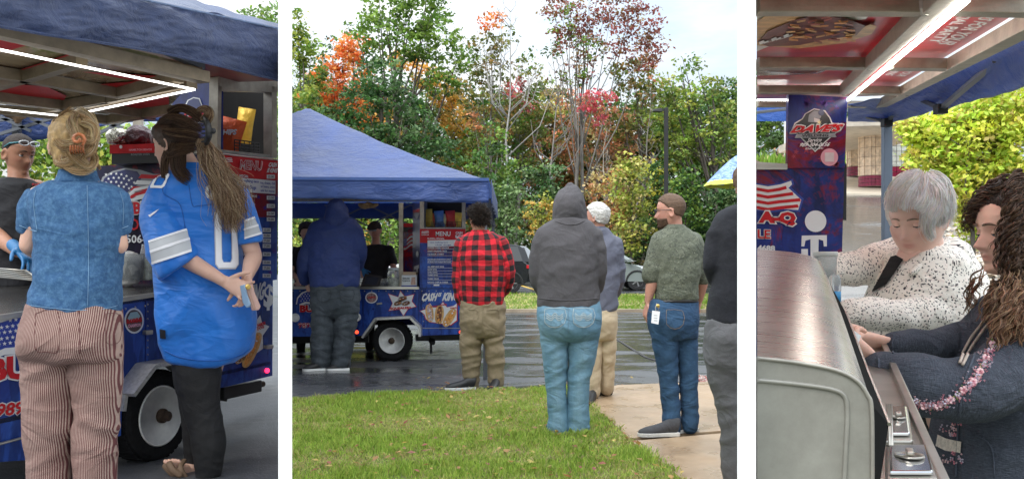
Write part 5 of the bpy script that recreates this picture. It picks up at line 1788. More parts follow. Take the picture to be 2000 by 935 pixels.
# ------------------------------------------------------------------ bodies
class Fig:
 def __init__(s,d,feet,label,group=None,z=None):
  s.d,s.m=d,d/FPX
  p=P(feet[0],feet[1],d)
  if z is not None:p.z=z
  s.root=thing('person',p,label,'person',group)
 def body(s,skin,head,yaw,pitch=0,roll=0,hs=1.0,neck=None,sh=None,el=None,wr=None,hip=None,kn=None,an=None,voxel=.008,hands=None,ears=True,tw=.13,arm=1.0,headkw=None,lips=.5,nk=.054,pat=False):
  d,m=s.d,s.m
  S=Shape(d)
  hp=Vector(S.p(*head))
  fr=head_frame(hp,yaw,pitch,roll,hs)
  s.fr=fr
  put_head(S,fr,ears=ears,**(headkw or {}))
  R=lambda met:met/m
  nb=neck or (head[0],head[1]+R(.2),head[2])
  base=Vector(S.p(*nb))
  top=fr@Vector((0,.022,-.02))
  S.limb3([base-Vector((0,0,.03)),base,base.lerp(top,.5),top],[nk*1.35*hs,nk*1.1*hs,nk*hs,nk*hs*.95],sub=4)
  if sh and hip:
   (ax,ay,ad),(bx,by,bd)=sh
   (hx,hy,hd),(gx,gy,gd)=hip
   S.limb([(ax,ay,ad,R(.055)),((ax+bx)/2,(ay+by)/2-R(.015),(ad+bd)/2,R(.07)),(bx,by,bd,R(.055))])
   cy=(ay+by)/2
   hyy=(hy+gy)/2
   xl,xr=min(ax,bx),max(ax,bx)
   yl,yr=min(hx,gx)-R(.07),max(hx,gx)+R(.07)
   dd=(ad+bd)/2
   de=(hd+gd)/2
   S.rows([(cy-R(.02),xl+R(.03),xr-R(.03),tw*.6,dd),(cy+(hyy-cy)*.35,xl,xr,tw*.85,dd),(cy+(hyy-cy)*.65,(xl+yl)/2+R(.03),(xr+yr)/2-R(.03),tw*.75,(dd+de)/2),(hyy,yl,yr,tw*.85,de),(hyy+R(.07),yl+R(.03),yr-R(.03),tw*.6,de)],cap='round')
   for i in (0,1):
    if kn:
     S.limb([(hip[i][0],hip[i][1],hip[i][2],R(.065)),((hip[i][0]+kn[i][0])/2,(hip[i][1]+kn[i][1])/2,(hip[i][2]+kn[i][2])/2,R(.055)),(*kn[i],R(.042)),((kn[i][0]+an[i][0])/2,kn[i][1]*.6+an[i][1]*.4,an[i][2]*.6+kn[i][2]*.4,R(.030)),(*an[i],R(.022))])
  if sh and el:
   for i in (0,1):
    if el[i]is None:continue
    S.limb([(*sh[i],R(.055*arm)),((sh[i][0]+el[i][0])/2,(sh[i][1]+el[i][1])/2,(sh[i][2]+el[i][2])/2,R(.047*arm)),(*el[i],R(.040*arm))])
    S.limb([(*el[i],R(.040*arm)),(el[i][0]*.7+wr[i][0]*.3,el[i][1]*.7+wr[i][1]*.3,el[i][2]*.7+wr[i][2]*.3,R(.041*arm)),(*wr[i],R(.026*arm))])
    if hands and hands[i]:
     h=dict(hands[i])
     w=Vector(S.p(*wr[i]))
     dv=h.pop('dir',None)
     dv=Vector(dv)if dv is not None else w-Vector(S.p(*el[i]))
     hand(S,w+dv.normalized()*.01,dv,h.pop('normal'),**h)
  o=S.build('body',skin,s.root,voxel=voxel,smooth=2,pat=pat)
  lip_attr(o,fr,lips)
  s.bodyo=o
  return o
 def wear(s,name,mat,rows=(),limbs=(),voxel=.011,smooth=4,folds=(),seed=0,cap='flat',e=2.35,lr=1.0,post=None,lcap='round'):
  legs='trousers' in name or 'jeans' in name
  groups=[limbs[:1],limbs[1:]]if legs and len(limbs)==2 else [limbs]
  out=[]
  for gi,g in enumerate(groups):
   S=Shape(s.d)
   if rows and (gi==0 or not legs):S.rows(rows,cap=cap,e=e)
   for l in g:
    S.limb(l,cap=lcap,ratio=lr)
   out.append(S.build(name,mat,s.root,voxel=voxel,smooth=smooth,folds=folds,seed=seed+gi,post=post,pskip=1 if legs and rows and gi==0 else 0))
  if len(out)>1:
   a,b=out
   bm=bmesh.new();bm.from_mesh(a.data);bm.from_mesh(b.data);bm.to_mesh(a.data);bm.free()
   me=b.data;bpy.data.objects.remove(b);bpy.data.meshes.remove(me)
  return out[0]
def shoe(root,pos,ang,L=.29,W=.052,H=.11,mat=None,sole=None,lace=False):
 """pos = heel on the ground; ang = direction in the ground plane, degrees from the photo's right"""
 a=math.radians(ang)
 x=Vector((math.cos(a),math.sin(a),0))
 y=Vector((-x.y,x.x,0))
 up=Vector((0,0,1))
 pos=Vector(pos)
 out=[(0,.030),(.05,.040),(.16,.042),(.30,.042),(.5,.044),(.68,.052),(.82,.050),(.93,.038),(1.0,.012)]
 k=W/.05
 ring=[(t*L,w*k)for t,w in out]
 pts=[pos+x*u+y*w for u,w in ring]+[pos+x*u-y*w for u,w in reversed(ring)]
 MB().slab([p+up*.026 for p in pts],up,.026).build('sole',sole,root,bevel=.005)
 S=Shape(1)
 hh=[(.015,.04,.036,H*.55),(.08,.046,.038,H*.62),(.28,.046,.038,H*.55),(.5,.036,.043,H*.40),(.75,.026,.046,H*.28),(.93,.019,.032,H*.17),(.99,.017,.014,H*.08)]
 for side in (0,):
  S.limb3([pos+x*(u*L)+up*(z*.9+.012)for u,z,w,r in hh],[w*k for u,z,w,r in hh],ratio=1,hint=y,cap='flat')
 C=S.seg[0]
 n=16
 V=np.array(S.V)
 zz=V[:,2]-pos.z
 uu=np.clip(((V-np.array(pos))@np.array(x))/L,0,1)
 zz=np.where(zz>.018,.018+(zz-.018)*np.interp(uu,[0,.25,.45,.7,1],[1.5,1.35,1.0,.78,.66]),zz)
 V[:,2]=pos.z+np.where(zz<.018,.018,zz)
 S.V=list(V)
 S.build('upper',mat,root,voxel=.007,smooth=2,pat=False)
 # ------------------------------------------------------------------ draping flat details over clothes
from mathutils.bvhtree import BVHTree
class Skin3:
 def __init__(s,*objs):
  s.t=[]
  for o in objs:
   w=wloc(o)
   s.t.append(BVHTree.FromPolygons([v.co+w for v in o.data.vertices],[tuple(p.vertices)for p in o.data.polygons]))
 def hit(s,px,py,off=.002):
  o=Vector((0,0,CZ))
  r=Vector(((px-1000)/FPX,1,-(py-HOR)/FPX)).normalized()
  best=None
  for t in s.t:
   h=t.ray_cast(o,r)
   if h[0]is not None and (best is None or h[3]<best[3]):best=h
  if best is None:return None
  n=best[1]if best[1].dot(r)<0 else -best[1]
  return best[0]+n*off-r*off*.5
 def patch(s,name,pts,mat,parent,off=.002,cuts=3,V2=None,F2=None):
  if V2 is None:
   bm=bmesh.new()
   bm.faces.new([bm.verts.new((x,y,0))for x,y in pts])
   bm.normal_update()
   bmesh.ops.triangulate(bm,faces=bm.faces[:])
   if cuts:bmesh.ops.subdivide_edges(bm,edges=bm.edges[:],cuts=cuts,use_grid_fill=True)
   bm.verts.index_update()
   V2=[tuple(v.co)[:2]for v in bm.verts]
   F2=[tuple(v.index for v in f.verts)for f in bm.faces]
   bm.free()
  W=[s.hit(x,y,off)for x,y in V2]
  F=[f for f in F2 if all(W[i]is not None for i in f)]
  if not F:return None
  W=[w if w is not None else Vector((0,0,0))for w in W]
  used=sorted({i for f in F for i in f})
  ix={u:i for i,u in enumerate(used)}
  return mk(name,[W[i]for i in used],[tuple(ix[i]for i in f)for f in F],mat,parent,smooth=True)
 def text(s,body,bl,br,tl,mat,parent,off=.003,bold=.03,name='lettering'):
  V,F=text_geo(body,bold)
  bm=bmesh.new()
  vs=[bm.verts.new((u,v,0))for u,v in V]
  for f in F:
   try:bm.faces.new([vs[i]for i in f])
   except ValueError:pass
  bm.normal_update()
  bmesh.ops.triangulate(bm,faces=bm.faces[:])
  bmesh.ops.subdivide_edges(bm,edges=bm.edges[:],cuts=2,use_grid_fill=True)
  bm.verts.index_update()
  V2=[(bl[0]+(br[0]-bl[0])*v.co.x+(tl[0]-bl[0])*v.co.y,bl[1]+(br[1]-bl[1])*v.co.x+(tl[1]-bl[1])*v.co.y)for v in bm.verts]
  F2=[tuple(v.index for v in f.verts)for f in bm.faces]
  bm.free()
  return s.patch(name,None,mat,parent,off,V2=V2,F2=F2)
 def line(s,name,pts,r,mat,parent,off=.001,sub=5,n=5):
  A=catmull([list(p)for p in pts],sub)if len(pts)>2 else np.array([np.array(pts[0])+(np.array(pts[1])-np.array(pts[0]))*k/sub for k in range(sub+1)])
  H=[s.hit(x,y,off)for x,y in A]
  H=[h for h in H if h is not None]
  if len(H)<2:return None
  return MB().tube(H,r,n).build(name,mat,parent,smooth=True)
def no_hair(a,z,x):return np.zeros(np.shape(a))
def short_hair(line_front=.062,nape=-.055,side=-.01,temple=1.15):
 """ang 0 = face, pi = nape"""
 def f(a,z,x):
  a=np.asarray(a,float)
  lim=np.interp(a,[0,.7,temple,1.45,1.75,2.2,math.pi],[line_front,line_front-.004,.045,.02,side,nape+.012,nape])
  return np.clip((z-lim)/.008,0,1)
 return f
g_q='people waiting in line at the trailer'
# ---- woman in the charcoal hoodie
f=Fig(6.43,(1110,850),'woman in a charcoal hooded sweatshirt and light jeans standing on the lawn edge',g_q,z=.02)
f.body(SK,(1113,404,.03),180,8,hs=.86,ears=False,arm=.8,sh=[(1062,462,0),(1162,462,0)],el=[(1052,540,0),(1170,540,0)],wr=[(1085,575,.2),(1140,575,.2)],hip=[(1086,620,0),(1136,620,0)],kn=[(1086,735,0),(1132,735,0)],an=[(1090,838,0),(1128,838,0)],voxel=.012)
m_h=cloth('charcoal fleece',(.075,.070,.075),.15,.95,4,wb=.6)
hd=f.wear('hooded_sweatshirt',m_h,rows=[(428,1080,1148,.10,0),(440,1062,1160,.115),(455,1050,1168,.13),(480,1050,1168,.145),(520,1052,1166,.15),(555,1052,1168,.14),(577,1050,1170,.145),(590,1050,1170,.148),(600,1051,1169,.145)],limbs=[[(1064,462,.0,20),(1052,500,0,16),(1050,540,.02,13.5),(1058,568,.12,12),(1080,578,.2,10)],[(1158,462,.0,20),(1167,500,0,16.5),(1169,540,.02,14),(1160,568,.12,12),(1140,578,.2,10)]],folds=[(.006,(3,3,9),0),(.005,(5,5,7),.6),(.003,(14,14,14))],seed=1)
f.wear('hood',m_h,rows=[(363,1106,1120,.03,.0),(367,1099,1128,.06,.0),(376,1091,1135,.09,.01),(392,1084,1141,.115,.0),(410,1081.5,1143.5,.115,.0),(425,1081,1145,.105,.01),(436,1078,1150,.09,.02)],voxel=.008,cap='round',folds=[(.008,(10,10,4)),(.003,(25,25,25))],seed=2,e=2.1)
sk=Skin3(hd)
sk.line('neck_seam',[(1085,432),(1100,437),(1113,438.5),(1128,437),(1142,431)],.004,m_h,f.root)
sk.line('hem_band',[(1052,582),(1080,585),(1110,586),(1140,585),(1168,582)],.004,m_h,f.root)
m_j1=denim('light',(.115,.25,.36),(.34,.5,.58),.5)
jn=f.wear('jeans',m_j1,rows=[(584,1052,1170,.13),(600,1049,1174,.145,-.01),(620,1049,1175,.155,-.02),(640,1053,1173,.155,-.02),(655,1058,1171,.13,-.01),(664,1062,1168,.10)],limbs=[[(1084,628,0,31),(1084,665,0,28),(1085,700,0,24),(1086,740,0,20.5),(1088,780,0,19),(1090,815,0,19.5),(1090,838,0,21)],[(1140,628,0,33),(1139,665,0,29),(1136,700,0,25.5),(1130,740,0,21),(1129,780,0,20.5),(1129,815,0,21.5),(1129,838,0,22.5)]],folds=[(.009,(5,5,13),.55,[(1090,720,60),(1135,720,60)]),(.008,(5,5,15),-.45,[(1110,650,45),(1090,830,40),(1130,830,40)]),(.003,(9,9,12))],seed=3)
sk=Skin3(jn)
m_st=M('pale stitching',(.62,.60,.54),.8,var=.1)
for s_,x0 in ((-1,1084),(1,1139)):
 pk=[(x0-19,603),(x0+19,603),(x0+19,630),(x0,639),(x0-19,630)]
 sk.patch('pocket',pk,m_j1,f.root,.004)
 sk.line('stitching',pk+[pk[0]],.0012,m_st,f.root,.005,2)
 for k in range(3):
  sk.line('stitching',[(x0-16,612+k*4),(x0-7,618+k*4),(x0,611+k*4),(x0+7,618+k*4),(x0+16,612+k*4)],.0016,m_st,f.root,.006,3)
sk.line('seam',[(1110,600),(1110,625),(1110,650)],.002,denim('dark seam',(.06,.13,.2)),f.root)
for x,a in ((1090,100),(1129,85)):
 p=P(x,850,6.43);p.z=.02
 shoe(f.root,p+Vector((0,-.04,0)),a,.24,.045,.07,M('brown boot',(.1,.05,.03),.6),m_black)
 # ---- bearded man with glasses
f=Fig(6.3,(1320,850),'bearded man with glasses in a green patterned short sleeved shirt and dark jeans',g_q,z=.035)
sh_,el_,wr_=[(1288,470,-.02),(1358,472,.02)],[(1276,540,-.03),(1372,545,.06)],[(1266,588,.0),(1366,585,.15)]
f.body(SKR,(1309,412,0),-105,4,sh=sh_,el=el_,wr=wr_,hip=[(1296,615,0),(1338,615,0)],kn=[(1304,735,0),(1342,735,.02)],an=[(1312,838,0),(1346,838,.03)],voxel=.007,neck=(1318,452,.01),hands=[dict(normal=(1,.2,0),size=.98,thumb=-1,curl=.35),dict(normal=(-1,0,0),size=.98,curl=.4)],hs=1.0)
shirt=NT('leaf print cotton')
v=shirt.coord('pat',(1,1,1))
vo=shirt.node('ShaderNodeTexVoronoi');vo.inputs['Scale'].default_value=42;shirt.link(v,vo.inputs['Vector'])
c=shirt.ramp(shirt.noise(v,10,4,.7),[(.35,(.075,.085,.06)),(.65,(.13,.14,.10))])
c=shirt.mix(shirt.ramp(shirt.noise(v,34,3,.7,1.5),[(.52,0.0),(.60,.75)]),c,(.04,.045,.035))
c=shirt.mix(shirt.ramp(shirt.noise(v,62,2,.6,2.2),[(.60,0.0),(.66,.7)]),c,(.27,.28,.21))
shirt.color(c);shirt.rough(.85);shirt.bump(shirt.wrinkle(k=.8),.55,.02)
so=f.wear('shirt',shirt.m,rows=[(446,1300,1342,.07,0),(455,1285,1354,.09),(468,1277,1366,.11),(490,1274,1370,.13),(520,1280,1368,.14),(550,1281,1364,.13),(572,1280,1363,.125),(586,1279,1364,.12)],limbs=[[(1289,470,-.02,17),(1280,500,-.03,18),(1273,528,-.03,16.5),(1271,538,-.03,16)],[(1357,472,.02,18),(1366,505,.03,16),(1372,535,.05,14),(1373,545,.06,13.5)]],folds=[(.006,(4,4,9),.4),(.004,(10,10,12),-.4)],seed=5)
f.wear('collar',shirt.m,rows=[(438,1299,1335,.065,0),(444,1296,1341,.078,0),(450,1293,1346,.085,0)],voxel=.007)
m_j2=denim('dark',(.014,.050,.115),(.06,.15,.26),.4)
jn=f.wear('jeans',m_j2,rows=[(584,1270,1363,.115),(600,1265,1364,.125,0),(620,1264,1364,.135,-.01),(645,1268,1363,.13),(660,1274,1362,.10)],limbs=[[(1291,615,-.02,26),(1298,660,-.02,25),(1303,705,-.01,20.5),(1307,750,0,18.5),(1310,795,0,16.5),(1311,838,0,16)],[(1337,615,.02,26),(1339,660,.02,24),(1343,705,.03,19.5),(1345,750,.04,17.5),(1346,795,.05,16),(1347,832,.05,15.5)]],folds=[(.009,(5,5,13),.55,[(1300,690,60),(1340,780,70)]),(.008,(5,5,15),-.45,[(1310,640,45),(1312,825,45),(1345,820,45)]),(.003,(10,10,12))],seed=6)
f.wear('belt',M('black leather',(.012,.011,.011),.4),rows=[(583,1278,1363,.125),(590,1272,1364,.125)],voxel=.008)
sk=Skin3(jn)
pk=[(1302,605),(1333,607),(1334,633),(1318,642),(1302,632)]
sk.patch('pocket',pk,m_j2,f.root,.004);sk.line('stitching',pk+[pk[0]],.001,M('tan stitching',(.3,.2,.1),.8),f.root,.005,2)
sk.line('stitching',[(1262,604),(1280,612),(1288,600)],.001,M('tan stitching',(.3,.2,.1),.8),f.root,.003)
m_hb=M('brown hair',(.10,.055,.03),.7,var=.3,vscale=80,bump=.8,bscale=220,bdist=.004)
cap_hair(f.root,f.fr,short_hair(.066,-.05,-.012),.008,m_hb,.003,110)
cap_hair(f.root,f.fr,lambda a,z,x:np.clip((-.045-z)/.01,0,1)*np.clip((1.35-a)/.2,0,1),.007,M('brown beard',(.08,.04,.022),.8,var=.3,vscale=90,bump=.8,bscale=220),.003,110,name='beard')
m_gl=M('dark frame',(.02,.02,.022),.3,var=0)
mb=MB()
for s_ in (-1,1):
 mb.tube([f.fr@Vector((s_*.033+.024*math.cos(k*math.pi/8),-.098,.002+.018*math.sin(k*math.pi/8)))for k in range(17)],.0022,5)
 mb.tube([f.fr@Vector((s_*.058,-.098,.006)),f.fr@Vector((s_*.079,-.05,.006)),f.fr@Vector((s_*.083,.01,.004)),f.fr@Vector((s_*.081,.03,-.01))],.0022,5)
mb.tube([f.fr@Vector((-.01,-.1,.004)),f.fr@Vector((.01,-.1,.004))],.0022,5)
mb.build('glasses',m_gl,f.root,smooth=True)
m_sg=cloth('grey knit shoe',(.05,.05,.055),.3)
p=P(1326,855,6.25);p.z=.035
shoe(f.root,p,186,.285,.050,.12,m_sg,M('pale sole',(.6,.58,.54),.7))
p=P(1352,848,6.42);p.z=.035
shoe(f.root,p+Vector((.03,0,0)),205,.27,.05,.12,m_sg,M('pale sole',(.6,.58,.54),.7))
f.wear('sock',M('red sock',(.35,.02,.03),.9),limbs=[[(1310,832,0,10),(1309,845,0,10)]],voxel=.007)
badge=thing('name_badge',P(1281,616,6.1),'white name badge with a key ring clipped to the bearded man\'s belt','badge')
pb=Plane(P(1270,600,6.12),P(1290,600,6.12),P(1270,630,6.10))
MB().slab([pb.pt(*q)for q in ((1274,606),(1289,608),(1286,633),(1272,630))],pb.n,.003).build('card',m_white_p,badge)
for y in (615,620,625):poly_print('print_line',pb,[(1277,y),(1284,y+.6),(1284,y+1.3),(1277,y+.7)],m_black_p,badge,.003)
MB().tube([pb.pt(1281,607),pb.pt(1280,600),pb.pt(1283,592)],.003,6).build('clip',m_steel,badge)
MB().lathe(pb.pt(1285,597),(0,-1,0),[(.012,0),(.012,.006),(.006,.01)],12).build('key_ring',M('brass',(.6,.42,.12),.3,.8),badge)
# ---- grey-haired man, half hidden
f=Fig(7.9,(1180,785),'grey haired man in a slate blue jacket and khaki trousers behind the hooded woman',g_q,z=.0)
f.body(SKR,(1166,424,0),-125,0,arm=.75,sh=[(1145,478,0),(1200,478,0)],el=[(1142,540,0),(1212,535,.02)],wr=[(1150,580,.1),(1190,575,.22)],hip=[(1160,610,0),(1188,610,0)],kn=[(1160,700,0),(1187,700,.05)],an=[(1160,775,0),(1186,764,.1)],voxel=.009)
so=f.wear('jacket',cloth('slate',(.085,.09,.125),.12,.7),rows=[(446,1148,1186,.08,0),(458,1138,1196,.10),(475,1134,1207,.12),(500,1134,1211,.135),(540,1136,1210,.135),(575,1138,1207,.13),(600,1140,1206,.13),(609,1142,1204,.125)],limbs=[[(1142,475,0,15),(1136,540,0,11),(1150,580,.1,9)],[(1200,478,0,16),(1208,510,0,12),(1211,540,.03,10),(1204,570,.14,9),(1192,578,.2,8)]],folds=[(.008,(4,4,8),.5),(.004,(9,9,12))],seed=8,voxel=.012)
f.wear('collar',cloth('slate',(.085,.09,.125)),rows=[(442,1150,1182,.07),(452,1146,1188,.09)],voxel=.009)
f.wear('trousers',cloth('khaki',(.42,.335,.225),.12),rows=[(600,1143,1204,.12),(625,1143,1204,.13,-.01),(650,1146,1203,.12),(662,1150,1200,.09)],limbs=[[(1160,620,0,18),(1161,700,0,13.5),(1160,768,0,11)],[(1187,620,0,19),(1187,680,.02,15.5),(1186,720,.06,14),(1185,758,.1,13.5)]],folds=[(.009,(3,3,13),.3),(.004,(9,9,9))],seed=9,voxel=.012)
m_gh=M('silver hair',(.52,.50,.47),.6,var=.3,vscale=70,bump=.8,bscale=180,bdist=.006)
cap_hair(f.root,f.fr,short_hair(.07,-.065,-.02),.018,m_gh,.008,60)
p=P(1158,785,7.8);p.z=0;shoe(f.root,p,250,.27,.05,.085,m_black,m_black)
p=P(1196,775,8.1);p.z=0;shoe(f.root,p,195,.27,.05,.085,m_black,m_black)
# ---- curly haired man in the plaid shirt
f=Fig(8.7,(935,755),'curly haired man in a red and black checked shirt and khaki cargo trousers',g_q,z=0)
f.body(SKD,(934,428,0),-150,6,arm=.8,sh=[(903,478,0),(975,478,0)],el=[(895,540,0),(996,540,.02)],wr=[(902,590,.03),(975,580,.2)],hip=[(923,615,0),(962,615,0)],kn=[(922,690,0),(966,690,0)],an=[(922,745,0),(970,742,0)],voxel=.009,hands=[dict(normal=(1,.3,0),size=1,thumb=-1,curl=.3),None])
pl=NT('plaid flannel')
v=pl.coord('pat',(1,1,1))
sx=pl.node('ShaderNodeSeparateXYZ');pl.link(v,sx.inputs[0])
wob=pl.math('MULTIPLY',pl.math('SUBTRACT',pl.noise(pl.coord('Object'),8,3,.6),.5),.02)
def sq(o,per):
 a=pl.math('FRACT',pl.math('MULTIPLY',pl.math('ADD',pl.math('ADD',o,10.0),wob),1/per))
 return pl.math('GREATER_THAN',a,.5)
hx,hy=sq(sx.outputs['X'],.095),sq(sx.outputs['Y'],.095)
sm=pl.math('ADD',hx,hy)
pl.color(pl.ramp(pl.math('MULTIPLY',sm,.5),[(0.0,(.60,.012,.025)),(.3,(.22,.010,.015)),(.8,(.010,.008,.010))],'CONSTANT'))
pl.rough(.9);pl.bump(pl.wrinkle(k=.8),.55,.022)
so=f.wear('shirt',pl.m,rows=[(455,915,962,.08),(463,904,975,.10),(475,898,984,.12),(500,896,988,.145),(530,897,988,.15),(560,898,986,.145),(582,900,983,.14),(596,902,982,.135)],limbs=[[(905,478,0,16),(900,510,0,15),(896,545,.0,12),(898,575,.02,10),(901,590,.03,9)],[(974,478,0,18),(986,510,0,16),(991,540,.02,13),(986,562,.1,11),(972,578,.2,9)]],folds=[(.008,(4,4,8),.5),(.007,(5,5,9),-.5),(.003,(13,13,13))],seed=10,voxel=.011)
f.wear('collar',pl.m,rows=[(449,921,955,.07),(459,915,962,.09)],voxel=.008)
m_kc=cloth('olive khaki',(.20,.155,.095),.15)
jn=f.wear('cargo_trousers',m_kc,rows=[(586,901,984,.13),(605,900,986,.14),(630,901,986,.145,-.01),(650,904,984,.12),(658,906,980,.09)],limbs=[[(922,615,0,22.5),(920,660,0,20.5),(920,700,0,17.5),(921,735,0,14.5),(921,748,0,14)],[(963,615,0,22.5),(964,660,0,20),(968,700,0,16.5),(969,735,0,14.5),(970,746,0,13.5)]],folds=[(.012,(3,3,13),.3),(.006,(6,6,14),-.4),(.003,(12,12,12))],seed=11,voxel=.011)
f.wear('cargo_pocket',m_kc,limbs=[[(906,655,-.02,8),(907,672,-.02,9),(908,684,-.02,8)]],voxel=.008,folds=[(.004,(14,14,14))])
sk=Skin3(jn);sk.line('pocket_seam',[(916,605),(932,606),(934,622)],.003,m_kc,f.root,.003);sk.line('pocket_seam',[(950,606),(972,605),(974,622)],.003,m_kc,f.root,.003)
sk.line('seam',[(943,598),(943,625),(942,648)],.003,m_kc,f.root)
rg=np.random.default_rng(3)
mk_c=short_hair(.06,-.07,-.015)
cap_hair(f.root,f.fr,mk_c,.016,M('dark curls',(.022,.014,.010),.7,var=.4,vscale=50,bump=1,bscale=90,bdist=.02),.012,50)
scalp_spikes(f.root,f.fr,mk_c,1500,.032,[(.03,.018,.012),(.05,.03,.02),(.02,.012,.009)],rg,r=.0030,bend=.5,curl=.0065,k=8,lift=.012)
shoe(f.root,Vector((wallx(929,8.65),8.65,0)),190,.29,.052,.12,m_black,M('white sole',(.72,.72,.7),.6))
shoe(f.root,Vector((wallx(972,8.75),8.7,0)),255,.27,.052,.09,m_black,M('white sole',(.72,.72,.7),.6))
# ---- man in the blue hoodie
f=Fig(10.15,(645,721),'man in a dark blue hooded jacket and grey jeans bending over the trailer counter',g_q,z=0)
f.body(SK,(659,416,.03),175,25,hs=.88,ears=False,arm=.8,sh=[(622,448,0),(690,450,0)],el=[(592,510,.0),(705,500,.05)],wr=[(595,545,.12),(690,535,.3)],hip=[(640,585,0),(672,585,0)],kn=[(634,650,0),(672,650,0)],an=[(630,708,0),(668,706,0)],voxel=.011,hands=[dict(dir=(0.2,.6,-.7),normal=(0,.5,-1),curl=.3,thumb=1),dict(dir=(-.3,1,0),normal=(0,0,-1),curl=.3,thumb=-1)])
m_bh=cloth('royal blue shell',(.012,.028,.125),.2,.65,4)
so=f.wear('hooded_jacket',m_bh,rows=[(428,630,688,.09),(437,616,697,.11),(450,606,704,.13),(480,602,702,.16),(515,604,700,.165),(540,606,700,.155),(558,607,700,.15)],limbs=[[(622,450,0,17),(606,480,.0,16),(596,515,.0,13),(593,540,.08,9),(596,548,.12,8)],[(688,450,0,17),(700,475,0,13.5),(704,495,.04,11),(700,515,.15,9),(690,530,.28,8)]],folds=[(.012,(3,3,6),.5),(.009,(4,4,7),-.6),(.004,(10,10,12))],seed=13,voxel=.013)
f.wear('hood',m_bh,rows=[(389,650,664,.03,.03),(393,644,671,.06,.02),(402,639,677,.09,.0),(416,635.5,681,.105,-.02),(430,634,684,.10,-.04),(438,640,680,.08,-.05)],voxel=.01,cap='round',folds=[(.008,(10,10,5))],e=2.1)
m_j3=denim('charcoal',(.035,.045,.055),(.13,.15,.17),.5)
jn=f.wear('jeans',m_j3,rows=[(552,608,700,.14),(575,608,702,.15),(598,608,700,.15,-.01),(612,609,699,.12),(620,611,697,.09)],limbs=[[(633,585,0,24),(632,625,0,22.5),(630,665,0,21),(629,700,0,18.5),(628,708,0,18)],[(677,585,0,24),(675,625,0,21.5),(671,665,0,19),(667,695,0,18),(666,706,0,18)]],folds=[(.014,(2.5,2.5,10),.3),(.008,(5,5,12),-.4)],seed=14,voxel=.013)
sk=Skin3(jn)
for x0 in (632,677):
 pk=[(x0-13,566),(x0+13,566),(x0+12,584),(x0,590),(x0-12,584)]
 sk.line('stitching',pk+[pk[0]],.002,M('dark stitching',(.015,.015,.018),.9),f.root,.003,2)
for x,a,dd in ((636,195,0),(682,192,.02)):
 shoe(f.root,Vector((wallx(x,10.1),10.1+dd,0)),a,.25,.055,.09,m_black,M('bright sole',(.8,.8,.78),.6))
 # ---- person in the black sweater, partly behind the right partition
f=Fig(4.9,(1450,960),'person in a black sweater and grey trousers at the right edge beside the partition',g_q,z=0)
f.body(SK,(1467,362,0),180,0,arm=.75,sh=[(1425,440,0),(1500,440,0)],el=[(1400,530,0),(1515,530,0)],wr=[(1420,560,.2),(1500,560,.2)],hip=[(1432,665,0),(1470,665,0)],kn=[(1430,800,0),(1470,800,0)],an=[(1436,925,0),(1470,925,0)],voxel=.01)
cap_hair(f.root,f.fr,short_hair(.06,-.07,-.03),.02,m_hb,.006,60)
f.wear('sweater',cloth('black knit',(.010,.011,.016),.3,.9,5,wb=.8),rows=[(402,1436,1496,.08),(412,1412,1508,.10),(430,1398,1516,.12),(470,1394,1522,.14),(530,1396,1522,.14),(590,1386,1522,.145),(628,1381,1522,.15)],limbs=[[(1418,438,0,25),(1398,480,0,22),(1391,520,0,15),(1400,545,.1,14),(1420,560,.2,12)],[(1498,438,0,22),(1515,490,0,18),(1512,545,.1,14),(1500,560,.2,12)]],folds=[(.008,(4,4,9),.5),(.003,(9,9,12))],seed=20,voxel=.011)
f.wear('trousers',cloth('grey slacks',(.10,.10,.105),.12),rows=[(622,1384,1520,.14),(660,1379,1520,.16,-.01),(700,1379,1520,.15),(730,1386,1516,.12)],limbs=[[(1420,680,0,42),(1425,740,0,38),(1432,800,0,30),(1438,860,0,28),(1440,930,0,27)],[(1480,680,0,40),(1478,800,0,30),(1476,930,0,27)]],folds=[(.010,(3,3,9),.4),(.005,(8,8,9))],seed=21,voxel=.012)
for x in (1440,1478):shoe(f.root,Vector((wallx(x,4.9),4.85,0)),80,.26,.048,.08,m_black,m_black)
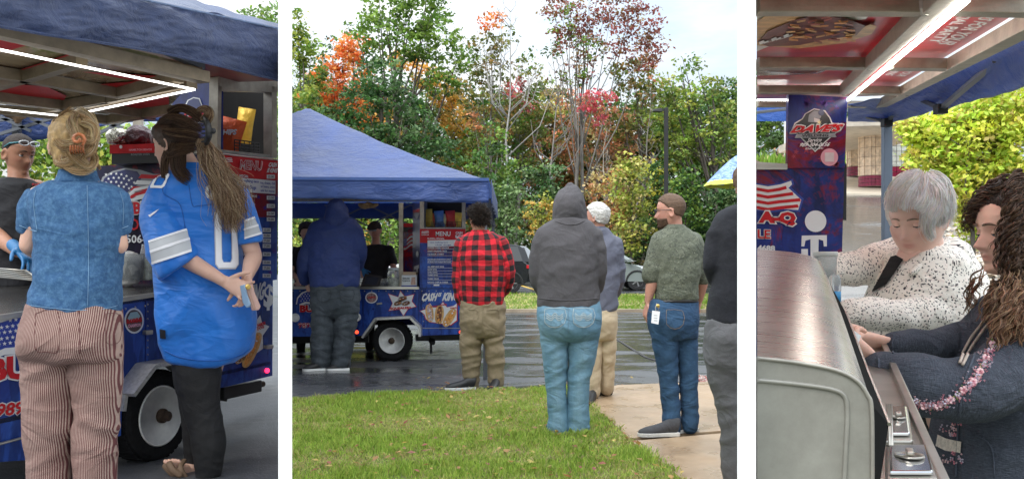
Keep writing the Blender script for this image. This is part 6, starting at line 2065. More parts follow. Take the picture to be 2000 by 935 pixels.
# ---- vendors inside the middle trailer
def vendor(d,px,label,hy=450,yaw=-30,pitch=20,cap=False,skin=SKR,z=0.0,hair=None):
 f=Fig(d,(px,730),label,'stall staff',z=z)
 k=1800/d
 q=lambda dx,h:(px+dx*k,500-(h-CZ)*k)
 top=hy+.17*k
 hp=lambda dx,dy,dd=0:(px+dx*k,top+dy*k,dd)
 f.body(skin,(px-.02*k,hy,-.03),yaw,pitch,sh=[hp(-.17,.10),hp(.17,.10)],el=[hp(-.22,.38,-.05),hp(.24,.36,-.08)],wr=[hp(-.12,.48,-.28),hp(.16,.50,-.30)],hip=[hp(-.09,.62),hp(.09,.62)],kn=[hp(-.09,1.0),hp(.09,1.0)],an=[hp(-.09,1.38),hp(.09,1.38)],voxel=.010,neck=hp(-.01,.05,0),hands=[dict(dir=(.1,-.6,-.5),normal=(0,-.4,-1),curl=.4),dict(dir=(-.2,-.6,-.5),normal=(0,-.4,-1),curl=.4,thumb=-1)])
 a=hp
 R=k
 f.wear('shirt',cloth('black tee',(.010,.010,.012),.3),rows=[(top+.02*k,px-.08*k,px+.08*k,.07),(top+.05*k,px-.15*k,px+.15*k,.09),(top+.12*k,px-.19*k,px+.19*k,.12),(top+.3*k,px-.17*k,px+.17*k,.14),(top+.5*k,px-.17*k,px+.17*k,.145),(top+.68*k,px-.17*k,px+.17*k,.14)],limbs=[[(*hp(-.17,.1),.07*k),(*hp(-.21,.26,-.02),.06*k)],[(*hp(.17,.1),.07*k),(*hp(.22,.25,-.04),.06*k)]],folds=[(.008,(5,5,8),.4)],voxel=.012)
 f.wear('trousers',cloth('black work trousers',(.014,.014,.017),.2),rows=[(top+.62*k,px-.165*k,px+.165*k,.13),(top+.78*k,px-.16*k,px+.16*k,.12)],limbs=[[(*hp(-.085,.7),.085*k),(*hp(-.09,1.38),.06*k)],[(*hp(.085,.7),.085*k),(*hp(.09,1.38),.06*k)]],voxel=.014)
 return f
f=vendor(12.3,735,'vendor in a black shirt with sunglasses on his cap looking down at the counter',450,-20,30)
cap_hair(f.root,f.fr,short_hair(.045,-.04,.01),.014,M('black cap',(.03,.02,.018),.8,var=.2),.002,30,name='cap')
MB().tube([f.fr@Vector((.085*math.cos(t_),-.09-.02*math.sin(t_),.055))for t_ in np.linspace(.2,2.94,9)],.008,6).build('sunglasses',M('mirror glasses',(.6,.62,.65),.1,.6,var=0),f.root,smooth=True)
f=vendor(12.2,601,'second vendor in black, mostly hidden at the left end of the trailer',452,40,20,skin=SK)
cap_hair(f.root,f.fr,short_hair(.06,-.1,-.07),.022,M('dark brown hair',(.03,.018,.012),.6,var=.4,vscale=60),.008,50)
r=thing('rubber_glove',P(713,538,11.75),'bright blue rubber glove on the vendor\'s hand beside the tablet','glove')
S=Shape(11.75);hand(S,P(709,527,11.8),(.5,-.3,-.8),(0,-1,-.3),1.05,1,.5);S.build('glove',M('blue nitrile',(.02,.16,.38),.4,var=.1),r,voxel=.007,smooth=2,pat=False)
# ================================================================== LEFT VIEW
def locks(root,d,guides,n,cols,rng,r=.0012,wave=.004,freq=9,curl=0.0,cfreq=60,clump=1,ends=(.12,.75),name='hair',k=22,flat=.6,taper=.4,mat=None,stray=.12):
 """hair along guides [(px, py, depth shift, radius px)]: each strand keeps its place in the lock"""
 m=d/FPX
 out,tot=[],0
 for g,w in guides:
  A=catmull([list(q)for q in g],max(2,int(k/(len(g)-1))))
  idx=np.linspace(0,len(A)-1,k)
  A=np.stack([np.interp(idx,np.arange(len(A)),A[:,j])for j in range(4)],1)
  C=np.array([list(P(a[0],a[1],d+a[2]))for a in A])
  T=np.gradient(C,axis=0);T/=np.linalg.norm(T,axis=1)[:,None]+1e-9
  S=np.cross(T,[0,1.,0]);S/=np.linalg.norm(S,axis=1)[:,None]+1e-9
  D=np.cross(T,S)
  q=int(n*w)
  nc=max(1,q//clump);q=nc*clump
  rp=lambda z:np.repeat(z,clump,axis=0)
  jt_=rng.normal(size=(q,2))*(.07 if clump>1 else 0)
  a=rp(rng.uniform(0,2*math.pi,nc))+jt_[:,0];rr=rp(np.sqrt(rng.uniform(0,1,nc)))+jt_[:,1]
  t=np.linspace(0,1,k)
  s0,s1=rp(rng.uniform(0,ends[0],(nc,1))),rp(rng.uniform(ends[1],1,(nc,1)))
  tt=s0+(s1-s0)*t[None]
  ix=tt*(k-1);i0=np.clip(ix.astype(int),0,k-2);fx=(ix-i0)[...,None]
  g_=lambda Z:Z[i0]*(1-fx)+Z[i0+1]*fx
  L=np.concatenate([[0],np.cumsum(np.linalg.norm(np.diff(C,axis=0),axis=1))])
  Lq=g_(L[:,None])[...,0];Wd=g_(A[:,3:4])[...,0];Cq,Sq,Dq=g_(C),g_(S),g_(D)
  ph=rp(rng.uniform(0,6.28,(nc,2)))*.5+rng.uniform(0,6.28,2)
  x=(np.cos(a)*rr)[:,None]*Wd*m+wave*np.sin(Lq*freq*6.28+ph[:,:1])*t[None]**.3
  y=(np.sin(a)*rr)[:,None]*Wd*m*flat+wave*.5*np.cos(Lq*freq*6.28+ph[:,1:])
  x+=rp(rng.normal(size=(nc,1)))*stray*Wd*m*t[None]**2
  if curl:
   cp_=rp(rng.uniform(0,6.28,(nc,1)))+rng.normal(size=(q,1))*.25;cf=rp(cfreq*rng.uniform(.75,1.3,(nc,1)));am=rp(curl*rng.uniform(.6,1.4,(nc,1)))*rng.uniform(.85,1.15,(q,1))
   x+=am*np.cos(Lq*cf+cp_)*(.3+.7*t[None]);y+=am*np.sin(Lq*cf+cp_)
  out.append(Cq+Sq*x[...,None]+Dq*y[...,None])
 Aall=np.concatenate(out)
 c=pick_cols(cols,len(Aall),rng,None,.18)
 return strands(name,Aall,mat or hair_mat(),root,r0=r*rng.uniform(.7,1.3,len(Aall)),r1=r*taper,cols=c)
T1=Plane(P(0,500,3.8),P(528,500,5.5),P(0,600,3.8))
def dT1(px):return T1.pt(px,500).y
t1=thing('food_trailer',(wallx(320,5.4),5.4,z1),'blue food trailer close up with a white wheel behind the woman in the jersey','food trailer')
def A1p(h):
 return Plane((0,0,CZ+h),(1,0,CZ+h),(0,1,CZ+h))
def slabT(name,plane,pts,mat,th=.03,off=0,parent=t1,bevel=0):
 V=[plane.pt(x,y,off)for x,y in pts]
 n=plane.n
 a=(V[1]-V[0]).cross(V[2]-V[1])
 if a.dot(n)<0:V=V[::-1]
 return MB().slab(V,n,th).build(name,mat,parent,bevel=bevel)
slabT('body_panel',T1,[(-60,634),(0,626),(300,579),(533,545),(532,733),(423,759),(395,764),(330,706),(285,714),(242,770),(238,800),(236,850),(140,872),(48,898),(-60,905)],m_wrap)
slabT('counter_edge',T1,[(-60,622),(0,615),(300,572),(426,556),(426,562),(300,580),(0,626),(-60,634)],m_steel,.03,.02)
pts=[T1.pt(-60,628),T1.pt(426,560),P(426,556,5.9),P(180,548,6.0),P(-60,552,5.4)]
MB().slab(pts[::-1]if (pts[1]-pts[0]).cross(pts[2]-pts[1]).z<0 else pts,(0,0,1),.02).build('counter',M('dark griddle steel',(.12,.115,.11),.25,.8,var=.4,vscale=4),t1)
for a,b in (((238,802),(242,770)),((242,770),(285,713)),((285,713),(332,705)),((332,705),(392,750))):
 MB().beam(T1.pt(*a,.06),T1.pt(*b,.06),.035 if a[0]==238 else .13,.02,up=T1.n.cross((T1.pt(*b)-T1.pt(*a))).normalized()).build('fender',MATS['diamond plate'],t1)
wheel(t1,T1.pt(314,811,.02),-T1.n,.226,.16,.66)
slabT('underbody',T1,[(-60,880),(240,840),(240,790),(330,720),(420,755),(520,735),(520,700),(-60,800)],m_black,.02,-.5)
V=[T1.pt(-60,830),T1.pt(528,705)];V+=[V[1]-T1.n*1.6,V[0]-T1.n*1.6]
MB().slab(V[::-1]if (V[1]-V[0]).cross(V[2]-V[1]).z<0 else V,(0,0,1),.02).build('floor_pan',m_black,t1)  # unseen floor added to block sky light and darken the ground below
slabT('rear_panel',T1,[(-60,700),(532,600),(532,700),(-60,850)],m_black,.02,-1.2)
for x0,x1,dx in ((284,286,0),(-10,48,0)):
 if dx==0 and x0>0:slabT('panel_seam',T1,[(284,585),(285.5,585),(285.5,712),(284,712)],m_wrapd,.002,.003)
MB().tube([T1.pt(-60,878,.02),T1.pt(0,866,.02),T1.pt(48,853,.02)],.006,8).build('chrome_trim',m_steel,t1)
MB().tube([T1.pt(134,836,.02),T1.pt(150,832,.02)],.006,8).build('chrome_trim',m_steel,t1)
MB().beam(T1.pt(425,768,-.1),T1.pt(500,752,-.1),.09,.07).build('bumper_jack',m_black,t1,bevel=.008)
MB().tube([T1.pt(500,752,-.1),T1.pt(514,749,-.1)],.018,10).build('jack_screw',m_rust,t1)
MB().beam(T1.pt(425,775,-.1),T1.pt(440,778,-.1),.03,.03).build('jack_foot',m_black,t1)
MB().lathe(T1.pt(520,723),T1.n,[(.014,0),(.014,.012),(.006,.02)],14).build('tail_lamp',M('lit tail lamp',(.7,.02,.02),.3,var=0,emit=(1,.02,.08),emit_s=3),t1,smooth=True)
for x,y in ((288,649),(524,677)):
 MB().beam(T1.pt(x-6,y,.02),T1.pt(x+7,y-1,.02),.022,.028,up=(0,1,0)).build('latch',m_steel,t1,bevel=.004)
mb=MB()
for k in range(30):mb.lathe(T1.pt(-40+k*19,640-(k*19-40)*.152,.0),T1.n,[(.006,0),(.005,.003),(.002,.004)],6)
for k in range(9):mb.lathe(T1.pt(288,594+k*14,.0),T1.n,[(.005,0),(.004,.003),(.002,.004)],6)
mb.build('rivets',m_steel,t1,kind='stuff')
poly_print('printed_outline',T1,[(-50,700),(-50,640),(0,622),(50,611),(50,628),(30,620),(10,628),(-20,650),(-30,700)],m_white_p,t1,.003)
poly_print('printed_flag_field',T1,[(-40,690),(-30,652),(0,630),(52,614),(52,678),(20,680),(-10,690)],m_blue_p,t1,.004)
for i in range(5):
 for j in range(5):
  x,y=-2+i*11+(j%2)*5,628+j*11-i*1.5
  if x<50 and y>622+(14-i*6 if i<2 else 0):poly_print('printed_star',T1,star_pts(x,y,4.6),m_white_p,t1,.007)
poly_print('printed_stripe',T1,[(-40,700),(10,679),(52,676),(52,690),(10,692),(-40,712)],m_white_p,t1,.007)
text_print('BU',T1,(-26,750),(61,741),(-26,697),m_white_p,t1,.005,bold=.12)
text_print('BU',T1,(-23,747),(58,738),(-23,700),m_red_p,t1,.008,bold=.05)
text_print('989',T1,(-8,816),(50,810),(-8,786),m_white_p,t1,.005,bold=.10,shear=.15)
text_print('989',T1,(-6,814),(48,808),(-6,788),m_red_p,t1,.008,bold=.03,shear=.15)
poly_print('round_sticker',T1,ell_pts(262,626,19,25),m_white_p,t1,.004)
poly_print('round_sticker',T1,ell_pts(262,626,16,21.5),M('sticker ground',(.10,.05,.05),.4,var=.5),t1,.006)
poly_print('printed_pig',T1,[(249,622),(255,610),(268,608),(274,617),(270,625),(258,628)],M('pale teal print',(.35,.5,.52),.4),t1,.008)
text_print('SLAMMING',T1,(247,632),(277,628),(247,623),m_red_p,t1,.010,bold=.06)
text_print('CHAMPION',T1,(250,640),(275,637),(250,633),m_pink_p,t1,.010,bold=.05)
poly_print('printed_burst',T1,[(491,640),(508,615),(512,630),(526,637),(513,655),(514,680),(500,690)],m_white_p,t1,.005)
hot_dog(T1,492,683,37,11,-1.15,t1,m_cheese_p)
hot_dog(T1,470,702,12,5,-.6,t1)
text_print('CHEESE',T1,(500,640),(519,633),(499,634),m_red_p,t1,.014,bold=.06)
text_print('DOG',T1,(503,645),(516,640),(502,640),m_red_p,t1,.014,bold=.06)
text_print('CASH IS KING',T1,(430,610),(516,584),(434,574),m_white_p,t1,.005,bold=.05,shear=.25)
text_print('$',T1,(514,607),(533,605),(516,556),m_white_p,t1,.005,bold=.04)
slabT('menu_board',T1,[(426,298),(543,311),(541,546),(424,560)],m_wrap,.05,.03)
poly_print('menu_header',T1,[(426,298),(543,311),(543,352),(426,344)],m_red_p,t1,.034)
poly_print('menu_panel',T1,[(426,344),(543,352),(543,424),(426,424)],m_wrapr,t1,.034)
text_print('MENU',T1,(468,331),(511,334),(470,312),m_white_p,t1,.038,bold=.045)
text_print('MENU',T1,(469,330),(510,333),(471,313),m_red_p,t1,.041,bold=.0)
text_print('CASH',T1,(524,326),(540,327),(526,317),m_white_p,t1,.038,bold=.05,shear=.2)
text_print('IS KING',T1,(521,337),(541,338),(523,328),m_white_p,t1,.038,bold=.05,shear=.2)
flag_print(T1,[(431,306),(453,308),(455,319),(430,317)],t1,12,.036)
text_print('BUBBA-Q',T1,(431,324),(454,326),(431,317),m_red_p,t1,.040,bold=.03)
poly_print('price_strip',T1,[(458,346),(538,353),(538,379),(458,374)],m_white_p,t1,.038)
for tx,a,b,c in (('walk walking taco',(462,356),(506,359),(462,349)),('Chili Dogs',(474,370),(500,372),(475,361)),('rice, cheese, chili',(508,360),(537,362),(508,354)),('w/ beans, onion',(509,367),(537,369),(509,361)),('ask for more',(509,374),(536,376),(509,369))):
 text_print(tx,T1,a,b,c,m_blue_p,t1,.041)
text_print('RUSSELL SPECIAL',T1,(446,344),(485,347),(447,339),m_white_p,t1,.038,bold=.03)
for tx,x0,y,w in (('TURBO NACHOS',464,385,38),('WALKING TACO',464,401,34),('COMBO',464,412,22),('SANDWICH ONLY',462,430,38),('ALL BEEF HOT DOG',462,450,40),('SLAW DOG',462,461,24),('CHILI DOG',462,472,24),('TURBO DOG',462,483,26),('TURBO TACO',462,499,30),('NACHO CHIPS',462,513,30),('CHEESE CUP',462,525,28),('WATER',462,538,18)):
 text_print(tx,T1,(x0,y),(x0+w,y+.5),(x0,y-5),m_white_p,t1,.038,bold=.03)
for k,(y,tx)in enumerate(((349,'15.00'),(390,'13.00'),(406,'13.00'),(421,'3.00'),(432,'9.00'),(453,'13.00'),(464,'5.00'),(474,'7.00'),(484,'7.00'),(500,'9.00'),(516,'13.00'),(527,'7.00'),(542,'3.50'))):
 x=521 if k<5 else 513
 poly_print('price_tag',T1,[(x,y-8),(x+16,y-7.5),(x+16,y),(x,y)],m_white_p,t1,.038)
 text_print(tx,T1,(x+3,y-1.5),(x+14,y-1.5),(x+3,y-6),m_black_p,t1,.041)
for k in range(8):
 poly_print('printed_star',T1,star_pts(505+(k*13)%34,385+k*21,5+k%3),wrap_mat('violet star',(.05,.02,.2),(.08,.03,.3)),t1,.036)
MB().tube([T1.pt(426,300,.035),T1.pt(543,313,.035)],.004,6).build('header_trim',m_steel,t1)
W1=T1
for pts in ([(426,168),(433,168),(431,296),(424,296)],[(531,168),(541,170),(541,308),(531,307)],[(426,150),(543,150),(543,180),(426,178)]):
 slabT('window_frame',T1,pts,m_alu,.06,.02)
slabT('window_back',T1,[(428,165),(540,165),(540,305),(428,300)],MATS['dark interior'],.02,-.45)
slabT('window_sill',T1,[(431,292),(541,304),(541,309),(431,297)],m_alud,.4,.01)
TW=Plane(P(336,500,5.45),P(426,500,5.07),P(336,600,5.45))
slabT('side_board',TW,[(336,166),(426,160),(426,556),(336,556)],m_wrapd,.03)
poly_print('badge_outline',TW,[(362,205),(366,196),(378,190),(390,192),(396,208),(420,214),(424,218),(412,240),(372,240),(366,226)],m_white_p,t1,.004)
poly_print('badge',TW,[(364,205),(368,197),(378,192),(388,194),(394,209),(420,216),(410,238),(374,238),(368,226)],m_navy_p,t1,.006)
text_print("DAVE'S",TW,(352,238),(424,226),(356,222),m_red_p,t1,.010,bold=.05,shear=.3)
F1=Plane(P(185,500,5.7),P(312,500,5.45),P(185,600,5.7))
slabT('inner_board',F1,[(188,324),(336,317),(336,568),(188,568)],wrap_mat('dark red wrap',(.008,.008,.03),(.02,.01,.03),red=.62),.03)
poly_print('printed_outline',F1,[(194,362),(200,346),(220,334),(245,328),(275,332),(300,340),(330,340),(336,372),(330,400),(300,396),(262,386),(240,392)],m_grey_p,t1,.003)
poly_print('printed_flag_field',F1,[(198,362),(204,348),(222,337),(246,331),(268,335),(276,348),(268,362),(252,372),(240,386),(222,376)],m_navy_p,t1,.005)
for i in range(6):
 for j in range(5):
  x,y=207+i*10+(j%2)*5,341+j*8+i*1.5-(i*(5-i))*.8
  if x-207<62 and y<362+(268-x)*.1+10:poly_print('printed_star',F1,star_pts(x,y,3.2),m_white_p,t1,.007)
for k in range(4):
 y=344+k*12
 poly_print('printed_stripe',F1,[(276-k*8,y-4),(300,y-2),(334,y-6),(334,y),(300,y+5),(270-k*8,y+4)],m_white_p if k%2 else m_red_p,t1,.007)
for k in range(3):
 poly_print('printed_stripe',F1,[(240,388+k*3),(262+k*3,368+k*8),(290,362+k*9),(290,367+k*9),(264+k*3,374+k*8),(244,392+k*2)],m_white_p if k%2==0 else m_red_p,t1,.008)
text_print('BUBBA-Q',F1,(224,425),(340,424),(224,392),m_white_p,t1,.008,bold=.10)
text_print('BUBBA-Q',F1,(226,423),(338,422),(226,394),m_red_p,t1,.011,bold=.04)
text_print('MOBILE',F1,(232,450),(318,449),(232,427),m_red_p,t1,.008,bold=.02)
text_print('989-506-4688',F1,(208,475),(326,474),(208,459),m_white_p,t1,.008,bold=.02)
MB().beam(P(270,250,5.9),P(270,218,5.9),.05,.05,up=(0,1,0)).build('inner_post',m_alu,t1)
A1=A1p(.80)
def beamA(plane,a,b,w=.05,h=.06,mat=m_alu,parent=t1,name='hatch_beam',drop=0.0):
 pa,pb=plane.pt(*a),plane.pt(*b)
 return MB().beam(pa-Vector((0,0,drop)),pb-Vector((0,0,drop)),w,h).build(name,mat,parent)
hb=[(-90,38),(395,153),(334,216),(212,236),(-90,205)]
V=[A1.pt(*q)+Vector((0,0,.05))for q in hb]
m_hp=NT('hatch board with painted reflections')  # greenish beige reflections are painted into the board colour
v=m_hp.coord('Object')
c=m_hp.ramp(m_hp.noise(v,1.4,5,.6,1.5),[(.34,(.20,.12,.07)),(.48,(.46,.35,.20)),(.55,(.22,.25,.07)),(.66,(.70,.60,.38))])
m_hp.color(c);m_hp.rough(.16);m_hp.bump(m_hp.noise(v,3,2,.5),.15,.02)
MB().slab(V if (V[1]-V[0]).cross(V[2]-V[1]).z>0 else V[::-1],(0,0,1),.02).build('hatch_board',m_hp.m,t1)
for pts in ([(-90,60),(60,98),(10,112),(-90,92)],[(60,98),(175,124),(150,140),(70,150),(40,146),(130,118)],[(160,150),(345,160),(260,186),(170,176),(270,168)],[(-90,165),(90,178),(130,196),(125,204),(0,190),(-90,186)],[(150,210),(330,190),(330,212),(215,228)],[(-90,140),(30,150),(0,163),(-90,160)]):
 V=[A1.pt(*q)+Vector((0,0,.022))for q in pts]
 mk('printed_red',V,[tuple(range(len(V)))],m_red_p,t1)
for a,b,w in (((-90,40),(400,152),.08),((-90,128),(50,151),.06),((50,151),(236,183),.06),((50,150),(160,117),.06),((236,181),(350,150),.06),((-90,178),(128,207),.05),((80,213),(210,192),.04),((-90,206),(212,234),.06),((212,234),(336,214),.06),((-40,175),(50,150),.05),((130,210),(375,162),.07),((165,203),(300,226),.04)):
 beamA(A1,a,b,w*.8,.05,M('brown grey frame',(.25,.20,.135),.5,.3,var=.3,vscale=10))
for a,b in (((-90,57),(380,158)),((380,158),(128,213)),((128,213),(-90,188))):
 beamA(A1,a,b,.008,.008,m_led,name='light_strip',drop=.04)
A1b=A1p(.98)
V=[A1b.pt(*q)for q in ((60,60),(330,60),(543,120),(543,158),(420,162),(390,148))]
mk('tower_roof',V,[tuple(range(6))],M('dark red board',(.22,.03,.03),.4,var=.4,vscale=5),t1)
for a,b in (((310,122),(395,156)),):
 MB().beam(A1.pt(*a)+Vector((0,0,.06)),A1.pt(*b)+Vector((0,0,.06)),.03,.03).build('tent_brace',m_pole,t1)
c1=thing('canopy_tent',P(544,900,4.6),'wet navy canopy tent filling the top of the left view','tent')
c1.location.z=z1
C1=Plane(P(-200,0,2.55),P(543,100,4.6),P(543,200,4.6))
m_can1=canopy_mat('wet navy canopy',(.030,.055,.15),.34)
def v1(u,v):
 x=-150+(543.5+150)*u+(4 if u==1 else 0)
 yt,yb=2+(x-291)*.214,48+x*.197+5*math.sin(u*7)
 p=C1.pt(x,yt+(yb-yt)*v)
 n_=noise.noise(Vector((u*9,v*3,2)))*.02+noise.noise(Vector((u*26+v*6,v*9,5)))*.008+.02*math.sin(v*math.pi)
 return p+C1.n*n_
grid_surface('valance',v1,160,40,m_can1,c1,thick=.003)
def r1(u,v):
 x=-150+(547.5+150)*u
 a=C1.pt(x,2+(x-291)*.214)
 b=P(x,-2+(x-363)*.267,a.y+1.5)
 return a.lerp(b,v)+Vector((0,0,.025*noise.noise(Vector((u*14,v*4,1)))-.03*math.sin(v*math.pi)))
grid_surface('roof_cloth',r1,120,14,m_can1,c1)
MB().tube([C1.pt(x,2+(x-291)*.214,.02)for x in range(-150,548,12)],.005,5).build('seam_hem',M('pale seam',(.10,.15,.26),.5,var=.5,vscale=30),c1)  # seam line paler and more uneven than the cloth
MB().tube([C1.pt(x,47+x*.197+5*math.sin((x+150)/693*7),.01)for x in range(-150,548,12)],.006,5).build('seam_hem',m_can1,c1)
B1=Plane(P(0,200,6.9),P(300,200,6.9),P(0,260,6.9))
def b1(u,v):
 x=-100+440*u
 yb=277-38*max(0,x)/300+6*math.sin(x*.02)
 return B1.pt(x,205+(yb-205)*v)+Vector((0,.03*noise.noise(Vector((u*9,v,0))),0))
grid_surface('valance',b1,40,6,m_canopy,c1,thick=.004)
for a,b in (((0,228),(60,256)),((0,262),(100,232)),((60,232),(130,262)),((170,232),(240,250)),((190,262),(260,228)),((100,258),(190,228)),((-40,240),(30,232))):
 MB().beam(P(*a,6.8),P(*b,6.8),.022,.022,up=(0,1,0)).build('truss',m_pole,c1)
MB().beam(P(33,800,6.85),P(33,210,6.85),.05,.05,up=(0,1,0)).build('pole',m_pole,c1)
r=thing('paper_bag',P(33,236,6.7),'dark brown wrapped lamp bundle tied to the tent pole above the sunglasses man','bag')
S=Shape(6.7);S.limb([(14,219,0,8),(30,226,0,10),(48,222,0,7)]);S.limb([(33,222,0,9),(33,236,0,5)]);S.build('bag',M('dark brown paper',(.12,.07,.035),.7,var=.6,vscale=20),r,voxel=.012,folds=[(.012,(18,18,18))])
GAIN=1.7
for px,top,hw,pal,lab,sd_ in ((30,235,90,YG+MG,'yellow green shrub behind the man with sunglasses',61),(150,232,80,MG+YG,'green shrub between the two blond and dark heads',62),(265,240,80,MG+YG[:2],'green shrub behind the red and black box',63)):
 tree(px,.6,13,top,hw,pal,leaf=.10,label=lab,group='shrubs behind the left stall',seed=sd_,trunk_px=4,name='shrub',cat='shrub',limbs=5,spread=.22,blobs=[(px-40,top+40,50,40,0),(px+40,top+45,50,40,0),(px,top+90,80,50,0),(px,top+150,80,50,.5),(px-20,top+210,80,50,.5)],dens=7)
tree(515,.8,26,5,50,PALE+MG,leaf=.12,label='pale green tree above the tent at the top right of the left view',group='trees behind the left stall',seed=64,spread=.25,blobs=[(500,38,30,22,0),(535,25,24,24,0),(525,60,40,24,0),(540,200,18,60,0),(520,300,20,50,0),(530,420,20,40,0)],dens=3)
GAIN=1.0
car(225,420,11.5,(.78,.79,.8),'white car just visible behind the denim shirt and the flag board',1,z=.62,H=1.45)
r=thing('cardboard_box',P(262,318,5.5),'red and black printed box on top of the flag board','box')
K1=Plane(P(212,300,5.42),P(312,300,5.42),P(212,310,5.42))
slabT('body',K1,[(218,293),(312,291),(312,318),(218,320)],m_black_p,.25,0,r)
slabT('lid',K1,[(214,283),(314,280),(314,298),(214,300)],m_red_p,.27,.01,r)
poly_print('logo',K1,ell_pts(236,287,3,3.5),m_white_p,r,.014)
text_print('HAMILTON BEACH',K1,(252,295),(296,294),(252,291),m_pink_p,r,.014)
text_print('ROASTER OVEN',K1,(256,304),(292,303),(256,300),m_grey_p,r,.004)
r=thing('foil_tray',P(234,281,5.5),'crumpled foil wrapped food tray on the red box','tray')
S=Shape(5.5);S.rows([(256,220,248,.06),(266,214,254,.09),(280,216,252,.08)]);S.build('foil',M('foil',(.62,.58,.48),.25,.9,var=.3,vscale=30,bump=.9,bscale=30,bdist=.03),r,voxel=.008,folds=[(.012,(26,26,26))],pat=False)
r=thing('plastic_bag',P(276,281,5.55),'dark maroon plastic bag beside the foil tray','bag')
S=Shape(5.55);S.rows([(249,262,280,.05),(262,252,296,.10),(281,250,298,.1)]);S.build('bag',M('maroon plastic',(.06,.015,.02),.3,var=.4,bump=.8,bscale=25,bdist=.03),r,voxel=.008,folds=[(.012,(20,20,20))],pat=False)
r=thing('plastic_tub',P(252,545,5.1),'clear plastic tub lined with paper on the counter between the two women','tub')
c_=P(252,547,5.1)
MB().lathe(c_,(0,0,1),[(.075,0),(.085,.13),(.09,.135),(.09,.145),(.08,.14),(.07,.01),(.001,.01)],32).build('tub_body',m_plastic,r,smooth=True)
S=Shape(5.1);S.rows([(512,232,272,.07),(525,230,275,.07),(538,232,272,.06)],cap='round');S.build('paper_lining',M('white tissue',(.7,.68,.64),.8,bump=.8,bscale=30,bdist=.02),r,voxel=.008,folds=[(.010,(25,25,25))],pat=False)
r=thing('glass_jar',P(289,545,5.15),'tall clear jar of green papers beside the tub','jar')
c_=P(289,547,5.15)
MB().lathe(c_,(0,0,1),[(.035,0),(.04,.01),(.04,.16),(.034,.18),(.034,.2)],24).build('jar_body',m_plastic,r,smooth=True)
MB().lathe(c_,(0,0,1),[(.03,.005),(.033,.1),(.01,.12)],12).build('papers',MATS['paper money'],r)
r=thing('metal_tray',P(40,545,4.6),'steel wire rack and tray on the griddle beside the gloved hand','tray')
mb=MB()
for k in range(6):
 mb.tube([P(-60+k*10,520+k*4,4.7),P(50+k*6,528+k*4,4.5)],.004,6)
mb.tube([P(-60,520,4.7),P(-10,540,4.6)],.006,6);mb.tube([P(50,528,4.5),P(80,548,4.4)],.006,6)
mb.build('rack_wire',m_steel,r,smooth=True)
chip_bag(P(448,300,5.45),.16,.21,cols[0],'orange red crisp bag in the window above the large menu',rot=-.25,text="CHIPS",group=None)
chip_bag(P(478,280,5.75),.11,.22,cols[1],'yellow crisp bag standing behind the orange one',rot=-.15,group=None)
r=thing('wire_basket',P(480,303,5.3),'black wire basket in the window above the large menu','basket')
for k in range(5):MB().beam(P(458,273+k*6,5.35),P(506,279+k*6,5.55),.006,.006).build('wire',m_black,r)
for k in range(6):MB().beam(P(458+k*9.6,273+k*1.2,5.35+k*.04),P(458+k*9.6,297+k*1.2,5.35+k*.04),.005,.005,up=(0,1,0)).build('wire',m_black,r)
# ---- woman in the denim shirt
rg=np.random.default_rng(9)
f=Fig(3.55,(145,1017),'woman with pinned blond hair in a short sleeved denim shirt and striped trousers',None,z=z1)
f.body(SK,(146,283,.0),-172,6,sh=[(82,388,0),(212,388,0)],el=[(56,478,.0),(232,478,.0)],wr=[(95,505,.24),(190,505,.24)],hip=[(110,650,0),(180,650,0)],kn=[(100,820,0),(190,820,0)],an=[(96,990,0),(188,990,0)],voxel=.007,neck=(150,352,.0),arm=.88,hands=[dict(normal=(0,.4,-1),curl=.4),dict(normal=(0,.4,-1),curl=.4,thumb=-1)],nk=.05,tw=.11)
m_dn=NT('washed denim shirt')
v=m_dn.coord('Object');n1=m_dn.noise(m_dn.coord('Object',(1,1,1)),5,5,.65,.5);n2=m_dn.noise(m_dn.coord('Object',(150,150,60)),2,3,.8);n3=m_dn.noise(v,45,4,.75)
c=m_dn.ramp(n1,[(.3,(.015,.060,.150)),(.7,(.030,.100,.225))])
c=m_dn.mix(m_dn.ramp(n3,[(.42,0.0),(.7,.5)]),c,(.14,.30,.47));c=m_dn.mix(m_dn.ramp(n2,[(.3,.5),(.65,0.0)]),c,(.02,.08,.19))
m_dn.color(c);m_dn.rough(.85);m_dn.bump(m_dn.math('ADD',m_dn.math('MULTIPLY',n3,.3),m_dn.wrinkle(k=.7)),.5,.018)
so=f.wear('shirt',m_dn.m,rows=[(357,106,198,.075),(364,82,222,.09),(374,66,237,.10),(395,62,243,.115),(430,68,243,.125),(470,73,239,.125),(510,75,232,.12),(550,70,229,.12),(585,64,230,.125),(606,59,231,.125)],limbs=[[(80,386,0,27),(63,410,0,26),(57,435,0,24),(55,452,.01,23)],[(224,386,0,25),(234,410,0,22),(236,435,0,20),(236,450,.01,19)]],lcap='flat',folds=[(.007,(3,3,9),.9,[(110,540,60),(190,560,60)]),(.006,(5,5,12),-.6),(.003,(14,14,14))],seed=30,voxel=.007)
f.wear('collar',m_dn.m,rows=[(331,118,186,.062),(340,117,187,.066),(352,112,192,.074),(360,104,200,.08)],voxel=.006)
m_ds=M('denim stitching',(.16,.28,.42),.8,var=.3)
sk=Skin3(so)
sk.line('stitching',[(170,352),(172,430),(173,520),(171,600)],.0011,m_ds,f.root)
sk.line('stitching',[(61,596),(100,601),(150,605),(200,603),(229,596)],.0011,m_ds,f.root)
sk.line('armhole_seam',[(70,372),(66,395),(69,425),(73,450)],.0011,m_ds,f.root)
sk.line('armhole_seam',[(234,374),(241,400),(240,440)],.0011,m_ds,f.root)
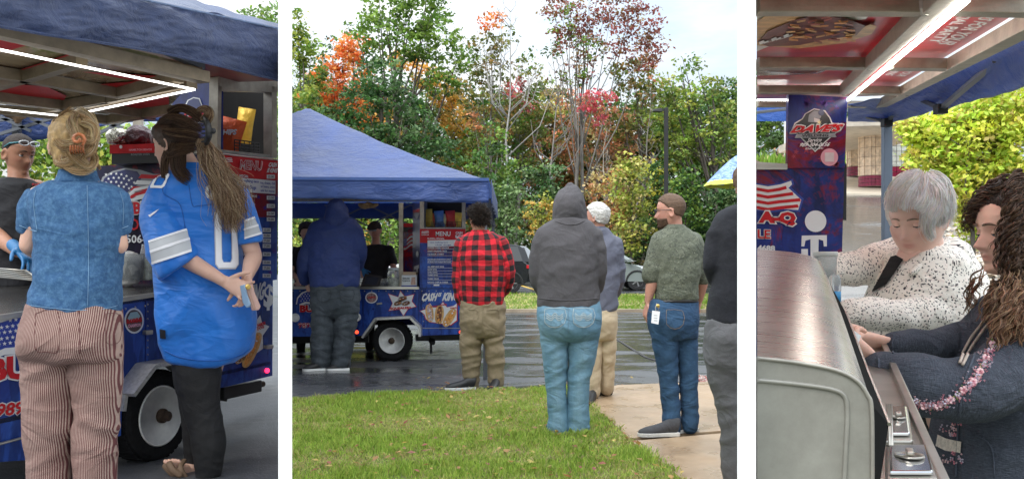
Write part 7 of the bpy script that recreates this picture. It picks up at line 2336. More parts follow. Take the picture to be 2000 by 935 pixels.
sk.line('cuff',[(38,440),(55,447),(72,452)],.0016,m_ds,f.root);sk.line('cuff',[(238,446),(250,441)],.0016,m_ds,f.root)
cd=NT('striped corduroy')
p_=cd.coord('pat');sx=cd.node('ShaderNodeSeparateXYZ');cd.link(p_,sx.inputs[0])
ox=cd.node('ShaderNodeSeparateXYZ');cd.link(cd.coord('Object'),ox.inputs[0])
w_=cd.math('FRACT',cd.math('MULTIPLY',cd.math('ADD',ox.outputs['X'],cd.math('ADD',5.0,cd.math('MULTIPLY',cd.noise(cd.coord('Object'),3,2,.5),.014))),150.0))
tri=cd.math('ABSOLUTE',cd.math('SUBTRACT',w_,.5))
base=cd.ramp(cd.noise(cd.coord('Object'),6,4,.6),[(.3,(.30,.20,.165)),(.7,(.42,.31,.26))])
cd.color(cd.mix(cd.ramp(tri,[(.22,0.0),(.30,1.0)]),base,(.115,.035,.035)));cd.rough(.9)
cd.bump(cd.math('ADD',cd.math('MULTIPLY',tri,.25),cd.wrinkle(k=.7,st=1.6)),.6,.024)
jn=f.wear('striped_trousers',cd.m,rows=[(590,58,230,.125),(612,53,235,.135),(640,49,237,.145,-.015),(670,46,237,.15,-.02),(692,46,237,.135,-.01),(702,50,235,.11)],limbs=[[(103,650,0,57),(100,700,0,55),(98,750,0,52),(96,800,0,48),(94,850,0,46),(95,900,0,41),(96,960,0,41),(97,1000,0,41)],[(184,650,0,54),(186,700,0,51),(190,750,0,46),(190,800,0,43),(188,850,0,41),(186,900,0,40),(186,1000,0,41)]],folds=[(.012,(3,3,11),.5,[(100,730,70),(100,840,60)]),(.010,(3,3,12),-.5,[(190,720,60),(190,850,70)]),(.008,(5,5,16),.2,[(145,690,50)])],seed=31,voxel=.010)
sk=Skin3(jn)
for pk in ([(70,612),(112,606),(114,682),(92,686),(69,680)],[(206,612),(234,616),(234,664),(208,668)]):
 sk.line('pocket_seam',pk+[pk[0]],.0009,m_st if False else M('dark red thread',(.12,.04,.04),.9),f.root,.001,4)
sk.line('seam',[(154,606),(155,640),(156,690)],.0011,MATS['dark red thread'],f.root)
for x in (97,186):shoe(f.root,Vector((wallx(x,3.5),3.5,z1)),90,.25,.048,.08,m_white_p,m_white_p)
BL=[(.62,.42,.20),(.74,.54,.29),(.46,.28,.12),(.82,.66,.42),(.34,.20,.09)]
cap_hair(f.root,f.fr,short_hair(.06,-.085,-.03),.012,M('blond base',(.46,.30,.13),.5,var=.4,vscale=50),.006,45)
locks(f.root,3.55,[([(150,226,-.02,22),(120,238,-.06,14),(110,262,-.08,10),(124,285,-.11,10),(150,282,-.125,7)],1.1),([(150,226,-.02,20),(176,236,-.06,12),(186,262,-.08,9),(178,290,-.10,10),(160,300,-.12,8)],1.1),([(145,228,-.04,14),(140,242,-.10,12),(146,262,-.13,9),(152,276,-.14,5)],.8),([(110,300,-.03,8),(112,315,-.06,9),(128,318,-.09,9),(150,308,-.11,10),(165,285,-.13,7)],.8),([(182,300,-.02,8),(184,318,-.05,9),(170,325,-.08,10),(150,310,-.11,10),(135,290,-.12,8)],.9),([(160,240,-.08,9),(182,250,-.09,9),(180,275,-.12,8),(160,268,-.14,5)],.6),([(125,300,-.07,8),(122,315,-.08,8),(140,328,-.09,10),(165,330,-.08,10),(184,322,-.05,6)],.7),([(107,260,-.01,5),(105,290,.0,4),(110,325,.01,3)],.2),([(148,222,-.03,34),(148,250,-.06,42),(150,290,-.07,40),(152,330,-.06,36)],.12),([(180,318,-.05,5),(192,322,-.04,3),(196,332,-.03,2)],.1)],430,BL,rg,r=.0010,wave=.003,freq=6,k=14,stray=.2)
hc=thing('hair_clip',P(152,272,3.36),'amber rose shaped clip in the blond hair','hair clip')
m_cl=M('amber plastic',(.42,.13,.045),.2,var=.3,vscale=30)
S=Shape(3.38)
for k in range(9):
 a=k*.8;rr=4+k*1.3
 S.limb([(152+rr*math.cos(a),272+rr*math.sin(a)*.9,-.012+.002*k,3.2),(152+rr*math.cos(a+.7),272+rr*math.sin(a+.7)*.9,-.012+.002*k,3.2)])
S.build('petals',m_cl,hc,voxel=.0028,smooth=1,pat=False)
sm_=MB()
for k in range(6):sm_.tube([P(138+k*5,284,3.39),P(137+k*5,293,3.40),P(139+k*5,300,3.43)],.0035,6)
sm_.build('prongs',m_cl,hc,smooth=True)
# ---- woman in the blue jersey
f=Fig(4.3,(392,927),'long haired woman in a bright blue number zero football jersey and black leggings',None,z=z1)
sh_=[(325,368,0),(455,380,0)]
m_hand=dict(dir=(.75,-.15,-.35),normal=(.15,-1,.1),size=1.0,thumb=1,curls=[.15,.3,.45,.6],spread=.1)
f.body(SK,(339,281,.0),-108,8,sh=sh_,el=[(354,500,-.12),(496,500,-.02)],wr=[(436,548,-.20),(482,542,-.17)],hip=[(360,640,0),(430,640,0)],kn=[(382,790,-.02),(395,790,.04)],an=[(400,905,-.02),(372,900,.12)],voxel=.0055,neck=(372,335,.02),nk=.05,arm=.95,tw=.11,hands=[dict(dir=(.85,-.2,-.35),normal=(.1,-1,.3),size=1.0,thumb=1,curls=[.35,.3,.3,.35],spread=.22),dict(dir=(.05,-.25,-.95),normal=(-.2,-1,0),size=.98,thumb=-1,curls=[.5,.6,.7,.8])],lips=.8)
face_parts(f.root,f.fr,SK,lid=.5,brow=(.04,.025,.02))
je=NT('jersey cloth')
v=je.coord('Object');n1=je.noise(v,5,5,.6,.6)
je.color(je.ramp(n1,[(.3,(.008,.13,.50)),(.7,(.015,.19,.66))]));je.rough(.42);je.b.inputs['Sheen Weight'].default_value=.15
je.bump(je.wrinkle(k=.5,st=2.2),.5,.03)
so=f.wear('jersey',je.m,rows=[(330,338,412,.07,.01),(342,318,440,.09),(356,302,462,.10),(380,294,482,.12),(420,294,478,.13),(470,300,470,.135),(520,304,472,.135,-.01),(570,306,492,.135,-.01),(620,309,498,.135,-.01),(655,314,497,.13,-.01),(684,320,490,.125,-.01),(703,330,462,.12,-.01),(710,380,440,.11,-.01)],limbs=[[(322,372,.0,32),(312,400,-.02,26)],[(455,382,0,32),(474,420,-.01,28),(486,452,-.02,25),(490,474,-.02,24)]],lcap='flat',folds=[(.014,(2.5,2.5,7),-.7,[(400,560,90),(460,600,60)]),(.012,(2,2,7),.6,[(360,640,90),(440,520,60)]),(.008,(9,9,1.5),.2,[(400,690,90)])],seed=41,voxel=.008)
sl=f.wear('sleeve',je.m,limbs=[[(328,362,-.02,27),(317,385,-.04,32),(313,425,-.08,34),(326,470,-.11,40),(346,512,-.12,44),(350,519,-.12,44)]],lcap='flat',folds=[(.010,(3,3,7),.9),(.004,(9,9,9))],seed=42,voxel=.007)
sk=Skin3(so,sl)
jt=M('silver tape',(.52,.54,.56),.5,var=.06)
jw=M('white twill',(.85,.85,.87),.6,var=.04)
sk.patch('sleeve_stripe',[(291,472),(366,447),(374,488),(297,512)],jt,f.root,.003,5)
for a,b,w in (((291,470),(365,446),4),((294,489),(369,464),5),((297,511),(373,487),5)):
 sk.patch('sleeve_stripe',[a,b,(b[0]+1,b[1]+w),(a[0]+1,a[1]+w)],jw,f.root,.005,5)
sk.patch('sleeve_stripe',[(477,432),(497,424),(509,455),(478,466)],jt,f.root,.003,4)
for a,b in (((477,430),(496,423)),((477,446),(503,438)),((478,463),(509,453))):
 sk.patch('sleeve_stripe',[a,b,(b[0]+1,b[1]+4),(a[0],a[1]+4)],jw,f.root,.005,4)
def ring_num(cx,cy,rx,ry,w,sl,nm,mt,off):
 o=[(-rx+w*.5,-ry),(rx-w*.5,-ry),(rx,-ry+w*.7),(rx,ry-w*.7),(rx-w*.5,ry),(-rx+w*.5,ry),(-rx,ry-w*.7),(-rx,-ry+w*.7)]
 i_=[(x*(rx-w)/rx,y*(ry-w)/ry)for x,y in o]
 T=lambda q:(cx+q[0]+q[1]*sl,cy+q[1])
 for k in range(8):
  k2=(k+1)%8
  sk.patch(nm,[T(o[k]),T(o[k2]),T(i_[k2]),T(i_[k])],mt,f.root,off,4)
ring_num(442,466,23,60,14,.02,'number',M('number border',(.45,.48,.52),.6),.003)
ring_num(442,466,21,57.5,11,.02,'number',jw,.005)
ring_num(313,354,13,14,5,-.55,'number',jw,.004)
sk.text('GIB',(402,391),(446,388),(399,361),jw,f.root,.004,.07)
sk.line('seam',[(369,362),(376,400),(388,402),(425,398)],.0018,M('jersey seam',(.006,.09,.36),.5),f.root)
sk.line('seam',[(322,350),(318,375),(330,385),(352,400),(362,445)],.002,MATS['jersey seam'],f.root)
sk.line('hem_band',[(322,684),(350,697),(390,703),(430,703),(470,693),(488,680)],.003,MATS['jersey seam'],f.root)
sk.patch('logo',[(290,421),(295,419),(300,415),(311,409),(302,418),(294,424)],jw,f.root,.004,2)
sk.patch('hem_tag',[(313,642),(324,644),(325,661),(314,660)],m_black,f.root,.004,2)
f.wear('collar',je.m,rows=[(318,345,400,.06,.01),(328,340,408,.07,.01),(336,334,416,.08,.01)],voxel=.006)
f.wear('leggings',cloth('black leggings',(.010,.010,.011),.2,.75,3),rows=[(640,345,465,.09),(680,342,450,.09),(712,338,436,.09)],limbs=[[(386,700,-.02,44),(386,740,-.02,44),(392,790,-.02,36),(402,830,-.02,33),(408,870,-.02,32),(408,905,-.02,27),(404,935,-.02,22)],[(368,712,.06,32),(372,750,.06,30),(380,800,.08,27),(380,850,.1,23),(378,895,.12,17)]],voxel=.009,folds=[(.004,(5,5,12),.3)])
S=Shape(4.3)
S.limb([(378,885,.12,14),(376,905,.11,13),(366,920,.08,15),(345,916,.03,14),(332,911,0,12)],ratio=.8)
for k,(x,y,r_)in enumerate(((323,900,4.6),(330,898,3.6),(337,897,3.2),(343,897,3.0),(349,898,2.8))):
 S.limb([(x+8,y+10,.0,r_),(x+2,y+3,-.01,r_),(x,y,-.01,r_*.95)])
S.build('foot',SK,f.root,voxel=.004,smooth=2,pat=False)
m_sd=M('brown sandal',(.16,.10,.06),.7)
S=Shape(4.28);S.limb([(320,908,0,6),(340,924,.0,9),(370,938,.04,10),(392,938,.1,8)],ratio=.6);S.build('sandal_sole',m_sd,f.root,voxel=.006,pat=False)
S=Shape(4.27);S.limb([(330,905,.0,8),(338,918,-.02,7),(352,928,-.02,6)],ratio=.7);S.limb([(360,898,.05,6),(352,912,.0,6),(362,930,0,6)],ratio=.7);S.build('sandal_strap',m_sd,f.root,voxel=.005,pat=False)
DB=[(.09,.045,.025),(.14,.075,.04),(.06,.03,.018),(.22,.13,.07)]
LB=[(.34,.21,.11),(.48,.33,.19),(.22,.125,.065),(.56,.42,.27),(.15,.08,.045)]
cap_hair(f.root,f.fr,lambda a,z,x:np.clip((z-np.interp(a,[0,.6,1.0,1.5,2,3.14],[.07,.06,.03,-.03,-.08,-.09]))/.01,0,1),.014,M('dark brown base',(.05,.027,.016),.5,var=.4,vscale=50),.005,45)
locks(f.root,4.3,[([(330,222,-.03,10),(352,212,-.08,8),(378,220,-.12,9),(398,240,-.12,8)],1.0),([(312,240,-.05,8),(335,232,-.10,10),(368,240,-.14,11),(396,255,-.13,8)],1.2),([(314,256,-.05,6),(332,260,-.11,11),(365,265,-.14,12),(396,272,-.12,8)],1.2),([(324,282,-.06,5),(332,300,-.09,9),(350,292,-.13,12),(392,282,-.12,8)],1.0)],300,DB,rg,r=.0010,wave=.003,freq=5,k=16,ends=(.1,.7))
locks(f.root,4.3,[([(330,292,-.08,8),(322,320,-.08,8),(320,345,-.08,6),(328,362,-.08,4)],.5),([(350,280,-.12,18),(348,310,-.10,16),(350,335,-.10,14),(372,352,-.12,12)],1)],300,DB,rg,r=.0010,wave=.005,freq=6,k=16)
locks(f.root,4.3,[([(392,270,-.13,10),(407,310,-.15,15),(428,345,-.17,17),(446,390,-.18,20),(453,428,-.18,18),(457,456,-.18,11)],1.7),([(398,272,-.12,10),(412,305,-.13,14),(440,350,-.14,20),(462,395,-.15,18),(474,432,-.15,10)],1.1),([(404,290,-.14,22),(424,345,-.16,36),(448,400,-.17,36),(462,450,-.17,26)],.15),([(394,275,-.14,10),(404,312,-.16,12),(424,350,-.18,10),(440,398,-.2,10),(446,440,-.2,6)],.5)],400,LB,rg,r=.0011,wave=.013,freq=5,k=26,stray=.6,ends=(.1,.5))
locks(f.root,4.3,[([(400,245,-.12,6),(412,225,-.14,7),(405,212,-.12,6),(390,214,-.12,5),(385,226,-.12,5)],1.0),([(395,235,-.14,6),(404,222,-.17,5),(396,215,-.15,4)],.5)],280,LB,rg,r=.0010,wave=.002,freq=5,k=14)
hc=thing('hair_clip',P(403,260,4.1),'black claw clip holding back the long brown hair','hair clip')
S=Shape(4.12);S.limb([(400,231,.02,4),(406,245,-.04,6),(408,262,-.05,6.5),(404,280,.0,4)],ratio=1.4);S.limb([(406,255,-.06,5),(418,256,-.06,6)],ratio=.6)
for k in range(6):S.limb([(403,236+k*8,-.04,2),(394,237+k*8,-.02,1.8)])
S.build('claw',m_black,hc,voxel=.003,smooth=1,pat=False)
ph=thing('smartphone',P(480,580,4.0),'smartphone in a pale blue case held behind the jersey woman\'s back','phone')
K=Plane(P(470,560,4.02),P(486,560,3.97),P(480,600,4.0))
slabT('case',K,[(468,558),(476,555),(488,594),(486,599),(481,601),(474,592)],M('pale blue case',(.30,.45,.62),.3,var=.05),.012,0,ph,.004)
wa=thing('wallet',P(496,590,3.97),'pinkish beige leather wallet held against the phone','wallet')
K=Plane(P(480,560,3.97),P(505,560,4.0),P(480,600,3.96))
slabT('cover',K,[(481,556),(491,554),(510,598),(506,605),(494,606)],M('beige leather',(.50,.32,.27),.5,var=.1,bump=.3),.022,0,wa,.005)
slabT('flap',K,[(479,556),(485,554),(500,602),(496,605)],M('tan leather',(.36,.22,.17),.5,var=.1),.012,.008,wa,.003)
MB().lathe(K.pt(484,560,.01),K.n,[(.012,0),(.012,.006),(.007,.01)],12).build('clasp',MATS['brass'],wa)
# ---- vendor with sunglasses on his head
f=Fig(5.3,(38,800),'vendor in a black polo with sunglasses on his head facing right behind the griddle',None,z=z1)
f.body(SKS,(37,300,0),62,12,sh=[(-2,372,0),(72,372,0)],el=[(-20,450,-.1),(98,450,-.05)],wr=[(34,492,-.35),(90,500,-.2)],hip=[(15,560,0),(65,560,0)],kn=[(15,680,0),(60,680,0)],an=[(15,800,0),(60,800,0)],voxel=.006,neck=(36,345,0),hs=.98,lips=.4,arm=1.15)
face_parts(f.root,f.fr,SKS,lid=.45,brow=(.06,.035,.02))
cap_hair(f.root,f.fr,short_hair(.06,-.05,-.01),.004,M('cropped dark hair',(.03,.02,.016),.8,var=.3,vscale=80,bump=.6,bscale=200),.002,90)
so=f.wear('polo_shirt',cloth('black polo',(.010,.010,.013),.25),rows=[(348,16,58,.07),(356,-8,78,.09),(372,-26,92,.12),(420,-26,92,.14),(480,-20,88,.145),(560,-15,85,.14)],limbs=[[(-6,372,0,20),(-22,420,-.06,20)],[(74,372,0,18),(90,425,-.04,17)]],folds=[(.008,(4,4,8),.5)],voxel=.01)
f.wear('trousers',MATS['cloth black work trousers'],limbs=[[(15,550,0,30),(15,800,0,20)],[(65,550,0,30),(60,800,0,20)]],voxel=.014)
sk=Skin3(so);sk.text('STAFF',(62,363),(76,363),(62,359),m_red_p,f.root,.004)
mb=MB()
for s_ in (-1,1):
 mb.tube([f.fr@Vector((s_*.034+.03*math.cos(t_),-.083-.006*abs(math.sin(t_)),.072+.014*math.sin(t_)))for t_ in np.linspace(0,6.28,14)],.0038,6)
mb.build('lens_rim',M('white frame',(.75,.77,.8),.2,var=0),f.root,smooth=True)
for s_ in (-1,1):MB().tube([f.fr@Vector((s_*.064,-.08,.072)),f.fr@Vector((s_*.084,-.03,.058)),f.fr@Vector((s_*.082,.02,.03))],.004,6).build('glasses_arm',M('teal frame',(.05,.25,.3),.3),f.root,smooth=True)
r=thing('rubber_glove',P(52,500,4.85),'bright blue rubber glove working over the griddle','glove')
S=Shape(4.9);hand(S,P(34,487,4.93),(.75,-.4,-.55),(0,-.3,-1),1.15,1,.35);S.limb([(25,478,.05,12),(36,489,.0,11)]);S.build('glove',MATS['blue nitrile'],r,voxel=.005,smooth=2,pat=False)
# ================================================================== RIGHT VIEW
t3=thing('food_trailer',(wallx(1560,3.9),3.9,.6),'inside of the food trailer with a red and blue flag board and a tower sign','food trailer')
F3=Plane(P(1478,400,3.8),P(1600,400,3.8),P(1478,500,3.8))
m_w3=wrap_mat('red smoke wrap',(.008,.012,.09),(.014,.04,.26),red=.6)
def S_(name,plane,pts,mat,th=.03,off=0,parent=t3,bevel=0):return slabT(name,plane,pts,mat,th,off,parent,bevel)
S_('flag_board',F3,[(1478,328),(1649,326),(1641,640),(1478,640)],m_w3)
S_('board_edge',F3,[(1649,320),(1654,320),(1653,430),(1647,428)],m_black,.05)
S_('side_board',F3,[(1540,184),(1655,190),(1650,328),(1538,328)],m_w3,.03,.02)
S_('deflector',F3,[(1478,316),(1538,320),(1538,331),(1478,331)],m_steel,.02,.03)
S_('body_panel',F3,[(1478,640),(1641,640),(1641,900),(1478,900)],m_wrapd)
rnd=random.Random(3)
for k in range(26):
 x,y=rnd.uniform(1546,1645),rnd.uniform(196,322)
 poly_print('printed_star',F3,star_pts(x,y,rnd.uniform(4,9),rnd.uniform(0,1)),wrap_mat('violet star',(.05,.02,.2),(.08,.03,.3))if y<270 else M('dim red star',(.30,.02,.05),.4),t3,.022)
pr=lambda nm,pts,m,off:poly_print(nm,F3,pts,m,t3,off)
pr('badge_outline',[(1566,232),(1572,222),(1590,212),(1612,216),(1622,230),(1626,240),(1650,243),(1642,256),(1630,262),(1592,297),(1556,262),(1542,262),(1552,240)],m_white_p,.024)
pr('badge',[(1568,233),(1574,223),(1590,214),(1610,218),(1620,231),(1624,242),(1646,244),(1640,255),(1628,261),(1592,294),(1558,261),(1545,260),(1554,242)],m_black_p,.026)
pr('welder_jacket',[(1578,238),(1580,224),(1590,216),(1602,218),(1604,228),(1596,240)],m_grey_p,.028)
pr('welder_helmet',ell_pts(1604,220,6,6),m_navy_p,.030)
pr('welder_glove',[(1590,230),(1602,234),(1600,240),(1590,238)],m_white_p,.030)
pr('spark',star_pts(1600,239,6,0,6,.3),M('spark print',(.9,.75,.4),.4),.032)
text_print("DAVE'S",F3,(1541,261),(1645,258),(1547,243),m_white_p,t3,.030,bold=.10,shear=.3)
text_print("DAVE'S",F3,(1543,260),(1643,257),(1549,245),m_red_p,t3,.033,bold=.05,shear=.3)
pr('ribbon',[(1556,262),(1630,260),(1634,268),(1552,270)],m_grey_p,.030)
text_print('WELDING',F3,(1566,268),(1618,267),(1566,262.5),m_black_p,t3,.033,bold=.03)
text_print('Service',F3,(1576,278),(1604,277),(1578,270),m_white_p,t3,.030,bold=.02,shear=.3)
text_print('989-304-0156',F3,(1561,287),(1620,286),(1563,279),m_white_p,t3,.033,bold=.03,shear=.4)
text_print('Elwell, MI',F3,(1573,293),(1607,292),(1574,288.5),m_white_p,t3,.033,bold=.01)
pr('pink_sticker',ell_pts(1620,307,17,17),m_pink_p,.024);pr('sticker_patch',[(1611,298),(1629,298),(1629,316),(1611,316)],M('pale sticker',(.7,.62,.62),.5),.026)
pr('flag_outline',[(1470,356),(1500,361),(1525,357),(1548,349),(1551,360),(1545,366),(1570,388),(1562,414),(1530,412),(1500,416),(1478,412)],m_blue_p,.004)
pr('flag_outline',[(1470,359),(1500,364),(1525,360),(1545,353),(1547,360),(1540,367),(1565,390),(1559,410),(1530,408),(1500,412),(1478,409)],m_white_p,.006)
for k in range(4):
 y=366+k*12
 e=[1535,1548,1562,1558][k]
 pr('printed_stripe',[(1478,y),(1500,y+4),(1520,y+1),(e,y-3),(e+2,y+3),(1522,y+7),(1500,y+10),(1478,y+6)],m_red_p,.008)
text_print('BBA-Q',F3,(1418,441),(1556,444),(1419,409),m_white_p,t3,.010,bold=.12)if 0 else None
text_print('A-Q',F3,(1478,441),(1557,444),(1479,409),m_white_p,t3,.010,bold=.14)
text_print('A-Q',F3,(1481,439),(1554,441),(1482,412),m_red_p,t3,.013,bold=.07)
text_print('LE',F3,(1479,466),(1506,467),(1479,447),m_white_p,t3,.006,bold=.08);text_print('LE',F3,(1480,465),(1505,466),(1480,448),m_red_p,t3,.009,bold=.02)
text_print('4688',F3,(1479,490),(1514,491),(1479,478),m_white_p,t3,.006,bold=.05)
pr('round_sticker',ell_pts(1593,432,21,21),m_white_p,.004)
pr('sign_letter',[(1566,460),(1615,459),(1615,481),(1609,481),(1608,470),(1599,467),(1598,520),(1583,520),(1583,467),(1573,470),(1571,481),(1565,481)],m_white_p,.004)
pr('sign_square',[(1565,486),(1578,486),(1578,498),(1565,498)],m_white_p,.004)
for k in range(5):
 c=[(1650-1.2*k,350+33*k)]
for r_ in (60,84,108):
 q=[(1645+r_*math.cos(a),470+r_*math.sin(a))for a in np.linspace(2.0,4.3,14)];q2=[(1645+(r_+10)*math.cos(a),470+(r_+10)*math.sin(a))for a in np.linspace(4.3,2.0,14)]
 ok=[p for p in q+q2 if p[0]<1642]
 if len(ok)>6:pr('printed_ring',[(min(1642,x),y)for x,y in q+q2],m_wrapd,.002)
H3=Plane((0,0,CZ+.285),(1,0,CZ+.285),(0,1,CZ+.385))
def up3(pts,up):return [H3.pt(x,y)+Vector((0,0,up))for x,y in pts]
def slab3(name,pts,mat,up,th=.01):
 V=up3(pts,up)
 if (V[1]-V[0]).cross(V[2]-V[1]).z<0:V=V[::-1]
 return MB().slab([v+Vector((0,0,th))for v in V],(0,0,1),th).build(name,mat,t3)
m_hred=M('glossy red board',(.52,.03,.045),.28,var=.5,vscale=3)
m_hcr=M('glossy cream board',(.80,.77,.70),.28,var=.06)
slab3('hatch_board',[(1478,-30),(2030,-30),(2030,30),(1722,200),(1478,206)],m_hred,.03)
slab3('printed_cream',[(1478,10),(1745,10),(1690,60),(1600,72),(1478,118)],m_hcr,.024,.002)
slab3('printed_chevron',[(1500,18),(1665,18),(1583,38)],m_red_p,.021,.001)
slab3('printed_bun',[(1478,62),(1505,44),(1540,40),(1580,52),(1600,70),(1660,82),(1700,66),(1712,70),(1702,84),(1650,100),(1560,110),(1478,104)],m_tan_p,.020,.001)
slab3('printed_filling',[(1480,96),(1500,76),(1545,58),(1590,46),(1650,52),(1690,66),(1672,84),(1620,90),(1560,102),(1500,104)],m_meat_p,.017,.001)
rnd=random.Random(5)
for k in range(46):
 x,y=rnd.uniform(1535,1655),rnd.uniform(48,84)
 a=rnd.uniform(-.5,.6)
 slab3('printed_shred',[(x,y),(x+18*math.cos(a),y+10*math.sin(a)),(x+18*math.cos(a),y+10*math.sin(a)+3),(x,y+3)],[m_cheese_p,m_tan_p,M('pulled meat',(.30,.07,.03),.3,var=.5)][k%3],.015-.0002*k,.0005)
for k in range(9):slab3('printed_onion',[(1482+k*8,94+k%3*3-k*2),(1492+k*8,90+k%3*3-k*2),(1494+k*8,95-k*2),(1484+k*8,99-k*2)],m_white_p,.014,.0005)
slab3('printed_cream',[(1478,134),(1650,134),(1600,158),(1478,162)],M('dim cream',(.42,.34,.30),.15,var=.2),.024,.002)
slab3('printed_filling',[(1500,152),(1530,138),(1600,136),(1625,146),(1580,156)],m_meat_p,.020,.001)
def text3(body,bl,br,tl,bold=.03):
 V,F=text_geo(body,bold)
 W=[H3.pt(bl[0]+(br[0]-bl[0])*u+(tl[0]-bl[0])*v,bl[1]+(br[1]-bl[1])*u+(tl[1]-bl[1])*v)+Vector((0,0,.020))for u,v in V]
 mk('lettering',W,F,m_white_p,t3)
text3('CALL US FOR YOUR',(1962,24),(1832,102),(1988,28));text3('SPECIAL PARTY',(1896,32),(1812,98),(1920,34));text3('989-506-4688',(1844,46),(1788,90),(1862,48))
text3('BOOK YOUR',(1790,138),(1750,160),(1806,140));text3('WEDDING',(1762,138),(1728,158),(1776,140));text3('989-506-4688',(1736,138),(1706,158),(1748,140))
text3('BOOK YOUR',(1712,183),(1694,196),(1722,184));text3('989-506-4688',(1684,183),(1664,196),(1694,184))
def bm3(a,b,w,h,mat=m_alu,name='hatch_beam',dz=0):
 pa,pb=H3.pt(*a)+Vector((0,0,dz)),H3.pt(*b)+Vector((0,0,dz))
 MB().beam(pa,pb,w,h).build(name,mat,t3,bevel=.002)
for a,b,w in (((1479,12),(1800,13),.035),((1850,12),(2030,16),.035),((1479,125),(1696,125),.045),((1738,126),(1866,127),.045),((1479,176),(1648,176),.04),((1674,177),(1772,178),.04),((1479,203),(1538,203),.04),((1657,204),(1716,205),.04)):
 bm3(a,b,w,.03)
bm3((1862,-30),(1648,176),.035,.035);bm3((2050,26),(1716,206),.045,.035)
m_led3=M('bright led strip',(1,1,1),.5,var=0,emit=(1.0,.97,.9),emit_s=16.0)
bm3((1888,-24),(1656,186),.011,.008,m_led3,'light_strip',-.02);bm3((1479,186),(1650,187),.010,.006,m_led3,'light_strip',-.02)
for x,y in ((1698,124),(1866,127),(1648,176),(1772,178),(1716,205),(1806,10)):
 MB().lathe(H3.pt(x,y)+Vector((0,0,-.02)),(0,0,1),[(.006,0),(.011,.012),(.012,.03),(.008,.04)],9).build('weld',m_alud,t3)
c3=thing('canopy_tent',P(1731,560,4.6),'bright blue underside of the canopy tent with grey folding braces in the right view','tent')
def u3(u,v):
 x=1656+360*u
 yb=np.interp(x,[1656,1745,2016],[237,239,168]);yt=np.interp(x,[1656,1735,2016],[205,190,20])
 d=np.interp(x,[1656,1745,2016],[4.9,4.6,2.9])
 return P(x,yb+(yt-yb)*v,d-.5*v)+Vector((0,0,.01*noise.noise(Vector((u*12,v*5,1)))))
mc3=canopy_mat('bright navy canopy',(.03,.10,.38))
grid_surface('roof_cloth',u3,60,20,mc3,c3,thick=.003)
grid_surface('valance',lambda u,v:P(1478+64*u,237-28*v,4.9),8,3,mc3,c3)
for a,da,b,db,w in (((1992,89),2.9,(1954,112),3.1,.018),((1962,106),3.05,(1837,213),3.9,.02),((1854,157),3.7,(1813,196),4.1,.016),((1782,187),4.2,(1838,212),3.9,.018),((1764,199),4.4,(1733,238),4.55,.018),((1710,212),4.7,(1729,246),4.55,.018),((1969,111),3.0,(2010,110),2.9,.016),((1656,217),4.8,(1722,236),4.6,.016),((1478,220),4.7,(1540,213),4.7,.014)):
 MB().beam(P(*a,da),P(*b,db),w,w,up=(0,1,0)).build('brace',m_pole,c3,bevel=.002)
MB().beam(P(1732,640,4.6),P(1732,236,4.6),.042,.042,up=(0,1,0)).build('pole',M('blue grey pole',(.16,.20,.26),.4,.3,var=.08),c3,bevel=.004)
for x,y,d in ((1731,240,4.55),(1836,214,3.88),(1956,110,3.08)):
 q=P(x,y,d);MB().box(q.x-.022,q.x+.022,q.y-.03,q.y+.02,q.z-.02,q.z+.02).build('joint',m_black,c3,bevel=.004)
 # ---- griddle with its steel lid
gr=thing('griddle',P(1600,940,1.9),'big stainless griddle lid with rust spots filling the lower left of the right view','griddle')
near=[(1479,699),(1560,708),(1630,722),(1672,742),(1694,770),(1703,805),(1704,960)]
m_gapblk=M('black gap',(.006,.006,.006),.95,spec=.1)  # plain near-black for the gap beside the lid
far=[(1479,487),(1535,491),(1572,497),(1590,503),(1598,509),(1604,522),(1612,640)]
def lid(u,v):
 s=u*6;i=min(5,int(s));f_=s-i
 A=catmull(near,8);B=catmull(far,8);k=int(round(u*(len(A)-1)))
 a,b=P(A[k][0],A[k][1],1.25),P(B[k][0],B[k][1],2.6)
 return a.lerp(b,v)+Vector((0,0,.012*math.sin(v*math.pi)))
st=NT('worn stainless')
v=st.coord('Object');sc_=st.noise(st.coord('Object',(1.2,60,1.2)),3,3,.6);bg=st.noise(v,3,4,.6)
rs=st.noise(v,14,5,.75)
c=st.ramp(bg,[(.3,(.56,.53,.47)),(.7,(.74,.71,.65))])
st.color(c);st.rough(st.math('ADD',st.math('MULTIPLY',sc_,.12),.22));st.b.inputs['Metallic'].default_value=.95
st.bump(sc_,.08,.004)
grid_surface('lid',lid,48,24,st.m,gr)
A=catmull(near,8)
ed=NT('dull steel end')
v=ed.coord('Object');n1=ed.noise(v,9,6,.7);rs=ed.noise(v,16,5,.8)
c=ed.ramp(n1,[(.3,(.26,.25,.22)),(.7,(.38,.37,.33))]);c=ed.mix(ed.ramp(rs,[(.66,0.0),(.74,.8)]),c,(.16,.07,.03))
c=ed.mix(ed.ramp(ed.noise(ed.coord('Object',(1,1,.12)),60,3,.6),[(.5,0.0),(.75,.25)]),c,(.36,.34,.30))
ed.color(c);ed.rough(.42);ed.b.inputs['Metallic'].default_value=.35;ed.bump(n1,.15,.004)
E3=Plane(P(1479,700,1.25),P(1600,700,1.25),P(1479,800,1.25))
V=[E3.pt(a[0],a[1])for a in A]+[E3.pt(1479,960)]
MB().slab(V,(0,-1,0),.006).build('lid_end',ed.m,gr)
MB().tube([E3.pt(a[0],a[1],.002)for a in A],.0028,7).build('rolled_edge',m_alud,gr,smooth=True)
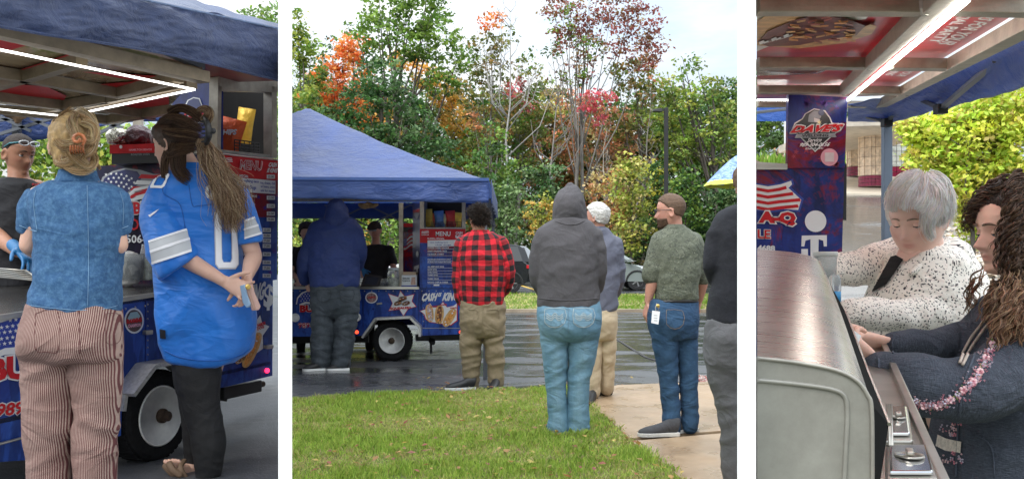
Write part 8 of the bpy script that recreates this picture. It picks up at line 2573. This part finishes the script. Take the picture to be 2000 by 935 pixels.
MB().tube([E3.pt(*q,.001)for q in catmull([(1478,742),(1560,750),(1625,760),(1650,775),(1655,810),(1652,880),(1648,960)],6)],.0035,6).build('embossed_line',ed.m,gr,smooth=True)
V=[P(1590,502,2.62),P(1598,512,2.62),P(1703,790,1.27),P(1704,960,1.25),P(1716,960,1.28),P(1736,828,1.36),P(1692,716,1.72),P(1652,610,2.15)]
mk('gap_panel',V,[(0,1,2,7),(7,2,6),(6,2,5),(5,2,3,4)],m_gapblk,gr)
MB().tube([P(1652,610,2.14),P(1692,716,1.71),P(1737,828,1.35)],.003,6).build('lid_rim',m_steel,gr)
CT=Plane((0,0,CZ-.495),(1,0,CZ-.495),(0,1,CZ-.395))
V=[CT.pt(*q)for q in ((1600,660),(1720,660),(1775,800),(1850,965),(1690,965))]
MB().slab(V[::-1]if (V[1]-V[0]).cross(V[2]-V[1]).z<0 else V,(0,0,1),.02).build('counter',m_steel,gr)
MB().beam(CT.pt(1722,670)+Vector((0,0,.006)),CT.pt(1848,960)+Vector((0,0,.006)),.016,.018).build('counter_rail',m_steel,gr,bevel=.003)
def pan(cx,y0,y1,w,label):
 r=thing('steam_pan',CT.pt(cx,(y0+y1)/2),label,'pan')
 q=[CT.pt(cx-w*.5,y0),CT.pt(cx+w*.5,y0),CT.pt(cx+w*.72,y1),CT.pt(cx-w*.5,y1)]
 if (q[1]-q[0]).cross(q[2]-q[1]).z<0:q=q[::-1]
 MB().slab([p+Vector((0,0,.012))for p in q],(0,0,1),.010).build('rim',m_steel,r,bevel=.004)
 c=sum(q,Vector())/4
 MB().slab([c+(p-c)*.82+Vector((0,0,.020))for p in q],(0,0,1),.007).build('lid',M('polished steel',(.6,.6,.6),.12,.95,var=.1),r,bevel=.005)
 R=min((q[1]-q[0]).length,(q[2]-q[1]).length)*.28
 MB().lathe(c+Vector((0,0,.021)),(0,0,1),[(R,0),(R*.96,.003),(R*.8,-.001),(R*.2,-.001)],28).build('recess',m_steel,r,smooth=True)
 MB().beam(c-(q[2]-q[1]).normalized()*R*.6+Vector((0,0,.028)),c+(q[2]-q[1]).normalized()*R*.6+Vector((0,0,.028)),.012,.008).build('handle',m_steel,r,bevel=.003)
pan(1752,806,872,44,'upper of the two lidded steel pans beside the griddle')
pan(1772,884,950,86,'lower of the two lidded steel pans beside the griddle')
r=thing('tongs',CT.pt(1737,880),'steel tongs lying over the two lidded pans','tongs')
for k in range(3):MB().tube([CT.pt(1733+k*4,842)+Vector((0,0,.05)),CT.pt(1735+k*3,872)+Vector((0,0,.045)),CT.pt(1737+k*3,905)+Vector((0,0,.03))],.0022,6).build('arm',m_steel,r,smooth=True)
r=thing('plastic_jar',P(1612,570,2.75),'clear open jar behind the steel lid in front of the spotted sleeve','jar')
c_=P(1612,560,2.72)
MB().lathe(c_,(0,0,1),[(.03,0),(.033,.08),(.034,.09),(.0335,.102),(.031,.104),(.03,.09),(.028,.004)],28).build('jar_body',m_plastic,r,smooth=True)
MB().lathe(c_+Vector((0,0,.09)),(0,0,1),[(.0345,0),(.036,.004),(.036,.012),(.0345,.014)],28).build('collar',M('pale collar',(.6,.62,.6),.3),r,smooth=True)
r=thing('water_bottle',P(1630,600,2.6),'small bottle with a blue label standing on the counter','bottle')
c_=P(1630,592,2.6)
MB().lathe(c_,(0,0,1),[(.016,0),(.017,.03),(.017,.07),(.012,.08)],20).build('bottle_body',m_plastic,r,smooth=True)
MB().lathe(c_+Vector((0,0,.006)),(0,0,1),[(.0174,0),(.0174,.028)],20).build('label_band',M('blue label',(.05,.3,.6),.4),r,smooth=True)
# ---- woman with white hair
rg=np.random.default_rng(21)
G3=lambda d:z3(d)
f=Fig(3.0,(1800,1150),'woman with short white hair in a cream blouse with black spots',None,z=G3(3.0))
f.body(skin_mat('pale rosy',(.80,.54,.45)),(1790,424,-.06),-48,22,2,hs=.97,sh=[(1752,515,.12),(1862,505,.02)],el=[(1690,516,.08),(1876,615,-.04)],wr=[(1612,525,-.07),(1668,612,-.24)],hip=[(1770,760,0),(1850,760,0)],kn=[(1770,900,0),(1850,900,0)],an=[(1770,1100,0),(1850,1100,0)],voxel=.0042,neck=(1806,492,.01),nk=.06,tw=.12,arm=.8,headkw=dict(fat=1.18,female=True,jaw=1.1,nose=.95),lips=.5)
face_parts(f.root,f.fr,MATS['skin pale rosy'],lid=.8,brow=(.34,.24,.17),brow_th=.003)
bl=NT('spotted crepe')
v=bl.coord('pat');vo=bl.node('ShaderNodeTexVoronoi');vo.inputs['Scale'].default_value=112;vo.inputs['Randomness'].default_value=.85
wv=bl.node('ShaderNodeVectorMath',operation='ADD');nzc=bl.node('ShaderNodeTexNoise');nzc.inputs['Scale'].default_value=110;bl.link(v,nzc.inputs['Vector'])
sc2=bl.node('ShaderNodeVectorMath',operation='SCALE');sc2.inputs['Scale'].default_value=.012;bl.link(nzc.outputs['Color'],sc2.inputs[0]);bl.link(v,wv.inputs[0]);bl.link(sc2.outputs[0],wv.inputs[1]);bl.link(wv.outputs[0],vo.inputs['Vector'])
dots=bl.ramp(vo.outputs['Distance'],[(.29,1.0),(.34,0.0)])
bl.color(bl.mix(dots,(.86,.81,.73),(.03,.028,.035)));bl.rough(.8)
bl.bump(bl.wrinkle(k=.8),.55,.018)
so=f.wear('blouse',bl.m,rows=[(484,1776,1846,.09,.02),(494,1752,1866,.115,.01),(512,1738,1880,.13),(545,1722,1890,.145),(590,1700,1898,.155),(640,1692,1900,.16),(700,1690,1900,.165),(790,1690,1900,.16)],limbs=[[(1762,500,.16,40),(1722,510,.12,37),(1672,522,.04,31),(1628,526,-.04,24),(1604,526,-.10,21)],[(1860,510,.02,42),(1880,560,.0,44),(1870,606,-.05,42),(1800,618,-.14,33),(1720,614,-.22,27),(1660,610,-.28,24)]],folds=[(.010,(3,3,8),1.0,[(1690,525,60)]),(.010,(3,3,8),.7,[(1860,600,70)]),(.007,(5,5,9),-.6),(.003,(13,13,13))],seed=51,voxel=.0075)
f.wear('collar',bl.m,limbs=[[(1852,470,.04,9),(1840,484,-.03,9),(1812,504,-.09,8),(1780,534,-.13,6)]],lr=1.4,voxel=.005)
sk=Skin3(so)
sk.patch('top',[(1742,503),(1752,500),(1766,508),(1752,530),(1734,556),(1706,572),(1708,566),(1726,532)],cloth('black top',(.008,.008,.009)),f.root,.006,4)
sk.patch('neckline_skin',[(1758,486),(1790,484),(1800,494),(1770,512),(1752,503)],MATS['skin pale rosy'],f.root,.005,4)
f.wear('trousers',MATS['cloth black work trousers'],limbs=[[(1765,760,0,50),(1765,1100,0,36)],[(1840,760,0,50),(1840,1100,0,36)]],voxel=.014)
WH=[(.94,.92,.88),(.97,.96,.94),(.90,.87,.82),(.98,.97,.96),(.82,.77,.70)]
cap_hair(f.root,f.fr,lambda a,z,x:np.clip((z-np.interp(a,[0,.5,.9,1.3,1.8,3.14],[.062,.058,.03,-.055,-.09,-.09]))/.012,0,1),.011,M('white hair base',(.74,.71,.66),.5,var=.2,vscale=40),.004,40)
locks(f.root,2.93,[([(1800,342,-.02,13),(1775,350,-.06,12),(1752,372,-.08,11),(1742,400,-.10,9),(1740,416,-.10,6)],1),([(1802,342,-.03,14),(1786,360,-.08,14),(1772,388,-.11,13),(1768,412,-.125,9)],1.1),([(1806,342,-.03,14),(1806,365,-.09,15),(1800,395,-.12,14),(1790,414,-.13,8)],1.1),([(1808,342,-.03,14),(1824,362,-.08,15),(1826,395,-.11,16),(1816,425,-.12,13),(1814,452,-.11,8),(1822,470,-.10,4)],1.3),([(1810,342,-.01,14),(1836,354,-.03,15),(1846,382,-.06,16),(1846,412,-.07,17),(1838,446,-.06,10)],1.4),([(1812,344,.02,12),(1842,364,.0,12),(1850,392,-.01,12),(1848,424,-.01,12),(1842,446,.0,9)],1.1),([(1806,350,-.05,14),(1830,372,-.10,14),(1838,400,-.11,14),(1846,424,-.09,10)],.8),([(1800,340,.0,12),(1768,346,-.02,10),(1744,370,-.03,8),(1734,396,-.05,7),(1736,412,-.06,4)],.7)],400,WH,rg,r=.0010,wave=.006,freq=5,k=15,stray=.5,ends=(.25,.5))
# ---- woman with dark curly hair
f=Fig(2.5,(1990,1330),'woman with dark curly hair in a navy gauze jacket with pink embroidered flowers',None,z=G3(2.5))
cf=dict(curls=[.5,.7,.9,1.0])
f.body(skin_mat('warm',(.76,.49,.39)),(1975,451,0),-82,5,0,hs=.98,sh=[(1950,610,.12),(2040,640,-.12)],el=[(1890,665,.06),(1930,745,-.22)],wr=[(1742,672,-.02),(1722,722,-.18)],hip=[(1930,940,.06),(2000,940,-.06)],kn=[(1930,1120,0),(2000,1120,0)],an=[(1930,1300,0),(2000,1300,0)],voxel=.0038,neck=(2000,556,.01),nk=.052,tw=.11,arm=.75,headkw=dict(female=True,nose=1.12),lips=.5,hands=[dict(dir=(-1,0,.12),normal=(.1,-.6,-.9),size=1.02,thumb=1,**cf),dict(dir=(-.8,.1,.6),normal=(.3,.5,.6),size=1.05,thumb=-1,**cf)])
face_parts(f.root,f.fr,MATS['skin warm'],lid=.72,brow=(.16,.10,.07))
nv=NT('navy gauze')
v=nv.coord('Object');n1=nv.noise(v,6,5,.6,.5);cr1=nv.noise(nv.coord('pat',(40,150,1)),2,3,.6);cr2=nv.noise(nv.coord('pat',(170,30,1)),2,3,.6)
c=nv.ramp(n1,[(.3,(.034,.042,.062)),(.7,(.065,.078,.108))]);c=nv.mix(nv.ramp(cr1,[(.45,0.0),(.7,.5)]),c,(.13,.15,.19));nv.color(c);nv.rough(.9)
nv.bump(nv.math('ADD',nv.math('MULTIPLY',nv.wrinkle(),2.2),nv.math('ADD',cr1,nv.math('MULTIPLY',cr2,.8))),.9,.010)
so=f.wear('jacket',nv.m,rows=[(585,1950,2060,.12,.03),(620,1916,2075,.15),(680,1880,2080,.17),(740,1858,2080,.18),(800,1848,2080,.18),(870,1838,2080,.18),(960,1826,2080,.18)],limbs=[[(2030,650,-.16,66),(1990,715,-.22,62),(1920,755,-.26,54),(1850,757,-.26,50),(1790,748,-.25,50),(1742,740,-.22,44),(1727,737,-.21,42)],[(1945,625,.12,44),(1900,655,.08,32),(1850,668,.03,28),(1790,672,.0,25),(1748,672,-.02,20)]],folds=[(.010,(3,3,8),1.1,[(1800,740,70)]),(.010,(3,3,8),.8,[(1930,750,80)]),(.008,(4,4,8),-.6),(.0025,(18,18,18))],seed=61,voxel=.0075)
sk=Skin3(so)
MATS_f=[M('pink thread',(.60,.22,.28),.7,var=.2),M('pale pink thread',(.72,.48,.50),.7,var=.2),M('lilac thread',(.50,.45,.55),.7),M('green thread',(.28,.38,.10),.7,var=.2)]
mbs=[MB()for _ in range(4)]
path=catmull([(1738,776),(1775,782),(1815,792),(1850,782),(1885,757),(1908,735),(1925,700),(1945,665),(1970,640),(1998,615)],14)
rnd=random.Random(8)
def petals(px,py,r,mb,n=5):
 c=sk.hit(px,py,.003)
 if c is None:return
 for k in range(n):
  a=k*6.283/n+rnd.uniform(0,1);q=c+Vector((math.cos(a)*r,-.001,math.sin(a)*r))
  mb.lathe(q,(rnd.uniform(-.3,.3),-1,.3),[(r*.62,0),(r*.5,.0018),(r*.1,.0024)],6)
for i,(x,y)in enumerate(path):
 for k in range(5):
  petals(x+rnd.gauss(0,7),y+rnd.gauss(0,6),.0016,mbs[rnd.choice((0,0,1,2))],3)
 if i%10==4:petals(x,y,.0062,mbs[1],6);petals(x,y,.0025,mbs[0],4)
 if i%10==8:petals(x+3,y-4,.0045,mbs[2],5)
 if i%3==0:
  a=rnd.uniform(0,6.28);p0=sk.hit(x,y,.002);p1=sk.hit(x+11*math.cos(a),y+9*math.sin(a),.002)
  if p0 and p1:mbs[3].tube([p0,p0.lerp(p1,.6),p1],[.0006,.0016,.0004],5)
for k in range(44):
 x,y=rnd.uniform(1836,1880),rnd.choice((rnd.uniform(826,850),rnd.uniform(880,906)))
 petals(x,y,.0018 if k%4 else .004,mbs[k%3],4)
for mb,m_,n_ in zip(mbs,MATS_f,('embroidered_flower','embroidered_flower','embroidered_flower','embroidered_leaf')):
 o=mb.build(n_,m_,f.root);o['kind']='stuff'
lc=M('cream lace',(.66,.60,.52),.85,var=.25,vscale=90,bump=1,bscale=130,bdist=.006)
sk.patch('lace_trim',[(1834,848),(1850,856),(1880,862),(1878,884),(1850,880),(1830,870)],lc,f.root,.004,4)
for a in ([(1962,560),(1930,620),(1898,665),(1874,712)],[(1968,566),(1938,625),(1905,672),(1880,716)]):
 sk.line('drawstring',a,.0038,M('beige cord',(.50,.42,.36),.85,var=.2,vscale=80,bump=1,bscale=200),f.root,.006,10)
sk.line('pocket_seam',[(1890,840),(1935,870),(1942,930)],.002,nv.m,f.root,.002,6)
sk.line('placket',[(1905,690),(1880,760),(1872,840),(1868,930)],.003,nv.m,f.root,.002,6)
for a in ([(1716,700),(1718,735),(1728,775)],[(1746,654),(1742,672),(1744,690)]):sk.line('cuff_edge',a,.003,nv.m,f.root,.001,6)
f.wear('trousers',MATS['cloth black work trousers'],limbs=[[(1920,940,.05,64),(1930,1300,0,44)],[(2010,940,-.05,64),(2000,1300,0,44)]],voxel=.014)
DK=[(.09,.045,.028),(.14,.075,.042),(.045,.025,.016),(.22,.12,.07)]
GH=[(.30,.16,.09),(.44,.26,.14),(.54,.36,.22),(.16,.08,.05)]
cap_hair(f.root,f.fr,lambda a,z,x:np.clip((z-np.interp(a,[0,.6,1.0,1.35,1.8,3.14],[.075,.068,.035,-.04,-.1,-.11]))/.012,0,1),.013,M('dark curl base',(.03,.018,.012),.6,var=.4,vscale=50,bump=1,bscale=70,bdist=.02),.014,40)
g1=[([(1988,352,-.02,16),(1955,366,-.02,14),(1925,385,-.0,10),(1905,405,.02,10),(1893,430,.04,10),(1888,455,.05,8)],.8),([(1985,354,-.06,16),(1982,380,-.12,12),(1980,420,-.14,12),(1978,470,-.15,12),(1978,520,-.15,13)],1.2),([(1990,356,-.05,18),(1985,395,-.13,20),(1978,450,-.15,20),(1975,510,-.16,20),(1978,570,-.16,16)],1.6),([(1996,356,-.03,18),(2006,400,-.10,20),(2004,460,-.13,22),(2000,540,-.14,22),(2000,600,-.15,20)],1.4),([(1990,350,.05,16),(1955,358,.06,16),(1925,380,.08,10),(1900,410,.08,9),(1890,440,.08,8)],.5),([(2000,350,-.02,20),(1984,362,-.09,16),(1978,388,-.13,12),(1974,420,-.15,9)],1.0)]
locks(f.root,2.5,g1,290,DK,rg,r=.0014,wave=.007,freq=5,curl=.0085,cfreq=140,k=38,stray=.5,clump=4,ends=(.35,.55))
g2=[([(1972,500,-.15,12),(1966,560,-.17,15),(1956,610,-.20,14),(1948,655,-.22,9)],.7),([(1985,530,-.16,18),(1978,600,-.22,20),(1962,650,-.26,16),(1955,700,-.27,9)],1.2),([(2005,560,-.16,16),(2000,620,-.26,16),(1990,670,-.3,10)],.8),([(1930,520,.1,12),(1902,560,.1,10),(1902,600,.1,8),(1896,640,.08,4)],.25),([(1940,545,.0,8),(1932,590,-.08,10),(1930,640,-.12,8)],.4)]
locks(f.root,2.5,g2,230,GH,rg,r=.0012,wave=.010,freq=4,curl=.007,cfreq=110,k=28,stray=.6,clump=4,ends=(.3,.6))
r=thing('paper_napkin',P(1672,665,2.25),'crumpled white and grey paper held in the fingertips','paper')
V=[P(1655,640,2.3),P(1668,645,2.28),P(1682,655,2.3),P(1676,672,2.28),P(1690,700,2.3),P(1706,730,2.3),P(1694,738,2.33),P(1678,705,2.32),P(1664,680,2.3)]
mk('sheet',V,[(0,1,8),(1,2,3),(1,3,8),(8,3,7),(3,4,7),(4,5,6),(4,6,7)],M('printed paper',(.62,.62,.62),.7,var=.35,vscale=60),r)
# ---- behind: building, columns, shrub, stones, cars
bd=thing('building',P(1745,350,18),'building with tan ribbed columns on maroon tiles and a glass block wall','building')
zb=z3(17.1)+.03
m_tt=M('tan tile',(.78,.60,.44),.5,var=.3,vscale=12,bump=.3);m_mt=M('maroon tile',(.25,.02,.06),.3,var=.2,vscale=8);m_gt=M('grout',(.45,.38,.33),.9)
for cx,d,n_ in ((1706,17.1,0),(1679,19.5,1)):
 c=P(cx,0,d);R=.265
 zb=z3(d)+.03;zt=P(0,236,d).z
 col=MB().lathe((c.x,c.y,zb),(0,0,1),[(R-.02,0),(R-.02,zt-zb)],28).build('column',m_gt,bd,smooth=True)
 for k in range(26):
  a=2*math.pi*k/26
  if math.sin(a)>.35:continue
  for lv in range(3+6):
   z0,z1_,mt,rr=(zb+lv*.066+.004,zb+lv*.066+.062,m_mt,R)if lv<3 else (zb+.2+(lv-3)*(zt-zb-.2)/6+.004,zb+.2+(lv-2)*(zt-zb-.2)/6-.004,m_tt,R+.012*(k%2))
   w=2*math.pi*R/26*.46
   ca,sa=math.cos(a),math.sin(a)
   q=lambda r_,t_:(c.x+r_*ca-t_*sa,c.y+r_*sa+t_*ca)
   V=[(*q(R-.03,-w),z0),(*q(rr,-w),z0),(*q(rr,w),z0),(*q(R-.03,w),z0)]
   MB().hexa(V,[(x,y,z1_)for x,y,_ in V]).build('tile',mt,col)
B3=Plane(P(1690,300,20),P(1800,300,19),P(1690,400,20))
slabT('wall',B3,[(1700,232),(1900,228),(1900,366),(1700,360)],m_gt,.3,-.05,bd)
o0=None
for i in range(11):
 for j in range(10):
  x,y=1733+i*9.4,246+j*10
  m_=m_mt if j>7 or i==0 and 0 else M('glass block',(.42,.45,.42),.12,var=.4,vscale=6,coat=.5)
  V=[B3.pt(*q)for q in ((x,y),(x+8.2,y),(x+8.2,y+8.8),(x,y+8.8))]
  MB().slab(V if (V[1]-V[0]).cross(V[2]-V[1]).dot(B3.n)>0 else V[::-1],B3.n,.06).build('maroon_tile' if j>7 else 'glass_block',m_,bd)
slabT('soffit',Plane(P(1655,240,15.5),P(1800,240,15.5),P(1655,250,15.5)),[(1655,230),(1900,226),(1900,240),(1655,247)],M('cream fascia',(.50,.44,.36),.7),4,0,bd)
rg=np.random.default_rng(31)
GAIN=1.45
LG=[(.42,.52,.06),(.52,.58,.09),(.30,.42,.05),(.60,.56,.10),(.36,.30,.07)]
def shrub(lab,blobs,d,leaf,dens,pal,seed,name='shrub',base=None,spread=.12):
 px=blobs[0][0]
 return tree(px,z3(d)if base is None else base,d,min(b[1]-b[3]for b in blobs),40,pal,leaf=leaf,label=lab,seed=seed,trunk_px=6,name=name,cat='shrub',limbs=8,spread=spread,blobs=blobs,dens=dens)
shrub('huge yellow green shrub filling the right side beyond the white haired woman',[(1900,280,80,70,0),(1960,230,70,60,0),(2000,300,80,90,0),(1930,320,60,60,.1),(1960,360,60,60,.1),(1780,250,30,24,0),(1830,300,60,60,0),(1800,270,34,40,0),(1880,360,70,60,0),(1990,420,80,80,.3),(1905,400,50,40,0),(1920,220,60,36,.2),(2040,200,60,60,0),(1850,245,50,34,.1)],7.0,.046,70,LG,71,spread=.10)
shrub('pink and yellow shrub between the tower sign and the columns',[(1664,285,14,30,0),(1655,312,16,20,0),(1672,300,12,26,0)],24,.10,8,RD[:1]+PY+YG,72)
shrub('reddish pink low bush beside the parked cars',[(1528,305,16,16,0),(1540,308,14,14,0),(1500,316,20,6,0)],26,.10,8,[(.5,.25,.22),(.4,.2,.16),(.25,.25,.1)],73)
GAIN=1.3
for px,lab,sd_ in ((1500,'green tree beyond the parked car in the small gap left of the sign',74),(1620,'green tree far behind the flag board',75),(1690,'green tree behind the tan columns',76)):
 shrub(lab,[(px,262,40,26,0),(px-20,250,24,24,0),(px+24,280,30,24,0),(px,225,40,24,0)],40,.20,2.6,MG+PALE,sd_,'tree',None,.3)
GAIN=1.0
o=car(1455,1516,120,(.55,.58,.62),'silver car parked in the gap left of the welding sign',1,z=13.9,H=1.6)
o2=car(1519,1575,121,(.30,.34,.42),'blue grey car half hidden behind the welding sign',-1,z=14.0,H=1.6)
bpy.data.objects.remove
MB_=MB();q=P(1534,0,25)
r=thing('lamp_post',(q.x,25,P(0,320,25).z),'thin white post left of the welding sign','post')
MB().box(q.x-.03,q.x+.03,24.97,25.03,P(0,320,25).z,P(0,225,25).z).build('pole',m_white_p,r)
mb=MB();rnd=random.Random(12)
for k in range(900):
 y=rnd.uniform(425,640);x=rnd.uniform(max(1740,1640),1990)
 if x<1850 and rnd.random()<.4:continue
 d=1.6/((y-500)/1800+.1667);q=P(x,y,d);s=rnd.uniform(.02,.06)
 mb.lathe(q+Vector((0,0,-s*.3)),(rnd.uniform(-.5,.5),rnd.uniform(-.5,.5),1),[(s*.5,0),(s,s*.35),(s*.8,s*.8),(s*.2,s)],6)
t=NT('river stone');v=t.coord('Object');t.color(t.ramp(t.noise(v,9,2,.6),[(.35,(.34,.25,.17)),(.45,(.5,.43,.34)),(.55,(.26,.22,.19)),(.65,(.6,.52,.43))],'CONSTANT'));t.rough(.6)
tag(mb.build('river_stones',t.m),'bed of tan and grey river stones under the yellow green shrub','stones',kind='stuff')
